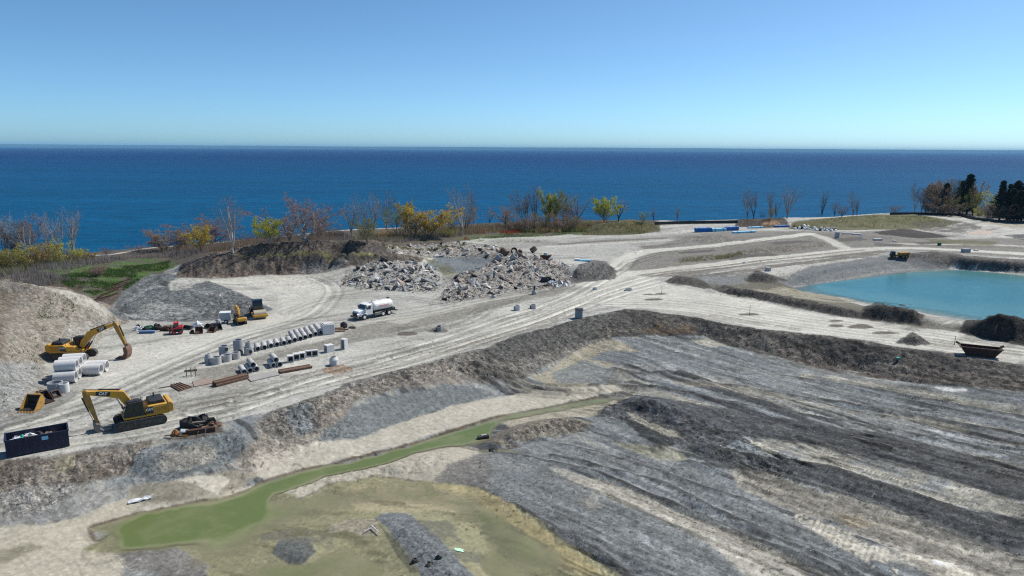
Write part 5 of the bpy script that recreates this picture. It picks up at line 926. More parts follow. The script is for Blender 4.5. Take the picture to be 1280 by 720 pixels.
manhole('tallest grey manhole barrel, open at the top', 296.4, 443.5, 1.35, 2.15, 0, (-.9, .5, .3), 'bluecon')
manhole('squat grey manhole ring in front of the tallest barrel', 293, 449.5, 1.35, .95)
manhole('grey manhole ring with a narrower cone stacked on top, left of the pipe row', 309.5, 444, 1.35, 1.05, 0, (-.8, .5, .26), 'concrete', None, 0, 'precast manhole sections in the pipe yard', .85)
manhole('wide blue grey manhole ring beside the large pale pipes', 65.5, 492, 1.75, 1.25, 0, None, 'bluecon'); manhole('small white manhole ring right of the wide blue grey ring', 78, 491.5, 1.15, 1.15, 0, None, 'concrete2')

# row of small pipes
small = pipe_mesh(2.55, .39, .09, 'concrete'); ph = math.atan2(2.4, -1.1)
row = [(322.5, 436.2), (331, 434.4), (338.8, 432.3), (346.6, 430.6), (355.2, 428.9), (362.3, 427.2), (369, 425), (375.6, 423.3), (381.9, 421.6), (388.4, 419.7), (395, 417.5), (401.7, 415.6)]
ordn = ['first', 'second', 'third', 'fourth', 'fifth', 'sixth', 'seventh', 'eighth', 'ninth', 'tenth', 'eleventh', 'twelfth']
for k, (u, v) in enumerate(row):
    x, y = W(u, v, .39); put(small, 'concrete_pipe', f'{ordn[k]} grey concrete pipe from the left in the long front row', 'concrete pipe', (x + math.cos(ph) * 1.27, y + math.sin(ph) * 1.27, .39), ph + RNG.uniform(-.03, .03), 'grey pipes in the long row')
for k in range(6):
    u, v = row[6 + k]; x, y = W(u, v, .39); put(small, 'concrete_pipe', f'{ordn[k]} grey concrete pipe from the left in the back row behind the long row', 'concrete pipe', (x + math.cos(ph) * 3.95, y + math.sin(ph) * 3.95, .39), ph + RNG.uniform(-.03, .03), 'grey pipes in the back row')
for nm, lst in (('left', [(305.4, 465, 'leftmost bottom'), (312.9, 463.2, 'middle bottom'), (320.8, 461.3, 'rightmost bottom'), (316.3, 456.2, 'top')]), ('right', [(342, 456.8, 'left bottom'), (350, 455.6, 'right bottom'), (345.2, 449.9, 'top')])):
    for u, v, q in lst:
        z = .39 if 'bottom' in q else .39 + .69; x, y = W(u, v, z); put(small, 'concrete_pipe', f'{q} grey pipe in the {nm} one of the two small pipe pyramids', 'concrete pipe', (x + math.cos(ph + .1) * 1.27, y + math.sin(ph + .1) * 1.27, z), ph + .1, f'pipes in the {nm} pyramid')

# catch basins, block, plates and beams
def open_box(label, u, v, d, rz, mat='concrete2', openings=1, name='catch_basin', group='square concrete catch basins'):
    """thick-walled precast box, open on its camera side"""
    x, y, z = at(u, v); w, dp, h = d; t = thing(name, label, 'catch basin', (x - math.sin(rz) * dp / 2, y + math.cos(rz) * dp / 2, z), rz, group); k = .14
    m = MB().box((0, dp / 2 - k / 2, h / 2), (w, k, h)); m.box((0, -k / 2, k / 2), (w, dp - k, k)).box((0, -k / 2, h - k / 2), (w, dp - k, k))
    for i in range(openings + 1):
        xx = -w / 2 + k / 2 + i * (w - k) / openings; m.box((xx, -k / 2, h / 2), (k, dp - k, h - 2 * k))
    m.build('shell', mat, t); o = MB()
    for i in range(openings): o.box((-w / 2 + k / 2 + (i + .5) * (w - k) / openings, dp / 2 - k - .01, h / 2), ((w - k) / openings - k, .02, h - 2 * k))
    o.build('recess_shade', 'black', t); return t  # black panels paint the shade at the back of each opening
g = math.radians(20)
open_box('leftmost small square concrete catch basin standing right of the pipe pyramids', 363.5, 453.5, (.9, .9, 1.0), g)
open_box('second square catch basin from the left, dark opening facing the camera', 371, 451, (.95, .9, 1.0), g); open_box('third square catch basin from the left, close beside the second', 378, 449.5, (.85, .9, 1.0), g)
open_box('low pale concrete frame with two shallow openings', 390, 446, (1.8, .5, .95), g, 'concrete2', 2, 'catch_basin'); open_box('cube shaped catch basin with its opening turned left, right of the low frame', 407, 440.5, (1.05, 1.15, 1.1), math.radians(-48))
open_box('tall narrow catch basin standing on end, rightmost of the row', 428.3, 437, (.8, .8, 1.6), math.radians(-25), 'concrete2')
x, y, z = at(408, 418.5); t = thing('concrete_block', 'large pale square concrete chamber at the right end of the pipe row', 'concrete chamber', (x, y + .9, z), math.radians(28)); MB().box((0, 0, .84), (1.9, 1.75, 1.68)).build('chamber', 'concrete2', t, bevel=.04); MB().box((0, 0, 1.74), (1.5, 1.4, .12)).build('cover', 'concrete2', t, bevel=.02)
x, y, z = at(429, 410.5); o = MB().lump((0, 0, .75), (1.25, 1.2, .9), 4, 9, 6, .1, False).build('black_bundle', 'tarpblack'); o.location = (x, y + .5, z - .35); tag(o, 'round black bundle beside the pale concrete chamber', 'bundle')
for k, (u, v, a) in enumerate(((422, 415, 20), (424, 413, 5), (427, 411.8, -12), (420, 412, 30))):
    x, y, z = at(u, v); o = MB().cyl((-1.2, 0, 0), (1.2, 0, 0), .13, n=10).build('rusty_pipe', 'rust', None, True); o.location = (x, y, z + .13 + .1 * (k % 2)); o.rotation_euler = (0, .05, math.radians(a)); tag(o, ['frontmost thin rusty pipe beside the pale concrete chamber', 'thin rusty pipe lying second in the heap beside the chamber', 'thin rusty pipe reaching farthest right beside the chamber', 'thin rusty pipe lying closest to the pale chamber'][k], 'steel pipe', 'rusty pipes by the concrete chamber')
x, y, z = at(441, 410); o = MB().lump((0, 0, .15), (1.6, .9, .35), 9, 8, 4, .2).build('dirt_lump', 'wood'); o.location = (x, y, z); tag(o, 'flat brown lump of soil right of the round black bundle', 'soil lump')
def quad_plate(label, pts, th, mat, name='steel_plate', ribs=0, cat='steel plate'):
    P = [Vector((*W(u, v, th), 0)) for u, v in pts]; c = sum(P, Vector()) / 4; t = thing(name, label, cat, (c.x, c.y, float(H0(c.x, c.y))))
    V_ = [(p.x - c.x, p.y - c.y, .0) for p in P] + [(p.x - c.x, p.y - c.y, th) for p in P]
    MB().add(V_, [(3, 2, 1, 0), (4, 5, 6, 7), (0, 1, 5, 4), (1, 2, 6, 5), (2, 3, 7, 6), (3, 0, 4, 7)]).build('plate', mat, t)
    q = [Vector(p) for p in V_[4:]]
    for i in range(ribs):
        k = (i + .5) / ribs; a = q[0].lerp(q[3], k); b = q[1].lerp(q[2], k); MB().cyl(a + Vector((0, 0, .03)), b + Vector((0, 0, .03)), .06, n=6).build('rib', 'darkrust' if mat == 'rust' else mat, t)
    return t
quad_plate('brown ribbed steel plate lying alone on the pale dust', [(224.7, 488), (212.5, 481), (225.5, 478), (239.7, 482.9)], .16, 'rust', ribs=4)
quad_plate('pinkish brown steel plate lying beside the rusty beams', [(242.5, 483), (240.6, 476), (261, 472.3), (268.8, 478)], .08, 'pinkplate'); quad_plate('pale grey steel plate between the two rusty beam stacks', [(313.8, 476.3), (308, 470.7), (344.8, 462.8), (349.4, 467.9)], .14, 'greyplate')
def beams(label, a, b, n, mat):
    (x0, y0), (x1, y1) = W(*a), W(*b); rz = math.atan2(y1 - y0, x1 - x0); L_ = math.hypot(x1 - x0, y1 - y0); t = thing('trench_panel', label, 'steel panel', ((x0 + x1) / 2, (y0 + y1) / 2 + .5, 0), rz)
    for k in range(n):
        MB().box((0, 0, .14 + .30 * k), (L_, 1.15 - .2 * k, .24)).build('panel', mat, t, bevel=.02)
        for y in (-.5, .5): MB().cyl((-L_ / 2, y * (1 - .2 * k), .28 + .30 * k), (L_ / 2, y * (1 - .2 * k), .28 + .30 * k), .08, n=8).build('edge_rail', mat, t, True)
beams('rusty steel panels stacked in front of the left pipe pyramid', (266, 484.5), (307, 474), 2, 'rust'); beams('rusty steel panels lying right of the pale grey plate', (348, 467.5), (387.5, 460.5), 1, 'rust')
x, y, z = at(239, 470); t = thing('sawhorse', 'low timber barricade rack on the pale dust left of the manhole rings', 'rack', (x, y, z), .4)
for yy in (-.25, .25): MB().box((0, yy, .75), (1.6, .08, .12)).build('rail', 'wood', t)
for xx in (-.55, .0, .55):
    for yy in (-.3, .3): MB().cyl((xx, yy * 1.3, 0), (xx, yy * .6, 1.15), .05, n=6).build('leg', 'wood', t)
o = MB().box((0, 0, .06), (1.2, .16, .12)).build('timber', 'wood'); o.location = (*at(205.5, 484.5)[:2], 0); o.rotation_euler = (0, 0, .6); tag(o, 'short dark timber left of the brown ribbed plate', 'timber')
t = manhole('pale manhole ring standing on a low brown mound by the road', 416.5, 457.5, 1.25, 1.15, .3, None, 'concrete2', (.28, .12, 'steel'), 0, 'manhole tops along the road')
GR = 'manhole tops along the road'
manhole('small pale manhole top in mid yard, left one of two', 646.5, 388.5, 1.25, .95, 0, (3.3, .4, .3), 'concrete2', None, 0, GR); manhole('small grey manhole top in mid yard, right one of two', 666.5, 386, 1.2, .75, 0, (3.4, .35, .28), 'concrete', None, 0, GR)
manhole('grey manhole with a dark lid beside the twin tracks near the pit edge', 724, 398, 1.45, 1.5, 0, None, 'bluecon', (.78, .16, 'black'), 0, GR); t = manhole('low concrete manhole cone with a dark pipe stub on top, below the rubble heap', 668, 368, 1.1, .8, .5, None, 'concrete', (.2, .95, 'black'), 0, GR)
manhole('tiny grey manhole top beside the grey verge, left of the dark pipe stub', 617, 372.5, .9, .55, .3, None, 'concrete', (.25, .2, 'black'), 0, GR); manhole('small grey manhole on a reddish soil patch between the tracks', 548.5, 414, 1.0, .7, 0, (3.4, .35, .25), 'bluecon', (.3, .15, 'black'), 0, GR)
manhole('low pale manhole top left of the road junction', 744, 363, 1.1, .6, 0, None, 'concrete2', None, 0, GR); manhole('low white manhole top on the pale road right of the junction', 786.5, 363.5, 1.6, .4, 0, None, 'concrete2', (.5, .12, 'greyplate'), 0, GR)
# ---------------------------------------------------------------- more machines
def wheel(parent, c, r, w, name='wheel', hub='white'):
    t = MB().cyl((0, -w / 2, 0), (0, w / 2, 0), r, n=18).build(name, 'rubber', parent, True, .03, loc=c)
    MB().cyl((0, -w / 2 - .02, 0), (0, w / 2 + .02, 0), r * .52, n=14).build('rim', hub, t, True); return t
def tanker():
    a = W(455.3, 400); b = W(486, 393.7); rz = heading((486, 393.7), (455.3, 400)); L_ = math.hypot(a[0] - b[0], a[1] - b[1])
    # local x forward, the left wheels run along y = +1.05
    ox, oy = a[0] + math.sin(rz) * 1.05, a[1] - math.cos(rz) * 1.05; fx_ = 0.0
    t = thing('tanker_truck', 'white tanker truck with red lettering on its tank, parked on the pale yard', 'truck', (ox, oy, 0), rz)
    back = -L_
    MB().box((back / 2 - .2, 0, .85), (L_ + 2.4, .9, .28)).build('chassis', 'black', t)
    for y in (-1.05, 1.05): wheel(t, (0, y, .52), .52, .34)
    for x in (back, back + 1.35):
        for y in (-.95, .95): wheel(t, (x, y, .52), .52, .56)
    MB().prism([(1.15, .75), (1.2, 1.25), (.95, 1.62), (-.35, 1.85), (-.35, .75)], -.82, .82).build('bonnet', 'white', t, bevel=.08)
    MB().box((1.2, 0, 1.05), (.06, 1.2, .62)).build('grille', 'black', t); MB().box((1.3, 0, .62), (.22, 2.3, .34)).build('bumper', 'steel', t, bevel=.03)
    for y in (-.75, .75): MB().cyl((1.1, y, 1.05), (1.24, y, 1.05), .15, n=10).build('headlight', 'chrome', t, True)
    for y in (-1.02, 1.02): MB().prism([(-.75, .75), (-.62, 1.1), (0, 1.22), (.62, 1.1), (.8, .75), (.62, .78), (.5, 1.0), (0, 1.1), (-.5, 1.0), (-.6, .78)], y - .2, y + .2).build('mudguard', 'white', t, bevel=.02)
    cb = MB().prism([(-.35, .8), (-.3, 1.85), (-.62, 2.62), (-1.9, 2.72), (-1.9, .8)], -1.12, 1.12).build('cab', 'white', t, bevel=.08)
    MB().add([(-.30, -.95, 1.92), (-.30, .95, 1.92), (-.58, .88, 2.54), (-.58, -.88, 2.54), (-.26, -.95, 1.92), (-.26, .95, 1.92), (-.54, .88, 2.54), (-.54, -.88, 2.54)], [(3, 2, 1, 0), (4, 5, 6, 7), (0, 1, 5, 4), (1, 2, 6, 5), (2, 3, 7, 6), (3, 0, 4, 7)]).build('windscreen', 'glass', cb)
    for y in (-1.13, 1.13): MB().prism([(-.75, 1.8), (-1.45, 1.8), (-1.45, 2.4), (-.95, 2.38)], y - .01, y + .01).build('side_window', 'glass', cb)
    for y in (-1.3, 1.3): MB().box((-.5, y, 2.1), (.12, .2, .5)).build('mirror', 'black', cb)
    MB().cyl((-2.05, .7, .9), (-2.05, .7, 3.25), .09, n=10).build('exhaust_stack', 'chrome', t, True)
    x1, x0 = -2.3, back - 1.0; n = 22; v = []; f = []
    xs = [x0, x0 + .12, x0 + .3, x1 - .3, x1 - .12, x1]; ks = [.86, .96, 1, 1, .96, .86]
    for x, k in zip(xs, ks):
        for i in range(n): q = 2 * math.pi * i / n; v.append((x, 1.18 * k * math.cos(q), 1.98 + .92 * k * math.sin(q)))
    for j in range(5):
        for i in range(n): f.append((j * n + i, j * n + (i + 1) % n, (j + 1) * n + (i + 1) % n, (j + 1) * n + i))
    f += [tuple(range(n - 1, -1, -1)), tuple(range(5 * n, 6 * n))]
    tk = MB().add(v, f).build('tank', 'white', t, True)
    for x in (x0 + .9, (x0 + x1) / 2, x1 - .9): MB().cyl((x, 0, 2.86), (x, 0, 2.98), .26, n=12).build('hatch', 'white', tk, True)
    MB().box(((x0 + x1) / 2, 1.0, 1.05), (x1 - x0, .1, .16)).build('side_rail', 'black', t); MB().box((-3.0, 1.0, .72), (1.5, .5, .5)).build('tool_box', 'steel', t, bevel=.03)
    MB().box((x0 - .35, 0, .95), (.7, 1.7, .6)).build('pump', 'black', t, bevel=.05); MB().box((x0 - .9, 0, .62), (.5, 2.2, .1)).build('spray_bar', 'black', t)
    MB().box((x0 + .35, 0, 2.98), (.4, .5, .2)).build('rear_valve', 'black', t)
    # red lettering: worn strokes, no word can be made out
    R = random.Random(2); st = MB(); xx = (x0 + x1) / 2 + 1.05
    for k in range(7):
        for (dx, dz, w, h, r) in (((0, 0, .05, .30, 0), (.10, .13, .2, .05, 0), (.18, 0, .05, .28, 0)), ((0, 0, .05, .30, .3), (.14, 0, .05, .30, -.3), (.07, -.03, .14, .05, 0)), ((0, 0, .05, .3, 0), (.1, 0, .18, .05, 0), (.1, -.13, .18, .05, 0)))[k % 3]:
            st.box((xx - k * .31 - dx, 1.195, 2.03 + dz), (w, .012, h), 0, r)
    st.build('lettering', 'red', tk)
tanker()
def roller():
    p = at(325, 398); rz = heading((319, 394), (331, 399)); rz = heading((320, 392), (327, 399.5)); t = thing('road_roller', 'yellow drum roller with dark cab parked at the end of the machine line', 'road roller', p, rz)
    MB().cyl((0, -1.05, .78), (0, 1.05, .78), .78, n=26).build('drum', 'drum', t, True)
    fr = MB()
    for y in (-1.18, 1.18): fr.box((-.1, y, .72), (1.7, .16, .4))
    fr.box((-1.0, 0, .8), (.3, 2.5, .4)); fr.box((.9, 0, .66), (.2, 2.5, .36)); fr.build('drum_frame', 'yellow', t, bevel=.03)
    MB().box((-3.2, 0, 1.15), (2.3, 1.7, .9)).build('engine_hood', 'black', t, bevel=.1); MB().box((-1.75, 0, .95), (1.0, 1.5, .5)).build('deck', 'black', t)
    cb = MB().prism([(-2.5, 1.2), (-1.2, 1.2), (-1.15, 2.1), (-1.4, 3.0), (-2.5, 3.0)], -.8, .8).build('cab', 'dkblue', t, bevel=.05)
    for y in (-.81, .81): MB().prism([(-2.4, 1.6), (-1.3, 1.6), (-1.3, 2.1), (-1.5, 2.8), (-2.4, 2.8)], y - .01, y + .01).build('side_window', 'glass', cb)
    MB().prism([(-1.16, 1.5), (-1.1, 2.1), (-1.36, 2.85), (-1.4, 2.85), (-1.15, 2.1), (-1.2, 1.5)], -.7, .7).build('windscreen', 'glass', cb); MB().box((-1.95, 0, 3.04), (1.3, 1.8, .1)).build('cab_roof', 'dkblue', cb)
    for y in (-.95, .95): wheel(t, (-3.1, y, .75), .75, .5, hub='yellow')
roller()
def loader():
    p = at(221, 417); t = thing('compact_loader', 'small red compact loader among the attachments, forks pointing left', 'loader', p, math.radians(200)); t.scale = (.84, .84, .84)
    MB().box((-.2, 0, .75), (1.9, 1.15, .7)).build('body', 'black', t, bevel=.06); MB().prism([(-1.15, 1.0), (-.35, 1.0), (-.35, 1.4), (-1.0, 1.5), (-1.2, 1.35)], -.6, .6).build('engine_hood', 'red', t, bevel=.05)
    cb = MB().prism([(-.4, 1.1), (.55, 1.1), (.55, 1.5), (.35, 2.15), (-.4, 2.15)], -.55, .55).build('cab', 'black', t, bevel=.04); MB().box((-.02, 0, 2.2), (1.0, 1.2, .12)).build('cab_roof', 'red', cb, bevel=.03)
    for y in (-.56, .56): MB().prism([(-.3, 1.5), (.4, 1.5), (.25, 2.05), (-.3, 2.05)], y - .01, y + .01).build('side_window', 'glass', cb)
    for y in (-.68, .68): MB().prism([(-1.2, 1.35), (-1.1, 1.65), (.6, 1.2), (1.15, .55), (1.05, .4), (.5, 1.0)], y - .08, y + .08).build('lift_arm', 'red', t)
    for x in (-.75, .45):
        for y in (-.72, .72): wheel(t, (x, y, .42), .42, .32, hub='red')
    MB().box((1.2, 0, .45), (.12, 1.4, .7)).build('carriage', 'black', t)
    for y in (-.4, .4): MB().box((1.8, y, .12), (1.2, .14, .08)).build('fork', 'steel', t)
    MB().cyl((-.3, .3, 2.2), (-.3, .3, 2.6), .06, n=6).build('beacon', 'rust', t)
loader()
x, y, z = at(280, 404.5); t = thing('box_trailer', 'small grey box trailer standing left of the mini excavator', 'trailer', (x, y + .8, z), math.radians(15))
MB().box((0, 0, 1.15), (1.75, 1.5, 1.35)).build('box', 'greybox', t, bevel=.04); MB().box((-1.2, 0, .45), (1.0, .1, .1)).build('drawbar', 'black', t); MB().box((0, 0, 1.86), (1.85, 1.6, .08)).build('lid', 'white', t)
for yy in (-.8, .8): wheel(t, (.1, yy, .32), .32, .2)
x, y, z = at(273.5, 406); o = MB().lump((0, 0, .4), (.95, .9, .9), 5, 9, 5, .12).build('fuel_drum', 'greybox'); o.location = (x, y, z); tag(o, 'rounded grey drum beside the grey box trailer', 'drum')
def heap(label, u, v, d, mat, cat, seed, name, n=9, m=5, rough=.3, rz=0.0):
    x, y, z = at(u, v); o = MB().lump((0, 0, 0), d, seed, n, m, rough).build(name, mat); o.location = (x, y + d[1] * .3, z); o.rotation_euler = (0, 0, rz); return tag(o, label, cat)
def blocky(label, u, v, d, mat, cat, name, rz, parts=()):
    x, y, z = at(u, v); t = thing(name, label, cat, (x, y + d[1] * .3, z), rz)
    return t
heap('white plastic bag at the left end of the attachment line', 170, 413.2, (.9, .8, .9), 'tarpwhite', 'bag', 11, 'plastic_bag'); heap('white bag with dark top, second from the left end of the attachment line', 176, 412.6, (.9, .7, .8), 'tarpwhite', 'bag', 12, 'plastic_bag'); heap('small dark bag behind the two white bags', 172, 410.5, (.8, .8, .9), 'tarpblack', 'bag', 13, 'plastic_bag')
heap('crumpled green tarpaulin behind the blue beam', 187, 411.8, (2.0, 1.2, .7), 'tarpgreen', 'tarpaulin', 14, 'tarpaulin', 12, 6, .4); heap('low dark tarpaulin left of the green one', 181, 413, (1.3, .8, .55), 'tarpblack', 'tarpaulin', 15, 'tarpaulin', 10, 5, .4); heap('tall black tarpaulin heap right of the green tarpaulin', 195.5, 412.5, (1.6, 1.4, 1.25), 'tarpblack', 'tarpaulin', 16, 'tarpaulin', 11, 6, .3)
def at_box(label, name, cat, u, v, d, mat, rz, z=0.0, tilt=0.0):
    x, y, z0 = at(u, v); o = MB().box((0, 0, d[2] / 2), d).build(name, mat, None, bevel=min(.02, d[2] / 5)); o.location = (x, y, z0 + z); o.rotation_euler = (0, tilt, rz); return tag(o, label, cat)
x, y, z = at(184, 416.5); t = thing('steel_beam', 'faded blue steel beam lying in front of the green tarpaulin', 'beam', (x, y, z), .12); MB().box((0, 0, .05), (2.5, .5, .08)).build('flange', 'beamblue', t); MB().box((0, 0, .22), (2.5, .08, .26)).build('web', 'beamblue', t); MB().box((0, 0, .38), (2.5, .5, .07)).build('flange', 'beamblue', t)
R_ = random.Random(5); x, y, z = at(206, 414); t = thing('scrap_pile', 'pile of rust brown scrap steel left of the red loader', 'scrap pile', (x, y + .6, z))
MB().lump((0, 0, 0), (2.4, 1.3, .8), 21, 11, 5, .4).build('heap', 'darkrust', t)
for k in range(9): a = R_.uniform(-1, 1); MB().cyl((a - .8, R_.uniform(-.5, .5), .3 + R_.uniform(0, .5)), (a + .8, R_.uniform(-.5, .5), .3 + R_.uniform(0, .5)), .06, n=6).build('bar', 'rust', t)
def attach(label, u, v, w, mat, rz, s=.7):
    t = thing('bucket_attachment', label, 'bucket', at(u, v), rz); prof = [(x_ * s, z_ * s) for x_, z_ in ((-.7, .0), (.2, .0), (.6, .35), (.6, 1.0), (.48, 1.0), (.46, .42), (.12, .14), (-.7, .1))]
    MB().prism(prof, -w / 2, w / 2).build('shell', mat, t, bevel=.02)
    for yy in (-w / 2 - .02, w / 2 + .02): MB().prism([(x_ * s, z_ * s) for x_, z_ in ((-.7, 0), (.2, 0), (.6, .35), (.6, 1.0), (-.1, .75))], yy - .02, yy + .02).build('side_plate', mat, t)
attach('black bucket behind the red loader', 234, 411.5, 1.6, 'black', 1.2, .6); attach('brown bucket standing in front of the white bags', 249, 416.2, 1.1, 'darkrust', 1.9, .95); attach('dark fork frame lying left of the brown bucket', 240, 416.5, 1.0, 'black', .6, .5); attach('dark red bucket right of the brown bucket', 265, 415, 1.1, 'darkrust', 1.4, .8)
attach('black toothed bucket leaning near the grey drum', 271.5, 412, 1.3, 'black', 2.3, 1.0); attach('low black bucket between the dark red bucket and the grey drum', 260, 410.5, 1.4, 'black', 1.0, .7)
heap('white bulk bags piled up behind the brown bucket', 247, 409.5, (1.7, 1.2, 1.4), 'tarpwhite', 'bulk bag', 31, 'bulk_bag', 9, 6, .2); heap('lower white bulk bag on the left of the pile', 242, 410, (1.1, .9, .7), 'tarpwhite', 'bulk bag', 32, 'bulk_bag', 8, 5, .25)
# wreckage on the pit edge
heap('left hump of black tarpaulin on the wreckage at the pit edge', 237, 536, (2.6, 1.6, 1.5), 'tarpblack', 'tarpaulin', 41, 'tarpaulin', 12, 7, .3); heap('right hump of black tarpaulin on the wreckage at the pit edge', 255, 531.5, (2.0, 1.4, 1.35), 'tarpblack', 'tarpaulin', 42, 'tarpaulin', 12, 7, .3)
at_box('long rusty girder lying across the wreckage at the pit edge', 'girder', 'girder', 251, 541, (2.9, .5, .5), 'darkrust', .42, .0); at_box('grey bent sheet in the wreckage left of the rusty girder', 'metal_sheet', 'sheet', 236, 542, (1.6, .8, .08), 'greybox', .4, .28, .2); at_box('pale timber between the two black tarpaulin humps', 'timber', 'timber', 249, 536.5, (1.3, .18, .14), 'pinkplate', .35, .75)
heap('orange and white crushed barrel at the left end of the wreckage', 218.5, 545, (.9, .8, .75), 'orange', 'barrel', 43, 'crushed_barrel', 9, 6, .3); heap('white plastic lump beside the crushed orange barrel', 224.5, 543.5, (.45, .4, .5), 'tarpwhite', 'plastic lump', 44, 'plastic_lump'); heap('brown soil lump at the right end of the wreckage', 266, 534, (1.5, 1.2, .6), 'rust', 'soil lump', 45, 'soil_lump', 10, 5, .4)
for k, (u, v, a) in enumerate(((247, 547, 1.2), (257, 544, 1.3), (212, 547.5, .5), (229, 547.5, .3))): at_box(['thin yellow strut standing in front of the rusty girder', 'second thin strut right of the yellow one in the wreckage', 'dark bar sticking out left of the crushed barrel', 'yellowish bar lying under the wreckage'][k], 'strut', 'strut', u, v, (.9, .08, .08), ['dkyellow', 'greyplate', 'black', 'dkyellow'][k], .3, .25, -a if k < 2 else .1)
# hopper bin on the pit rim
a = W(1213, 446.5); rz = heading((1213, 446), (1242, 449)); t = thing('skip_hopper', 'rusty red-brown hopper bin with sloping ends beside the pit rim', 'hopper', (at(1229, 447)[0], at(1229, 447)[1] + .9, at(1229, 447)[2]), rz)
hv = [(-1.75, -.8, .02), (1.75, -.8, .02), (1.75, .8, .02), (-1.75, .8, .02), (-2.65, -1.0, 1.35), (2.65, -1.0, 1.35), (2.65, 1.0, 1.35), (-2.65, 1.0, 1.35)]; iv = [(p[0] * .95, p[1] * .9, p[2] + .06 if p[2] < 1 else p[2]) for p in hv]
MB().add(hv + iv, [(3, 2, 1, 0), (0, 1, 5, 4), (1, 2, 6, 5), (2, 3, 7, 6), (3, 0, 4, 7), (8, 9, 10, 11), (8, 12, 13, 9), (9, 13, 14, 10), (10, 14, 15, 11), (11, 15, 12, 8), (4, 5, 13, 12), (5, 6, 14, 13), (6, 7, 15, 14), (7, 4, 12, 15)]).build('shell', 'darkrust', t)
for yy in (-1.0, 1.0): MB().box((0, yy, 1.36), (5.5, .12, .12)).build('rim', 'rust', t)
for xx in (-1, 1):
    MB().box((xx * 2.72, 0, 1.38), (.12, 1.88, .12)).build('rim', 'rust', t); MB().box((xx * 2.85, .75, 1.55), (.5, .25, .3), 0, -.5 * xx).build('lug', 'rust', t)
# articulated dump truck far off
p = at(1124, 322.5); t = thing('dump_truck', 'yellow dump truck with black cab standing on the bank above the pond', 'dump truck', p, math.radians(172)); t.scale = (.64, .64, .64)
MB().prism([(-3.4, 1.35), (.2, 1.2), (.5, 2.5), (-3.7, 2.75), (-4.0, 2.2)], -1.45, 1.45).build('dump_body', 'dumpyel', t, bevel=.05); MB().box((-.8, 0, .95), (6.0, 1.2, .4)).build('chassis', 'black', t); MB().box((1.2, 0, 1.3), (.9, 1.6, .7)).build('engine', 'dkyellow', t)
cb = MB().prism([(2.1, 1.0), (3.9, 1.0), (3.7, 2.0), (3.2, 3.0), (2.1, 3.0)], -1.2, 1.2).build('cab', 'black', t, bevel=.05); MB().prism([(3.72, 2.05), (3.28, 2.9), (3.24, 2.9), (3.68, 2.05)], -1.0, 1.0).build('windscreen', 'glass', cb)
for xx in (-2.6, -1.1, 2.6):
    for yy in (-1.25, 1.25): wheel(t, (xx, yy, .85), .85, .6, hub='dkyellow')

# ---------------------------------------------------------------- far stores of pipe and bags
def bundle(label, a, b, h, mat, n, grp='bundles of plastic pipe on the far plateau'):
    p0 = at(*a); p1 = at(*b); L_ = math.hypot(p1[0] - p0[0], p1[1] - p0[1]); rz = math.atan2(p1[1] - p0[1], p1[0] - p0[0]); t = thing('pipe_bundle', label, 'pipe bundle', ((p0[0] + p1[0]) / 2, (p0[1] + p1[1]) / 2, (p0[2] + p1[2]) / 2), rz, grp)
    r = h / (2 * n); me = MB().cyl((-L_ / 2, 0, 0), (L_ / 2, 0, 0), r, n=8).mesh('pipe', MT[mat], True)
    for j in range(n):
        for i in range(3): link_mesh('pipe', me, t, (RNG.uniform(-.1, .1), (i - 1) * 2 * r + .3, r + j * 2 * r * .98))
    for xx in (-L_ * .3, L_ * .3): MB().box((xx, .3, h / 2), (.12, 6.3 * r, h + .05)).build('strap', 'wood', t)
bundle('leftmost dark blue bundle of pipes on the far plateau', (869.5, 290.3), (889.5, 289.8), 1.6, 'blue', 3); bundle('light blue pipe bundle between two dark blue bundles', (890, 290), (907, 289.2), 1.3, 'ltblue', 3); bundle('dark blue pipe bundle right of the light blue one', (907, 288.8), (922.5, 288), 1.6, 'blue', 3)
bundle('long low light blue pipe bundle in front of the dark blue bundles', (916.5, 291.8), (944, 290.8), .7, 'ltblue', 2); bundle('low light blue pipe bundle farthest back near the dark soil mound', (936, 285.6), (954, 284.8), .6, 'ltblue', 2); bundle('low blue pipe bundle left of the heap of black and white bags', (968.5, 284.3), (986.5, 283.6), .8, 'blue', 2)
R_ = random.Random(12); bag = [MB().lump((0, 0, 0), (1.3, 1.2, 1.0), 60 + k, 7, 5, .22) for k in range(4)]; bm = [(b.mesh('bulk_bag', MT['tarpblack']), b.mesh('bulk_bag', MT['white'])) for b in bag]
for k in range(34):
    u = 993 + 52 * (k / 33) + R_.uniform(-2, 2); v = 287.2 + 2.2 * (k / 33) - R_.uniform(0, 2.6); dark = R_.random() < (.75 if u < 1005 else .35); p = at(u, v); sc = R_.uniform(.7, 1.25)
    o = link_mesh('bulk_bag', bm[k % 4][0 if dark else 1], None, (p[0], p[1], p[2] + (.7 if k % 3 == 0 and u < 1030 else 0)), (0, 0, R_.uniform(0, 6)), (sc, sc, sc)); tag(o, ('black' if dark else 'white') + ' bulk bag in the far heap below the green slope', 'bulk bag', 'black and white bags on the far plateau')
at_box('dark upright cabinet right of the far heap of bags', 'site_cabinet', 'cabinet', 1046, 297.3, (1.2, 1.0, 2.0), 'greybox', .2); at_box('low pale slab pile right of the far bag heap', 'slab_pile', 'slab pile', 1060, 292.8, (4.0, 1.0, .5), 'concrete2', .05); at_box('low white slab at the right end of the far slab pile', 'concrete_slab', 'slab', 1071, 293.6, (3.2, 1.0, .5), 'concrete2', .05)
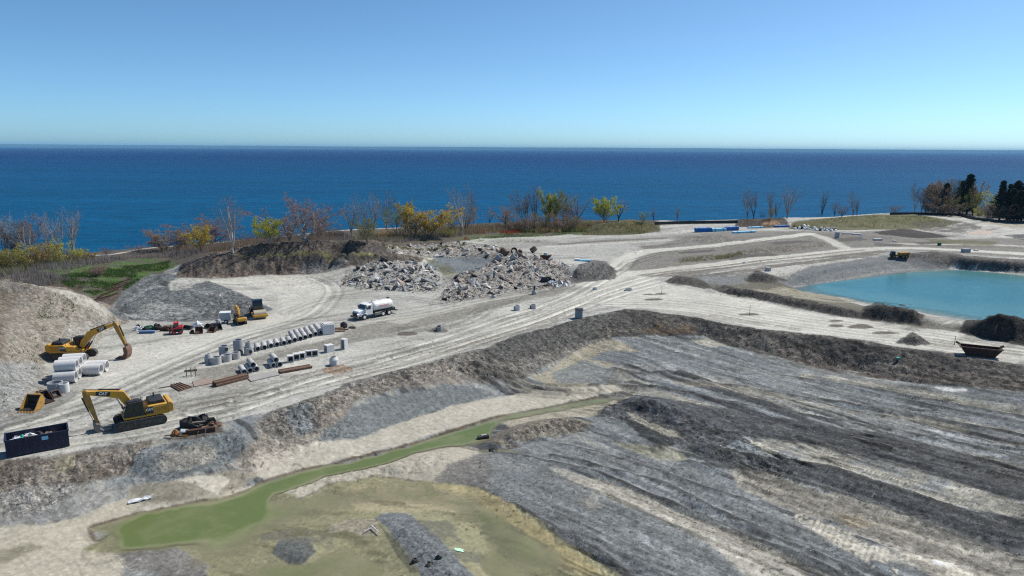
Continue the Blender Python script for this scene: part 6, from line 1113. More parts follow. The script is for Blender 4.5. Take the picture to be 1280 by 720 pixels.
at_box('white upright post standing alone on the far plateau', 'marker_post', 'post', 1075.3, 301, (.35, .3, 2.2), 'white', .3); at_box('white flat trailer load on the far plateau', 'flat_load', 'trailer load', 1097, 300.5, (2.8, 1.3, .6), 'concrete2', .1); at_box('small white crate on the plateau right of the trailer load', 'crate', 'crate', 1118, 301.8, (.9, .7, .4), 'white', .2)
at_box('dark blue grey box standing on the pale track beyond the pond', 'storage_box', 'box', 1207, 315.5, (2.2, 1.3, 1.1), 'bluecon', .1); at_box('white block right of the dark box beyond the pond', 'concrete_block', 'block', 1220, 313.5, (1.2, .8, .45), 'concrete2', .2); at_box('small green box on the pale track far right', 'utility_box', 'box', 1174, 306.8, (.9, .7, .9), 'tarpgreen', .2)
at_box('pale blue flat pallet at the top of the dark soil mound', 'pallet', 'pallet', 728, 326.5, (4.2, 1.2, .4), 'ltblue', -.15); at_box('white block left of the pale blue pallet', 'concrete_block', 'block', 721.5, 326, (1.3, 1.0, .6), 'white', -.1); at_box('grey concrete block among the dark heaps left of the pond', 'concrete_block', 'block', 960, 338.5, (1.2, .7, .9), 'concrete', .2)
heap('low white debris left of the green bank', 932, 329, (1.4, .9, .6), 'concrete2', 'debris', 61, 'debris_lump')
# sheets and scraps in the pit
def sheet(label, pts, mat, name, cat, bumps=.14, z=.04):
    P = px(pts); c = P.mean(0); k = 7; v = []; f = []
    for j in range(k):
        for i in range(k):
            a, b = i / (k - 1), j / (k - 1); p = (P[0] * (1 - a) + P[1] * a) * (1 - b) + (P[3] * (1 - a) + P[2] * a) * b; p = p + np.array([RNG.uniform(-.08, .08), RNG.uniform(-.08, .08)])
            v.append((p[0], p[1], float(Hfull(np.array([p[0]]), np.array([p[1]]))[0]) + z + RNG.uniform(0, bumps)))
    n = k * k; v += [(q[0], q[1], q[2] - .05) for q in v]
    for j in range(k - 1):
        for i in range(k - 1): q = (j * k + i, j * k + i + 1, (j + 1) * k + i + 1, (j + 1) * k + i); f += [q, tuple(w + n for w in q[::-1])]
    o = MB().add([(q[0] - c[0], q[1] - c[1], q[2]) for q in v], f).build(name, mat); o.location = (c[0], c[1], 0); return tag(o, label, cat)
sheet('crumpled white sheet lying on the wet mud above the green water', [(160, 631), (191, 623.5), (190, 620), (163, 626)], 'tarpwhite', 'plastic_sheet', 'sheet', .22); sheet('small pale mint board lying in the murky shallows', [(568, 688.5), (579, 690.5), (580, 687.5), (568.5, 685.5)], 'mintboard', 'board', 'board', .02)
def stick(label, a, b, mat, r=.05, z=.12, name='branch', cat='branch', lift=0.0):
    p = at(*a); q = at(*b); o = MB().cyl((p[0], p[1], max(p[2], ZW) + z), (q[0], q[1], max(q[2], ZW) + z + lift), r, r * .6, 6).build(name, mat, None, True); return tag(o, label, cat)
stick('long pale stick of the forked driftwood on the low hummock', (455, 667), (467, 661), 'concrete2', .06, .2); stick('shorter pale stick of the forked driftwood on the hummock', (464, 660), (474, 669), 'concrete2', .07, .25); stick('thin grey stick lying on the mud at the far left', (65, 631), (71, 627), 'concrete2', .04)
stick('thin wooden stake on the white road, leftmost of three', (827, 368), (827, 367), 'wood', .05, 0, 'stake', 'stake', 1.6); stick('thin wooden stake on the white road above the middle of the long bank', (937, 394), (937, 393.4), 'wood', .05, 0, 'stake', 'stake', 1.9); stick('thin wooden stake beside the dark bank left of the pond', (901, 370), (901, 369.4), 'wood', .05, 0, 'stake', 'stake', 1.9)
stick('thin stake standing in the tracks near the pit edge', (495, 417), (495, 416.5), 'concrete2', .05, 0, 'stake', 'stake', 1.0); stick('thin stake beside the small soil heap near the hopper', (1193, 431), (1193.5, 430.6), 'wood', .06, 0, 'stake', 'stake', 1.4)
p = at(604, 550); t = thing('sunken_tank', 'dark half sunken tank with pale top in the green channel', 'tank', (p[0], p[1], ZW), .35); MB().cyl((-.75, 0, .12), (.75, 0, .22), .34, n=14).build('barrel', 'black', t, True); MB().box((.1, 0, .50), (.8, .36, .06), 0, -.06).build('top_plate', 'greyplate', t); t.scale = (.85, .85, .85)
heap('dark wet boulder at the edge of the channel beside the sunken tank', 617, 566, (1.1, .8, .55), 'black', 'boulder', 71, 'boulder', 9, 5, .3)
for k, (u, v) in enumerate(((520, 704), (537, 708), (548, 700))): heap(['dark angular rock at the upper end of the grey ridge', 'dark rock on the lower edge of the grey ridge', 'small dark rock in the middle of the grey ridge'][k], u, v, (.7, .5, .4), 'track', 'rock', 80 + k, 'rock', 7, 4, .4)
sheet('bluish white slab lying on clay below the long bank', [(760, 0), (760, 0), (760, 0), (760, 0)] if False else [(843, 440), (850, 441), (849, 438.5), (844, 438)], 'bluecon', 'flat_slab', 'slab', .03); at_box('green scrap of plastic on the long dark bank', 'plastic_scrap', 'scrap', 1122, 450.5, (.6, .4, .3), 'teal', .3, .2)

# ---------------------------------------------------------------- rubble, clods
def rock_mesh(seed, npt=11, mat=None, name='concrete_chunk'):
    import bmesh
    b = bmesh.new(); r = random.Random(seed); pts = [b.verts.new(((r.random() - .5) * 1.0 + (.5 if r.random() < .5 else -.5) * .9, (r.random() - .5) * .9, (r.random() - .5) * .7)) for _ in range(npt)]
    res = bmesh.ops.convex_hull(b, input=pts); bmesh.ops.delete(b, geom=[g for g in res['geom_interior'] if isinstance(g, bmesh.types.BMVert)], context='VERTS'); me = bpy.data.meshes.new(name); b.to_mesh(me); b.free()
    if mat: me.materials.append(mat)
    return me
def chunk_material(name, col):
    a = NT(name); oi = a.n('ShaderNodeObjectInfo'); v = a.coords(); n = a.noise(v, 2.5, 5, .6); c = a.mix(a.mr(n, .35, .7, 0, 1), col, tuple(q * .62 for q in col)); c = a.mul(c, a.mr(oi.outputs['Random'], 0, 1, .6, 1.15)); a.l(c, a.b.inputs['Base Color']); a.b.inputs['Roughness'].default_value = .95; return a.m
CK = [chunk_material('grey_rubble', (.46, .455, .44)), chunk_material('pale_rubble', (.66, .64, .60)), chunk_material('pink_rubble', (.50, .38, .31)), chunk_material('dark_rubble', (.085, .082, .08))]
CMESH = {(k, s): rock_mesh(100 + s, mat=CK[k]) for k in range(4) for s in range(5)}
def poly_sample(poly, n, rnd):
    P = px(poly); lo, hi = P.min(0), P.max(0); out = []
    while len(out) < n:
        q = np.stack([rnd.uniform(lo[0], hi[0], n * 3), rnd.uniform(lo[1], hi[1], n * 3)], 1); q = q[poly_sd(q[:, 0], q[:, 1], P) > .2]; out += q.tolist()
    return np.array(out[:n])
NPR = np.random.default_rng(4)
def loose_rocks(name, xy, size, mat_cols, squash=.75, seed=1, kind='stuff', sink=.15):
    """many small angular stones joined in one mesh"""
    base = []
    for s in range(6):
        m = rock_mesh(300 + s + seed, 7); v = np.array([q.co[:] for q in m.vertices]); f = []
        m.calc_loop_triangles(); f = np.array([t_.vertices[:] for t_ in m.loop_triangles]); base.append((v, f)); bpy.data.meshes.remove(m)
    V, Fs, C, k = [], [], [], 0; z = Hfull(xy[:, 0], xy[:, 1])
    for i in range(len(xy)):
        v, f = base[i % 6]; a = NPR.uniform(0, 6.28); b = NPR.uniform(-.6, .6); s = size[i]; ca, sa, cb_, sb_ = math.cos(a), math.sin(a), math.cos(b), math.sin(b)
        q = v * s * np.array([1, .9, squash]); q = np.stack([q[:, 0] * cb_ + q[:, 2] * sb_, q[:, 1], -q[:, 0] * sb_ + q[:, 2] * cb_], 1); q = np.stack([q[:, 0] * ca - q[:, 1] * sa, q[:, 0] * sa + q[:, 1] * ca, q[:, 2]], 1)
        V.append(q + np.array([xy[i, 0], xy[i, 1], z[i] + s * sink])); Fs.append(f + k); k += len(v); C.append(np.tile(mat_cols[i], (len(v), 1)))
    V = np.concatenate(V); Fs = np.concatenate(Fs); C = np.concatenate(C); me = bpy.data.meshes.new(name)
    me.vertices.add(len(V)); me.vertices.foreach_set('co', V.astype(np.float32).reshape(-1)); me.loops.add(len(Fs) * 3); me.loops.foreach_set('vertex_index', Fs.astype(np.int32).reshape(-1)); me.polygons.add(len(Fs)); me.polygons.foreach_set('loop_start', (np.arange(len(Fs)) * 3).astype(np.int32)); me.update(calc_edges=True)
    a = me.attributes.new('soil', 'FLOAT_COLOR', 'POINT'); a.data.foreach_set('color', np.concatenate([C, np.ones((len(C), 1))], 1).astype(np.float32).reshape(-1)); a = me.attributes.new('wet', 'FLOAT', 'POINT')
    me.materials.append(SOIL); o = bpy.data.objects.new(name, me); COL.objects.link(o); o['kind'] = kind; return o
def rubble(poly, n_big, n_small, label, group, mixw, smin, smax, seed):
    rnd = np.random.default_rng(seed); R = random.Random(seed); P = poly_sample(poly, n_big, rnd); z = Hfull(P[:, 0], P[:, 1])
    for i in range(n_big):
        k = R.choices(range(4), mixw)[0]; s = R.uniform(smin, smax) * (1.35 if R.random() < .12 else 1); o = link_mesh('concrete_chunk', CMESH[(k, R.randrange(5))], None, (P[i, 0], P[i, 1], z[i] + s * .22), (R.uniform(-.7, .7), R.uniform(-.7, .7), R.uniform(0, 6.3)), (s * R.uniform(.8, 1.4), s, s * R.uniform(.6, 1.1)))
        tag(o, label, 'rubble chunk', group)
    n_small *= 2; pc = np.mean(np.array(poly), 0); Q = np.concatenate([poly_sample(poly, int(n_small * .75), rnd), poly_sample([tuple(pc + (np.array(q_) - pc) * 1.13) for q_ in poly], n_small - int(n_small * .75), rnd)]); cols = np.array([(.40, .39, .37), (.56, .54, .50), (.46, .37, .31), (.11, .105, .10)])[rnd.choice(4, n_small, p=np.array(mixw) / sum(mixw))] * rnd.uniform(.6, 1.25, (n_small, 1))
    o = loose_rocks('rubble', Q, rnd.uniform(.14, .50, n_small), cols, .8, seed); tag(o, 'smaller broken pieces in the ' + group.replace('large chunks in the ', ''), 'rubble')
rubble(RUB_A, 95, 900, 'large angular grey concrete chunk in the left rubble heap', 'large chunks in the left rubble heap', (5, 3, .6, 1.2), .75, 1.5, 21); rubble(RUB_B, 115, 1500, 'large broken concrete chunk in the right rubble heap', 'large chunks in the right rubble heap', (4, 3.5, 2.2, 2.0), .65, 1.3, 22); rubble(RUB_C, 60, 650, 'broken concrete chunk in the rear rubble strip', 'large chunks in the rear rubble strip', (3, 3, 2, 1.6), .7, 1.2, 23)
# dark concrete rings and drums thrown on the rubble
for k, (u, v, s) in enumerate(((626, 321, 1.5), (634, 319, 1.4), (642, 317, 1.3), (640, 326, 1.3), (664, 316, 1.3), (648, 321, 1.2), (622, 327, 1.3))):
    x, y, z = at(u, v); o = MB().tube((0, 0, 0), (0, 0, s * 1.2), s * .62, .16, 14).build('broken_ring', ['rust', 'pinkplate', 'darkrust', 'concrete', 'wood', 'pinkplate', 'bluecon'][k], None, True); o.location = (x, y, z + .5); o.rotation_euler = (R_.uniform(.4, 1.2), R_.uniform(-.4, .4), R_.uniform(0, 6))
    tag(o, ['brown broken concrete ring at the left of the rubble crest', 'tan broken ring standing second from left on the rubble crest', 'dark broken ring at the top of the rubble crest', 'pale grey broken ring below the rubble crest', 'brown broken ring standing apart, right on the rubble crest', 'tan tilted ring right of the dark one on the crest', 'bluish broken ring lowest on the left of the crest'][k], 'broken ring', 'broken rings on the rubble crest')
x, y, z = at(683, 325); t = thing('pump_box', 'dark open steel box on the right shoulder of the rubble heap', 'steel box', (x, y, z + .1), .2); MB().box((0, 0, .6), (3.0, 1.4, 1.2)).build('box', 'darkrust', t); MB().cyl((-.2, 0, 1.2), (-.2, 0, 1.9), .5, n=12).build('barrel', 'concrete2', t, True)
for k in range(9):
    u, v = 688 + 2.8 * k, 356 - 2.5 * math.sin(k * 1.7); p = at(u, v); o = MB().lump((0, 0, 0), (R_.uniform(1, 2.2), R_.uniform(.7, 1.2), R_.uniform(.5, .95)), 90 + k, 7, 4, .35).build('scrap_sheet', ['tarpwhite', 'beamblue', 'tarpwhite', 'greybox', 'bluecon'][k % 5]); o.location = p; o.rotation_euler = (0, 0, R_.uniform(0, 6)); tag(o, f'{ordn[k]} crumpled pale sheet from the left in the scrap at the rubble foot', 'scrap sheet', 'pale scrap at the foot of the rubble')
heap('black scrap left of the pale crumpled sheets at the rubble foot', 684, 353, (3.2, 1.6, 1.3), 'tarpblack', 'scrap', 99, 'scrap_heap', 10, 5, .4)
# loose timber on the grass bank behind the grey heap
for k in range(7): p = at(128 + 4 * k, 377 - 3.4 * k + R_.uniform(-1, 1)); o = MB().cyl((-2.2, 0, .25), (2.2, R_.uniform(-.5, .5), .55 + .12 * k % .4), .14, .1, 7).build('log', 'darkrust', None, True); o.location = (p[0], p[1], p[2] + .1); o.rotation_euler = (0, -.1, .9 + R_.uniform(-.25, .25)); tag(o, f'{ordn[k]} dark brown log from the left in the timber heap behind the grey soil heap', 'log', 'logs in the dark timber heap')
# clods and stones scattered on banks, heaps and the pit floor
def clods():
    spec = [(BANK, 2400, (.11, .10, .092), .12, .40), (MIDBANK, 2300, (.22, .21, .195), .10, .34), (LEFTDIRT, 700, (.24, .22, .19), .08, .30), (TIER, 500, (.10, .09, .08), .2, .6), (HEAP1, 500, (.24, .22, .19), .08, .28),
            ([(118, 434), (90, 442), (84, 425), (110, 400), (138, 404), (136, 414)], 420, (.32, .31, .29), .12, .38), ([(160, 594), (175, 567), (200, 557), (240, 548), (300, 540), (315, 556), (288, 579), (200, 604)], 420, (.13, .135, .135), .07, .24),
            ([(1077, 398), (1094, 379), (1141, 384), (1152, 407)], 330, (.05, .046, .042), .15, .5), ([(1198, 415), (1225, 397), (1248, 388), (1300, 394), (1300, 434)], 420, (.042, .038, .036), .15, .5), ([(885, 362), (905, 357), (955, 367), (1072, 389), (1078, 398), (945, 374)], 300, (.07, .065, .06), .12, .4), ([(1118, 430), (1141, 415), (1163, 430)], 150, (.10, .095, .09), .1, .3),
            ([(745, 517), (775, 500), (810, 497), (860, 504), (930, 545), (1000, 590), (900, 580), (800, 537)], 1100, (.055, .056, .056), .07, .24), ([(860, 560), (1000, 575), (1290, 650), (1290, 700), (1142, 652), (1000, 606), (890, 580)], 1000, (.06, .06, .06), .06, .2), ([(600, 590), (680, 580), (835, 654), (940, 740), (800, 740), (720, 685), (617, 618)], 1100, (.14, .145, .145), .05, .18),
            ([(770, 424), (935, 438), (1280, 490), (1280, 560), (880, 470)], 700, (.17, .175, .17), .06, .22), ([(500, 645), (560, 690), (640, 770), (560, 770), (500, 680)], 420, (.12, .125, .125), .05, .2), ([(345, 676), (385, 672), (396, 690), (360, 706)], 110, (.12, .125, .12), .06, .2), ([(345, 616), (400, 602), (470, 584), (557, 560), (595, 575), (540, 600), (410, 606)], 420, (.30, .28, .24), .06, .22),
            ([(714, 352), (722, 336), (738, 328), (757, 330), (768, 346)], 420, (.15, .145, .14), .15, .5), ([(615, 556), (672, 527), (735, 528), (690, 545)], 320, (.17, .155, .135), .08, .26), ([(240, 398), (262, 384), (290, 372), (318, 380), (318, 392)], 330, (.10, .105, .105), .15, .5), ([(300, 520), (360, 492), (300, 600), (220, 600)], 260, (.28, .26, .22), .05, .16), ([(-20, 470), (55, 455), (55, 480), (20, 525), (-20, 540)], 420, (.20, .195, .19), .06, .22), ([(0, 610), (150, 600), (150, 640), (0, 670)], 250, (.26, .25, .24), .05, .14)]
    pit = [(768, 424), (935, 440), (1280, 490), (1280, 720), (780, 720), (660, 645), (600, 605), (640, 565), (760, 505)]
    for col, n in (((.24, .26, .27), 4200), ((.36, .36, .35), 1500), ((.085, .088, .09), 3800), ((.16, .17, .175), 3800)): spec.append((pit, n, col, .05, .20))
    XY, S_, C_ = [], [], []; rnd = np.random.default_rng(9)
    for poly, n, col, a, b in spec:
        q = poly_sample(poly, n, rnd); XY.append(q); S_.append(.75 * (a + (b - a) * rnd.random(n) ** 3.2)); C_.append(np.array(col) * rnd.uniform(.7, 1.45, (n, 1)))
    loose_rocks('clods', np.concatenate(XY), np.concatenate(S_), np.concatenate(C_) * 1.25, .5, 5, sink=-.02)
clods()
# ---------------------------------------------------------------- trees, brush, grass, fences
def bark(name, col): return paint(name, col, .95, 0, tuple(q * .6 for q in col), .4, 2.0, .1)
def leafmat(name, col):
    a = NT(name); oi = a.n('ShaderNodeNewGeometry'); c = a.n('ShaderNodeRGB'); c.outputs[0].default_value = (*col, 1); m = a.mul(c.outputs[0], a.mr(oi.outputs['Random Per Island'], 0, 1, .55, 1.45)); a.l(m, a.b.inputs['Base Color']); a.b.inputs['Roughness'].default_value = .8; a.b.inputs['Specular IOR Level'].default_value = .1; tl = a.n('ShaderNodeBsdfTranslucent'); a.l(m, tl.inputs['Color']); mx = a.n('ShaderNodeMixShader'); mx.inputs[0].default_value = .42; a.l(a.b.outputs[0], mx.inputs[1]); a.l(tl.outputs[0], mx.inputs[2]); a.l(mx.outputs[0], a.t.nodes['Material Output'].inputs['Surface']); return a.m
BK = dict(pale=bark('pale_bark', (.44, .41, .375)), grey=bark('grey_bark', (.30, .275, .255)), dark=bark('dark_bark', (.085, .074, .066)), red=bark('reddish_twigs', (.27, .20, .175)), purple=bark('purple_twigs', (.19, .155, .155)), tan=bark('tan_twigs', (.36, .29, .21)))
LF = dict(yellow=leafmat('yellow_leaves', (.31, .285, .055)), orange=leafmat('orange_leaves', (.33, .24, .09)), green=leafmat('spring_green_leaves', (.25, .28, .06)), lime=leafmat('lime_leaves', (.40, .41, .065)), bud=leafmat('red_buds', (.27, .185, .155)), brown=leafmat('brown_buds', (.26, .19, .125)), dark=leafmat('dark_needles', (.036, .046, .032)), tan=leafmat('dry_reed', (.42, .30, .17)), olive=leafmat('olive_leaves', (.20, .20, .075)), dogwood=leafmat('red_dogwood', (.36, .075, .045)), grass=leafmat('fresh_grass', (.075, .13, .035)), gold=leafmat('golden_leaves', (.48, .36, .05)), brush=leafmat('grey_brush', (.24, .215, .195)))
class Tub:
    def __init__(s): s.v = []; s.f = []
    def seg(s, a, b, r0, r1, n=3):
        d = b - a
        if d.length < 1e-4: return
        d.normalize(); p = d.orthogonal().normalized(); q = d.cross(p); k = len(s.v)
        for c, r in ((a, r0), (b, r1)):
            for i in range(n): t = 6.2832 * i / n; s.v.append(c + p * (math.cos(t) * r) + q * (math.sin(t) * r))
        for i in range(n): j = (i + 1) % n; s.f.append((k + i, k + j, k + n + j, k + n + i))
    def leaf(s, c, sz, R):
        a = Vector((R.gauss(0, 1), R.gauss(0, 1), R.gauss(0, 1))).normalized(); b = a.orthogonal().normalized(); k = len(s.v); a *= sz; b *= sz * .55
        s.v += [c - a, c + b, c + a, c - b]; s.f.append((k, k + 1, k + 2, k + 3))
    def mesh(s, name, mat):
        me = bpy.data.meshes.new(name); me.from_pydata([tuple(p) for p in s.v], [], s.f); me.materials.append(mat); return me
def skeleton(seed, kind):
    """trunk and twig tubes of a tree 1 high and 1 wide, and points along its twigs"""
    R = random.Random(seed * 13 + 5); tr, tw, tips = Tub(), Tub(), []
    P = dict(tall=(.10, .34, 5, .30), round=(.06, .62, 6, .34), spread=(.12, .50, 5, .32), bush=(.0, .75, 9, .30), column=(.10, .22, 4, .26))[kind]
    clear, spread, leaders, _ = P
    def side(d, k):
        s_ = d.orthogonal().normalized(); s_.rotate(Matrix.Rotation(R.uniform(0, 6.28), 3, d)); return (d * (1 - k) + s_ * k + Vector((0, 0, .12))).normalized()
    def grow(p, d, L, r, lv):
        n = 5 if lv == 0 else 4 if lv == 1 else 3; q = p
        for i in range(n):
            d = (d + Vector((R.gauss(0, .09), R.gauss(0, .09), .07))).normalized(); e = q + d * (L / n); r0 = r * (1 - .75 * i / n); r1 = r * (1 - .75 * (i + 1) / n)
            (tr if lv < 1 else tw).seg(q, e, r0, r1, 5 if lv < 1 else 3); q = e
            if lv < 3:
                for _ in range(2 if lv < 2 else (2 if i == 0 else 1 if i == 1 else 0)):
                    if lv == 0 and i == 0 and kind in ('tall', 'spread'): continue
                    grow(q, side(d, R.uniform(.35, .62) if kind != 'column' else R.uniform(.25, .4)), L * (1 - .55 * i / n) * R.uniform(.34, .52), max(r1 * .52, .0012), lv + 1)
            if lv >= 2: tips.append(q.copy())
    b = Vector((0, 0, 0))
    if clear: e = Vector((R.uniform(-.01, .01), R.uniform(-.01, .01), clear)); tr.seg(b, e, .017, .014, 7)
    else: e = b
    for k in range(leaders):
        a = 6.2832 * (k + R.uniform(-.3, .3)) / leaders; m = spread * R.uniform(.45, 1.05) * (0.25 if k == 0 else 1); grow(e, Vector((math.cos(a) * m, math.sin(a) * m, 1)).normalized(), (1 - clear) * R.uniform(.62, .86), .0115 if kind != 'bush' else .007, 0)
    zmax = max(p.z for p in tr.v + tw.v); xs = sorted(p.x for p in tw.v); wx = xs[int(len(xs) * .985)] - xs[int(len(xs) * .015)]; cx = (xs[int(len(xs) * .985)] + xs[int(len(xs) * .015)]) / 2
    for lst in (tr.v, tw.v, tips):
        for p in lst: p.x /= wx; p.y /= wx; p.z /= zmax
    return tr, tw, tips
_cache = {}
def tree_meshes(kind, seed, leaf, nl, lsz):
    if (kind, seed) not in _cache:
        tr, tw, tips = skeleton(seed, kind); _cache[(kind, seed)] = (tr.mesh('trunk', BK['grey']), tw.mesh('twigs', BK['grey']), tips)
    m1, m2, tips = _cache[(kind, seed)]; m3 = None
    if leaf:
        key = (kind, seed, 250 * round(nl / 250 + .3), round(lsz, 3)); nl = key[2]
        if key not in _cache:
            R = random.Random(seed + 7); lf = Tub()
            for _ in range(int(nl * 2.4)): t_ = R.choice(tips); lf.leaf(t_ + Vector((R.gauss(0, .022), R.gauss(0, .022), R.gauss(0, .02))), lsz * R.uniform(.6, 1.3), R)
            _cache[key] = lf.mesh('foliage', LF['green'])
        m3 = _cache[key]
    return m1, m2, m3
def wear(o, m):
    o.material_slots[0].link = 'OBJECT'; o.material_slots[0].material = m; return o
TSEED = random.Random(77)
def tree(label, u, v, top, w, kind, bk='grey', twk='grey', leaf=None, nl=900, lsz=.014, seed=None, group='trees and bushes along the shore', cat='tree'):
    """a tree whose foot stands at photo (u, v), top px row, crown w px wide"""
    x, y, z = at(u, v); h = (v - top) * y / F_PX * 1.01 / math.cos(PITCH) * .98; wm = w * y / F_PX
    if twk == 'pale': twk = 'grey'
    if seed is None: seed = TSEED.randrange(4)
    t = thing('tree' if cat == 'tree' else 'shrub', label, cat, (x, y, z - .1), TSEED.uniform(0, 6.28), group)
    m1, m2, m3 = tree_meshes(kind, seed, leaf, nl, lsz); wm *= 1.08; sc = (wm, wm, h)
    wear(link_mesh('trunk', m1, t, sc=sc), BK[bk]); wear(link_mesh('twigs', m2, t, sc=sc), BK[twk])
    if m3: wear(link_mesh('foliage', m3, t, sc=sc), LF[leaf])
    return t
def conifer_mesh(seed):
    R = random.Random(seed); tr, lf = Tub(), Tub(); tr.seg(Vector((0, 0, 0)), Vector((0, 0, 1)), .018, .003, 6)
    for i in range(2200):
        a_ = R.uniform(0, 6.28); z = .12 + .88 * R.random() ** .9; r = .25 * (1 - z) ** .55 * (.5 + .5 * math.cos(z * 43 + 3 * math.sin(z * 9 + seed)) ** 2) * (.6 + .4 * math.sin(2.3 * a_ + seed + 11 * z)) + .014; a = a_; q = r * R.random() ** .4; lf.leaf(Vector((q * math.cos(a), q * math.sin(a), z - q * .35)), .022, R)
    return tr.mesh('trunk', BK['dark']), lf.mesh('foliage', LF['dark'])
CON = [conifer_mesh(k) for k in range(3)]
def conifer(label, u, v, top, w, k):
    x, y, z = at(u, v); h = (v - top) * y / F_PX; t = thing('conifer', label, 'tree', (x, y, z - .1), TSEED.uniform(0, 6), 'dark wood at the right edge'); s = w * y / F_PX / .25
    for nm, m in zip(('trunk', 'foliage'), CON[k]): link_mesh(nm, m, t, sc=(s, s, h))
T = tree
# left edge
T('bare grey tree standing at the left edge of the picture', 8, 331, 262, 26, 'tall', 'grey', 'grey'); T('bare pale tree with a forked white trunk near the left edge', 37, 333, 263, 34, 'spread', 'pale', 'grey'); T('tall pale bare tree, left one of the pair beside the open water', 76, 324, 258, 26, 'tall', 'pale', 'pale', seed=1); T('tall pale bare tree, right one of the pair beside the open water', 92, 322, 257, 28, 'tall', 'pale', 'grey', seed=2)
T('slim grey bare tree between the forked tree and the pale pair', 62, 326, 262, 22, 'tall', 'grey', 'grey', seed=3); T('reddish topped budding tree behind the forked pale tree', 44, 328, 266, 26, 'spread', 'grey', 'red', 'bud', 1000); T('brown budding tree second from the left edge', 22, 330, 274, 30, 'round', 'dark', 'purple', 'brown', 1200)
T('yellow green bush at the left edge below the bare tree', 4, 338, 306, 34, 'bush', 'tan', 'tan', 'yellow', 1500, .02, cat='shrub'); T('yellowish bush in front of the forked pale tree', 26, 337, 304, 30, 'bush', 'tan', 'tan', 'yellow', 1300, .02, cat='shrub'); T('tan and yellow bush right of the forked pale trunk', 52, 334, 300, 30, 'bush', 'tan', 'tan', 'orange', 1100, .02, cat='shrub'); T('olive bush below the pale pair of bare trees', 70, 331, 298, 28, 'bush', 'tan', 'tan', 'lime', 1200, .02, cat='shrub'); T('small yellow green bush right of the pale pair', 99, 325, 308, 20, 'bush', 'tan', 'tan', 'lime', 1000, .022, cat='shrub'); T('small orange yellow bush beside the pale path at the left', 115, 324, 313, 14, 'bush', 'tan', 'tan', 'orange', 800, .022, cat='shrub')
T('small brown bush between the path and the grassy knoll', 133, 319, 307, 12, 'bush', 'purple', 'purple', 'brown', 400, .02, cat='shrub'); T('dark red bush on the grassy knoll', 121, 345, 328, 26, 'bush', 'purple', 'red', 'bud', 700, .02, cat='shrub'); T('low dark red bush by the water left of the red-brown bushes', 174, 314, 305, 22, 'bush', 'purple', 'red', 'bud', 500, .02, cat='shrub')
T('red-brown round bush at the left end of its thicket', 203, 314, 285, 42, 'bush', 'purple', 'red', 'brown', 1300, .018, cat='shrub'); T('red-brown bush in the middle of its thicket', 228, 312, 283, 36, 'bush', 'purple', 'red', 'brown', 1100, .018, cat='shrub'); T('tall domed red-brown bush behind the yellow bush', 264, 306, 269, 46, 'round', 'purple', 'red', 'bud', 2000, .016, cat='shrub'); T('yellow flowering bush in front of the domed red-brown bush', 252, 316, 279, 28, 'round', 'tan', 'tan', 'gold', 2200, .018, cat='shrub')
T('tall white barked bare tree standing alone before the water', 291, 316, 242, 38, 'tall', 'pale', 'pale', seed=0); T('yellow green leafy tree left of the big reddish tree', 337, 306, 271, 34, 'round', 'grey', 'tan', 'lime', 2200, .018); T('big reddish bare tree with pale trunk', 381, 303, 242, 56, 'round', 'pale', 'red', 'bud', 1300, .013, seed=1); T('lower brown budding tree left of the big reddish tree', 362, 303, 268, 28, 'round', 'grey', 'red', 'brown', 1000, .015); T('rust brown tree close right of the big reddish tree', 399, 301, 261, 26, 'round', 'grey', 'red', 'brown', 1000, .015)
for k, (u, v, t_, w) in enumerate(((310, 305, 290, 26), (322, 303, 288, 22), (352, 303, 286, 26), (412, 299, 284, 22), (424, 298, 287, 18), (345, 304, 291, 20))): T(['low purple brush right of the white barked tree', 'purple brush left of the yellow green tree', 'purple brush between the yellow green and reddish trees', 'grey purple brush right of the rust brown tree', 'low brush before the pale path right of the reddish tree', 'low purple brush under the yellow green tree'][k], u, v, t_, w, 'bush', 'purple', 'purple', None, cat='shrub')
T('slender grey bare tree, leftmost of the tall grey group', 440, 297, 251, 22, 'tall', 'grey', 'grey', seed=2); T('tall grey bare tree, second of the tall grey group', 454, 296, 239, 24, 'tall', 'pale', 'grey', seed=3); T('tall grey bare tree, third of the tall grey group', 467, 295, 239, 22, 'tall', 'grey', 'grey', seed=1); T('tallest pale bare tree, rightmost of the tall grey group', 483, 292, 235, 24, 'tall', 'pale', 'pale', seed=0); T('olive leafed shrub below the tall grey group', 460, 305, 271, 32, 'round', 'tan', 'tan', 'olive', 1700, .016, cat='shrub')
T('small green leafed tree right of the tall grey group', 495, 295, 260, 22, 'spread', 'grey', 'grey', 'green', 1000, .016); T('narrow orange yellow tree left of the large yellow one', 507, 294, 250, 20, 'column', 'grey', 'tan', 'gold', 1800, .018); T('large round golden yellow tree', 536, 298, 255, 44, 'round', 'tan', 'tan', 'gold', 3600, .017, seed=2); T('yellow tan bush between the narrow orange and round golden trees', 519, 297, 262, 26, 'round', 'tan', 'tan', 'orange', 1500, .018, cat='shrub'); T('dry tan bush below the tall grey group', 480, 298, 284, 24, 'bush', 'tan', 'tan', 'tan', 900, .02, cat='shrub')
T('dark brush right of the round golden tree', 562, 290, 268, 22, 'bush', 'purple', 'purple', 'brown', 500, .016, cat='shrub'); T('tall pale bare tree, tallest of all, right of the golden tree', 578, 295, 226, 26, 'tall', 'pale', 'pale', seed=1); T('slim pale bare tree right of the tallest one', 592, 285, 235, 18, 'tall', 'pale', 'grey', seed=2); T('brown twiggy tree behind the tallest bare tree', 583, 287, 256, 34, 'round', 'grey', 'tan', 'brown', 700, .013); T('small green bush at the foot of the tallest bare tree', 561, 296, 284, 18, 'bush', 'tan', 'tan', 'green', 700, .022, cat='shrub')
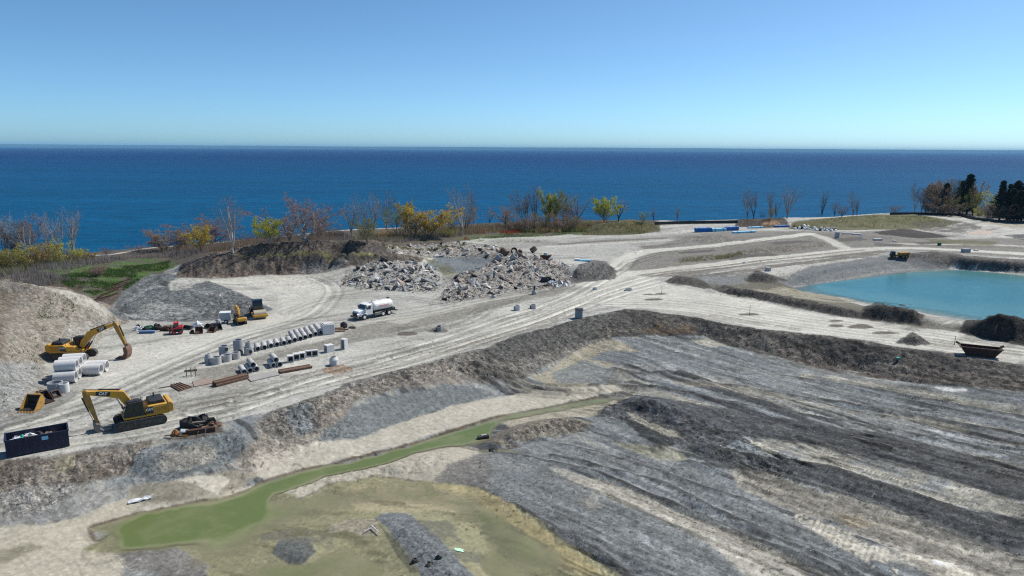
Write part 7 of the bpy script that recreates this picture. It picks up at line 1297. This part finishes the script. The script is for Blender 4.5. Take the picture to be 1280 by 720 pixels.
T('tiny bare tree before the water left of the round reddish tree', 612, 280, 262, 12, 'spread', 'dark', 'grey'); T('round reddish brown tree standing apart', 632, 283, 256, 32, 'round', 'dark', 'red', 'brown', 900, .013, seed=3)
T('brown budding tree at the left of the mixed clump', 656, 285, 238, 24, 'spread', 'dark', 'purple', 'brown', 900, .014); T('tall bare tree with dark twigs in the mixed clump', 668, 285, 231, 22, 'tall', 'dark', 'grey', seed=0); T('green yellow tree, left one of two in the mixed clump', 684, 284, 235, 22, 'column', 'grey', 'tan', 'lime', 1500, .018, seed=1); T('green yellow tree, right one of two in the mixed clump', 693, 284, 238, 22, 'column', 'grey', 'tan', 'green', 1500, .018, seed=2); T('tan budding tree in the middle of the mixed clump', 704, 284, 239, 20, 'spread', 'grey', 'tan', 'olive', 900, .014); T('pinkish budding tree low in the mixed clump', 709, 283, 252, 22, 'round', 'grey', 'red', 'bud', 900, .015); T('grey bare tree at the right of the mixed clump', 721, 282, 241, 28, 'spread', 'dark', 'grey', 'brown', 250, .01)
for k, (u, v, t_, w, lf) in enumerate(((648, 288, 270, 26, 'brown'), (662, 289, 264, 26, 'brown'), (680, 288, 262, 28, 'olive'), (700, 288, 266, 28, 'brown'), (716, 287, 268, 24, 'olive'), (735, 283, 275, 16, 'green'))): T(['brown undergrowth at the left foot of the mixed clump', 'orange brown undergrowth below the tall dark twigged tree', 'olive undergrowth below the green yellow trees', 'dark undergrowth below the pinkish tree', 'grey green undergrowth at the right foot of the clump', 'small green bush between the clump and the bright yellow tree'][k], u, v, t_, w, 'bush', 'purple', 'tan' if k == 1 else 'purple', lf, 700, .018, cat='shrub')
T('bright yellow green vase shaped tree near the shore mound', 755, 278, 246, 30, 'round', 'grey', 'tan', 'lime', 2600, .017, seed=0); T('bare round crowned tree right of the bright yellow tree', 773, 277, 246, 24, 'spread', 'dark', 'grey', seed=1); T('small green bush on the shore mound with a bare top', 804, 279, 262, 14, 'bush', 'purple', 'grey', 'green', 300, .016, cat='shrub'); T('thin bare sapling right of the shore mound', 817, 277, 257, 8, 'column', 'dark', 'grey', seed=2); T('thin bare sapling standing alone before the water', 846, 278, 256, 9, 'column', 'dark', 'grey', seed=3)
T('bare tree on the far shore, leftmost of the far group', 934, 274, 235, 16, 'tall', 'grey', 'grey', seed=0); T('bare tree close right of the leftmost far tree', 942, 274, 236, 17, 'tall', 'dark', 'grey', seed=3); T('small dark bush between the far bare trees', 953, 273, 261, 8, 'bush', 'purple', 'purple', None, cat='shrub'); T('pale bare tree with olive base in the far group', 963, 273, 236, 14, 'tall', 'grey', 'grey', seed=2); T('thin bare tree beside the pale one in the far group', 970, 273, 249, 8, 'column', 'dark', 'grey', seed=1); T('wide pale bare tree in the far group', 984, 273, 230, 26, 'tall', 'grey', 'pale', seed=1); T('olive bush at the foot of the far pale trees', 964, 274, 256, 10, 'bush', 'tan', 'tan', 'olive', 500, .02, cat='shrub')
T('slim bare tree on the green slope, first from left', 1027, 271, 236, 13, 'tall', 'dark', 'grey', seed=2); T('short bare tree on the green slope, second from left', 1043, 271, 249, 11, 'spread', 'dark', 'grey', seed=0); T('short dark twiggy tree on the green slope', 1052, 271, 255, 14, 'bush', 'dark', 'purple', 'brown', 400, .014); T('bare tree on the green slope, rightmost of four', 1066, 270.5, 237, 14, 'tall', 'grey', 'pale', seed=3); T('thin bare tree just right of the rightmost slope tree', 1071, 270.5, 248, 7, 'column', 'dark', 'grey', seed=0); T('small dark bush before the water near the wood', 1118, 267, 255, 14, 'bush', 'purple', 'purple', 'brown', 300, .014, cat='shrub')
G = 'dark wood at the right edge'
wood = [(1143, 265, 226, 16, 'tall', 'pale', 'grey', None, 'pale bare tree at the left end of the dark wood'), (1152, 266, 232, 16, 'tall', 'grey', 'purple', None, 'thin bare tree second from the left end of the wood'), (1160, 266, 230, 18, 'spread', 'dark', 'purple', 'brown', 'purple brown tree third in the left wood'), (1168, 266, 224, 20, 'round', 'dark', 'purple', 'brown', 'broad purple twigged tree in the left wood'), (1178, 267, 223, 18, 'spread', 'dark', 'red', 'brown', 'reddish grey tree in the middle of the left wood'), (1185, 267, 227, 18, 'spread', 'pale', 'pale', None, 'pale forked bare tree before the dark trunks of the wood'), (1193, 267, 224, 18, 'round', 'dark', 'purple', 'olive', 'dark budding tree right of the pale forked one'), (1215, 268, 226, 18, 'spread', 'dark', 'purple', 'brown', 'dark bare tree at the right end of the left wood'), (1222, 269, 230, 16, 'tall', 'dark', 'grey', None, 'thin dark bare tree closing the left wood'), (1203, 266, 232, 18, 'round', 'dark', 'tan', 'lime', 'yellow green tree below the tall pine in the wood'), (1216, 269, 237, 16, 'round', 'dark', 'tan', 'lime', 'yellow green bush tree at the right of the left wood'), (1174, 268, 240, 18, 'round', 'dark', 'purple', 'brown', 'low dark tree in front of the left wood'), (1190, 269, 244, 18, 'round', 'dark', 'purple', 'olive', 'low olive tree in front of the left wood'), (1157, 267, 245, 16, 'round', 'dark', 'purple', 'brown', 'low dark tree at the left foot of the wood'), (1241, 271, 238, 30, 'round', 'grey', 'tan', 'lime', 'bright yellow green tree between the two parts of the wood'), (1224, 272, 256, 14, 'bush', 'tan', 'tan', 'lime', 'small yellow bush left of the bright yellow green tree'), (1252, 270, 228, 16, 'spread', 'dark', 'purple', None, 'bare dark tree behind the bright yellow green tree'), (1200, 268, 248, 26, 'bush', 'dark', 'purple', 'brown', 'dark undergrowth below the tall pine'), (1166, 268, 252, 24, 'bush', 'dark', 'purple', 'brown', 'dark undergrowth at the left of the wood'), (1182, 269, 252, 26, 'bush', 'dark', 'purple', 'brown', 'dark undergrowth in the middle of the wood'), (1236, 274, 254, 26, 'bush', 'dark', 'purple', 'brown', 'dark undergrowth before the bright yellow green tree'), (1258, 276, 254, 30, 'bush', 'dark', 'purple', 'brown', 'dark undergrowth before the right conifers')]
for (u, v, t_, w, kd, b, tw_, lf, lab) in wood: T(lab, u, v + 1, t_, w, kd, b, tw_, lf, 1300 if lf in ('lime', 'olive') else 1500, .016, None, G, 'tree' if kd != 'bush' else 'shrub')
for k, (u, v, t_, w) in enumerate(((1208, 268, 218, 20), (1199, 268, 226, 16), (1180, 268, 229, 16), (1249, 275, 226, 18), (1258, 276, 230, 18), (1267, 276, 226, 20), (1276, 277, 229, 18), (1286, 278, 226, 20), (1262, 277, 236, 18), (1272, 278, 238, 18), (1300, 278, 226, 22))): conifer(['tall dark pine rising above the left wood', 'dark pine left of the tall pine', 'small dark pine in the middle of the left wood', 'dark conifer right of the bright yellow green tree', 'second dark conifer in the right wood', 'tall dark conifer third in the right wood', 'dark conifer fourth in the right wood', 'dark conifer at the right edge of the picture', 'lower dark conifer in front of the right wood', 'lower dark conifer in front at the right edge', 'dark conifer beyond the right edge'][k], u, v, t_, w, k % 3)

# brush, reeds and grass nobody could count
def cover(name, label, polys, n, hmin, hmax, leaf, lean=.35, w=.035, blades=5, seed=0):
    R = np.random.default_rng(seed); V, Fc = [], []; k = 0
    for poly, share in polys:
        m = int(n * share); P = poly_sample(poly, m, R); P = P[fbm(P[:, 0] / 4, P[:, 1] / 4, 3, 200 + seed) + .25 * R.random(len(P)) > .53]; m = len(P); z = Hfull(P[:, 0], P[:, 1])
        for i in range(m):
            for b in range(blades):
                h = R.uniform(hmin, hmax); a = R.uniform(0, 6.28); l = R.uniform(0, lean) * h; ox, oy = R.normal(0, .25, 2); x, y = P[i, 0] + ox, P[i, 1] + oy; c, s = math.cos(a + 1.57) * w, math.sin(a + 1.57) * w
                V += [(x - c, y - s, z[i] - .05), (x + c, y + s, z[i] - .05), (x + l * math.cos(a), y + l * math.sin(a), z[i] + h)]; Fc.append((k, k + 1, k + 2)); k += 3
    me = bpy.data.meshes.new(name); me.from_pydata(V, [], Fc); me.materials.append(LF[leaf]); o = bpy.data.objects.new(name, me); COL.objects.link(o); o['kind'] = 'stuff'; return tag(o, label, 'ground cover')
cover('dry_brush', 'grey dry brush covering the strip of land along the shore', [([(-100, 345), (0, 338), (60, 330), (110, 324), (200, 320), (240, 318), (150, 326), (60, 350), (0, 352)], .25), ([(200, 318), (300, 303), (430, 292), (440, 299), (330, 304), (280, 312), (220, 326)], .40), ([(430, 300), (520, 290), (600, 285), (600, 292), (500, 304)], .15), ([(0, 352), (40, 340), (90, 352), (60, 357)], .20)], 9000, .4, 1.9, 'brush', .5, .045, 6, 1)
cover('brown_brush', 'brown leafless undergrowth filling the gaps between the shore trees', [([(-60, 345), (0, 338), (110, 324), (112, 318), (0, 326)], .25), ([(190, 316), (240, 309), (330, 302), (430, 292), (432, 297), (330, 305), (240, 315)], .35), ([(432, 298), (520, 290), (604, 283), (700, 281), (760, 279), (740, 285), (640, 289), (520, 298)], .4)], 6500, .6, 2.6, 'brown', .45, .045, 6, 8)
cover('olive_brush', 'olive green budding undergrowth among the shore trees', [([(-60, 345), (0, 336), (110, 322), (120, 326), (0, 346)], .3), ([(430, 300), (520, 292), (604, 285), (604, 290), (500, 302)], .4), ([(640, 288), (735, 284), (735, 289), (650, 291)], .3)], 3200, .4, 1.8, 'olive', .5, .05, 6, 9)
cover('fresh_grass', 'fresh green grass on the knoll behind the soil heap', [([(60, 348), (120, 335), (214, 326), (212, 334), (160, 350), (118, 370)], .7), ([(580, 300), (650, 287), (730, 288), (730, 292), (620, 298)], .2), ([(160, 345), (205, 334), (180, 346), (150, 366)], .1)], 6500, .15, .45, 'grass', .6, .05, 5, 2)
cover('olive_weeds', 'olive weeds on the shore mound and along the far slope', [([(728, 292), (745, 282), (785, 277), (822, 283), (806, 292)], .3), ([(990, 285), (1040, 273), (1150, 270), (1190, 279), (1100, 286)], .4), ([(850, 327), (925, 316), (930, 320), (850, 329)], .1), ([(470, 318), (560, 310), (600, 304), (480, 308)], .2)], 3000, .2, .6, 'olive', .5, .05, 5, 3)
cover('dry_reeds', 'dry tan reeds in front of the mixed clump of trees', [([(668, 291), (675, 286), (700, 286), (702, 291)], .65), ([(470, 301), (482, 293), (494, 298)], .35)], 700, .8, 2.0, 'tan', .25, .05, 6, 4)
cover('red_dogwood', 'red dogwood stems in patches before the trees', [([(590, 292), (596, 287), (612, 288), (606, 292)], .22), ([(620, 291), (640, 288), (668, 290), (640, 293)], .5), ([(574, 299), (580, 297), (586, 299), (580, 300)], .08), ([(494, 299), (506, 296), (520, 298), (506, 300)], .2)], 420, .4, 1.1, 'dogwood', .35, .05, 6, 5)
cover('heap_weeds', 'sparse green weeds growing on the big soil heap', [([(0, 440), (60, 400), (60, 450), (40, 480), (0, 520)], .5), ([(60, 366), (100, 370), (90, 400), (40, 400)], .5)], 120, .15, .4, 'grass', .6, .05, 6, 6)
# silt fences
def fence(label, pts, h, name='silt_fence', step=3.0):
    P = smooth_line(px(pts), 4); Z = Hfull(P[:, 0], P[:, 1]); c = P.mean(0); t = thing(name, label, 'fence', (c[0], c[1], 0)); m = MB()
    for i in range(len(P) - 1):
        a, b = P[i] - c, P[i + 1] - c; d = np.array([-(b - a)[1], (b - a)[0]]) / (np.linalg.norm(b - a) + 1e-9) * .02; q = [(*(a - d), Z[i] - .05), (*(b - d), Z[i + 1] - .05), (*(b + d), Z[i + 1] - .05), (*(a + d), Z[i] - .05)]; m.add(q + [(p[0], p[1], p[2] + h) for p in q], [(3, 2, 1, 0), (4, 5, 6, 7), (0, 1, 5, 4), (1, 2, 6, 5), (2, 3, 7, 6), (3, 0, 4, 7)])
    m.build('fabric', 'tarpblack', t); L_ = np.concatenate([[0], np.cumsum(np.hypot(*np.diff(P, axis=0).T))]); n = int(L_[-1] / step); pm = MB().box((0, 0, .6), (.06, .06, 1.3)).mesh('post', MT['wood'])
    for k in range(n + 1): s = L_[-1] * k / max(n, 1); x, y, z = (np.interp(s, L_, P[:, 0]), np.interp(s, L_, P[:, 1]), np.interp(s, L_, Z)); link_mesh('post', pm, t, (x - c[0], y - c[1] - .05, z))
fence('long black silt fence along the far shore right of the shore mound', [(818, 281), (850, 280), (885, 279.5), (922, 279)], 1.25); fence('black silt fence below the dark wood at the right', [(1112, 268.5), (1150, 268.5), (1195, 270), (1215, 274), (1245, 277.5), (1300, 280)], 1.1)
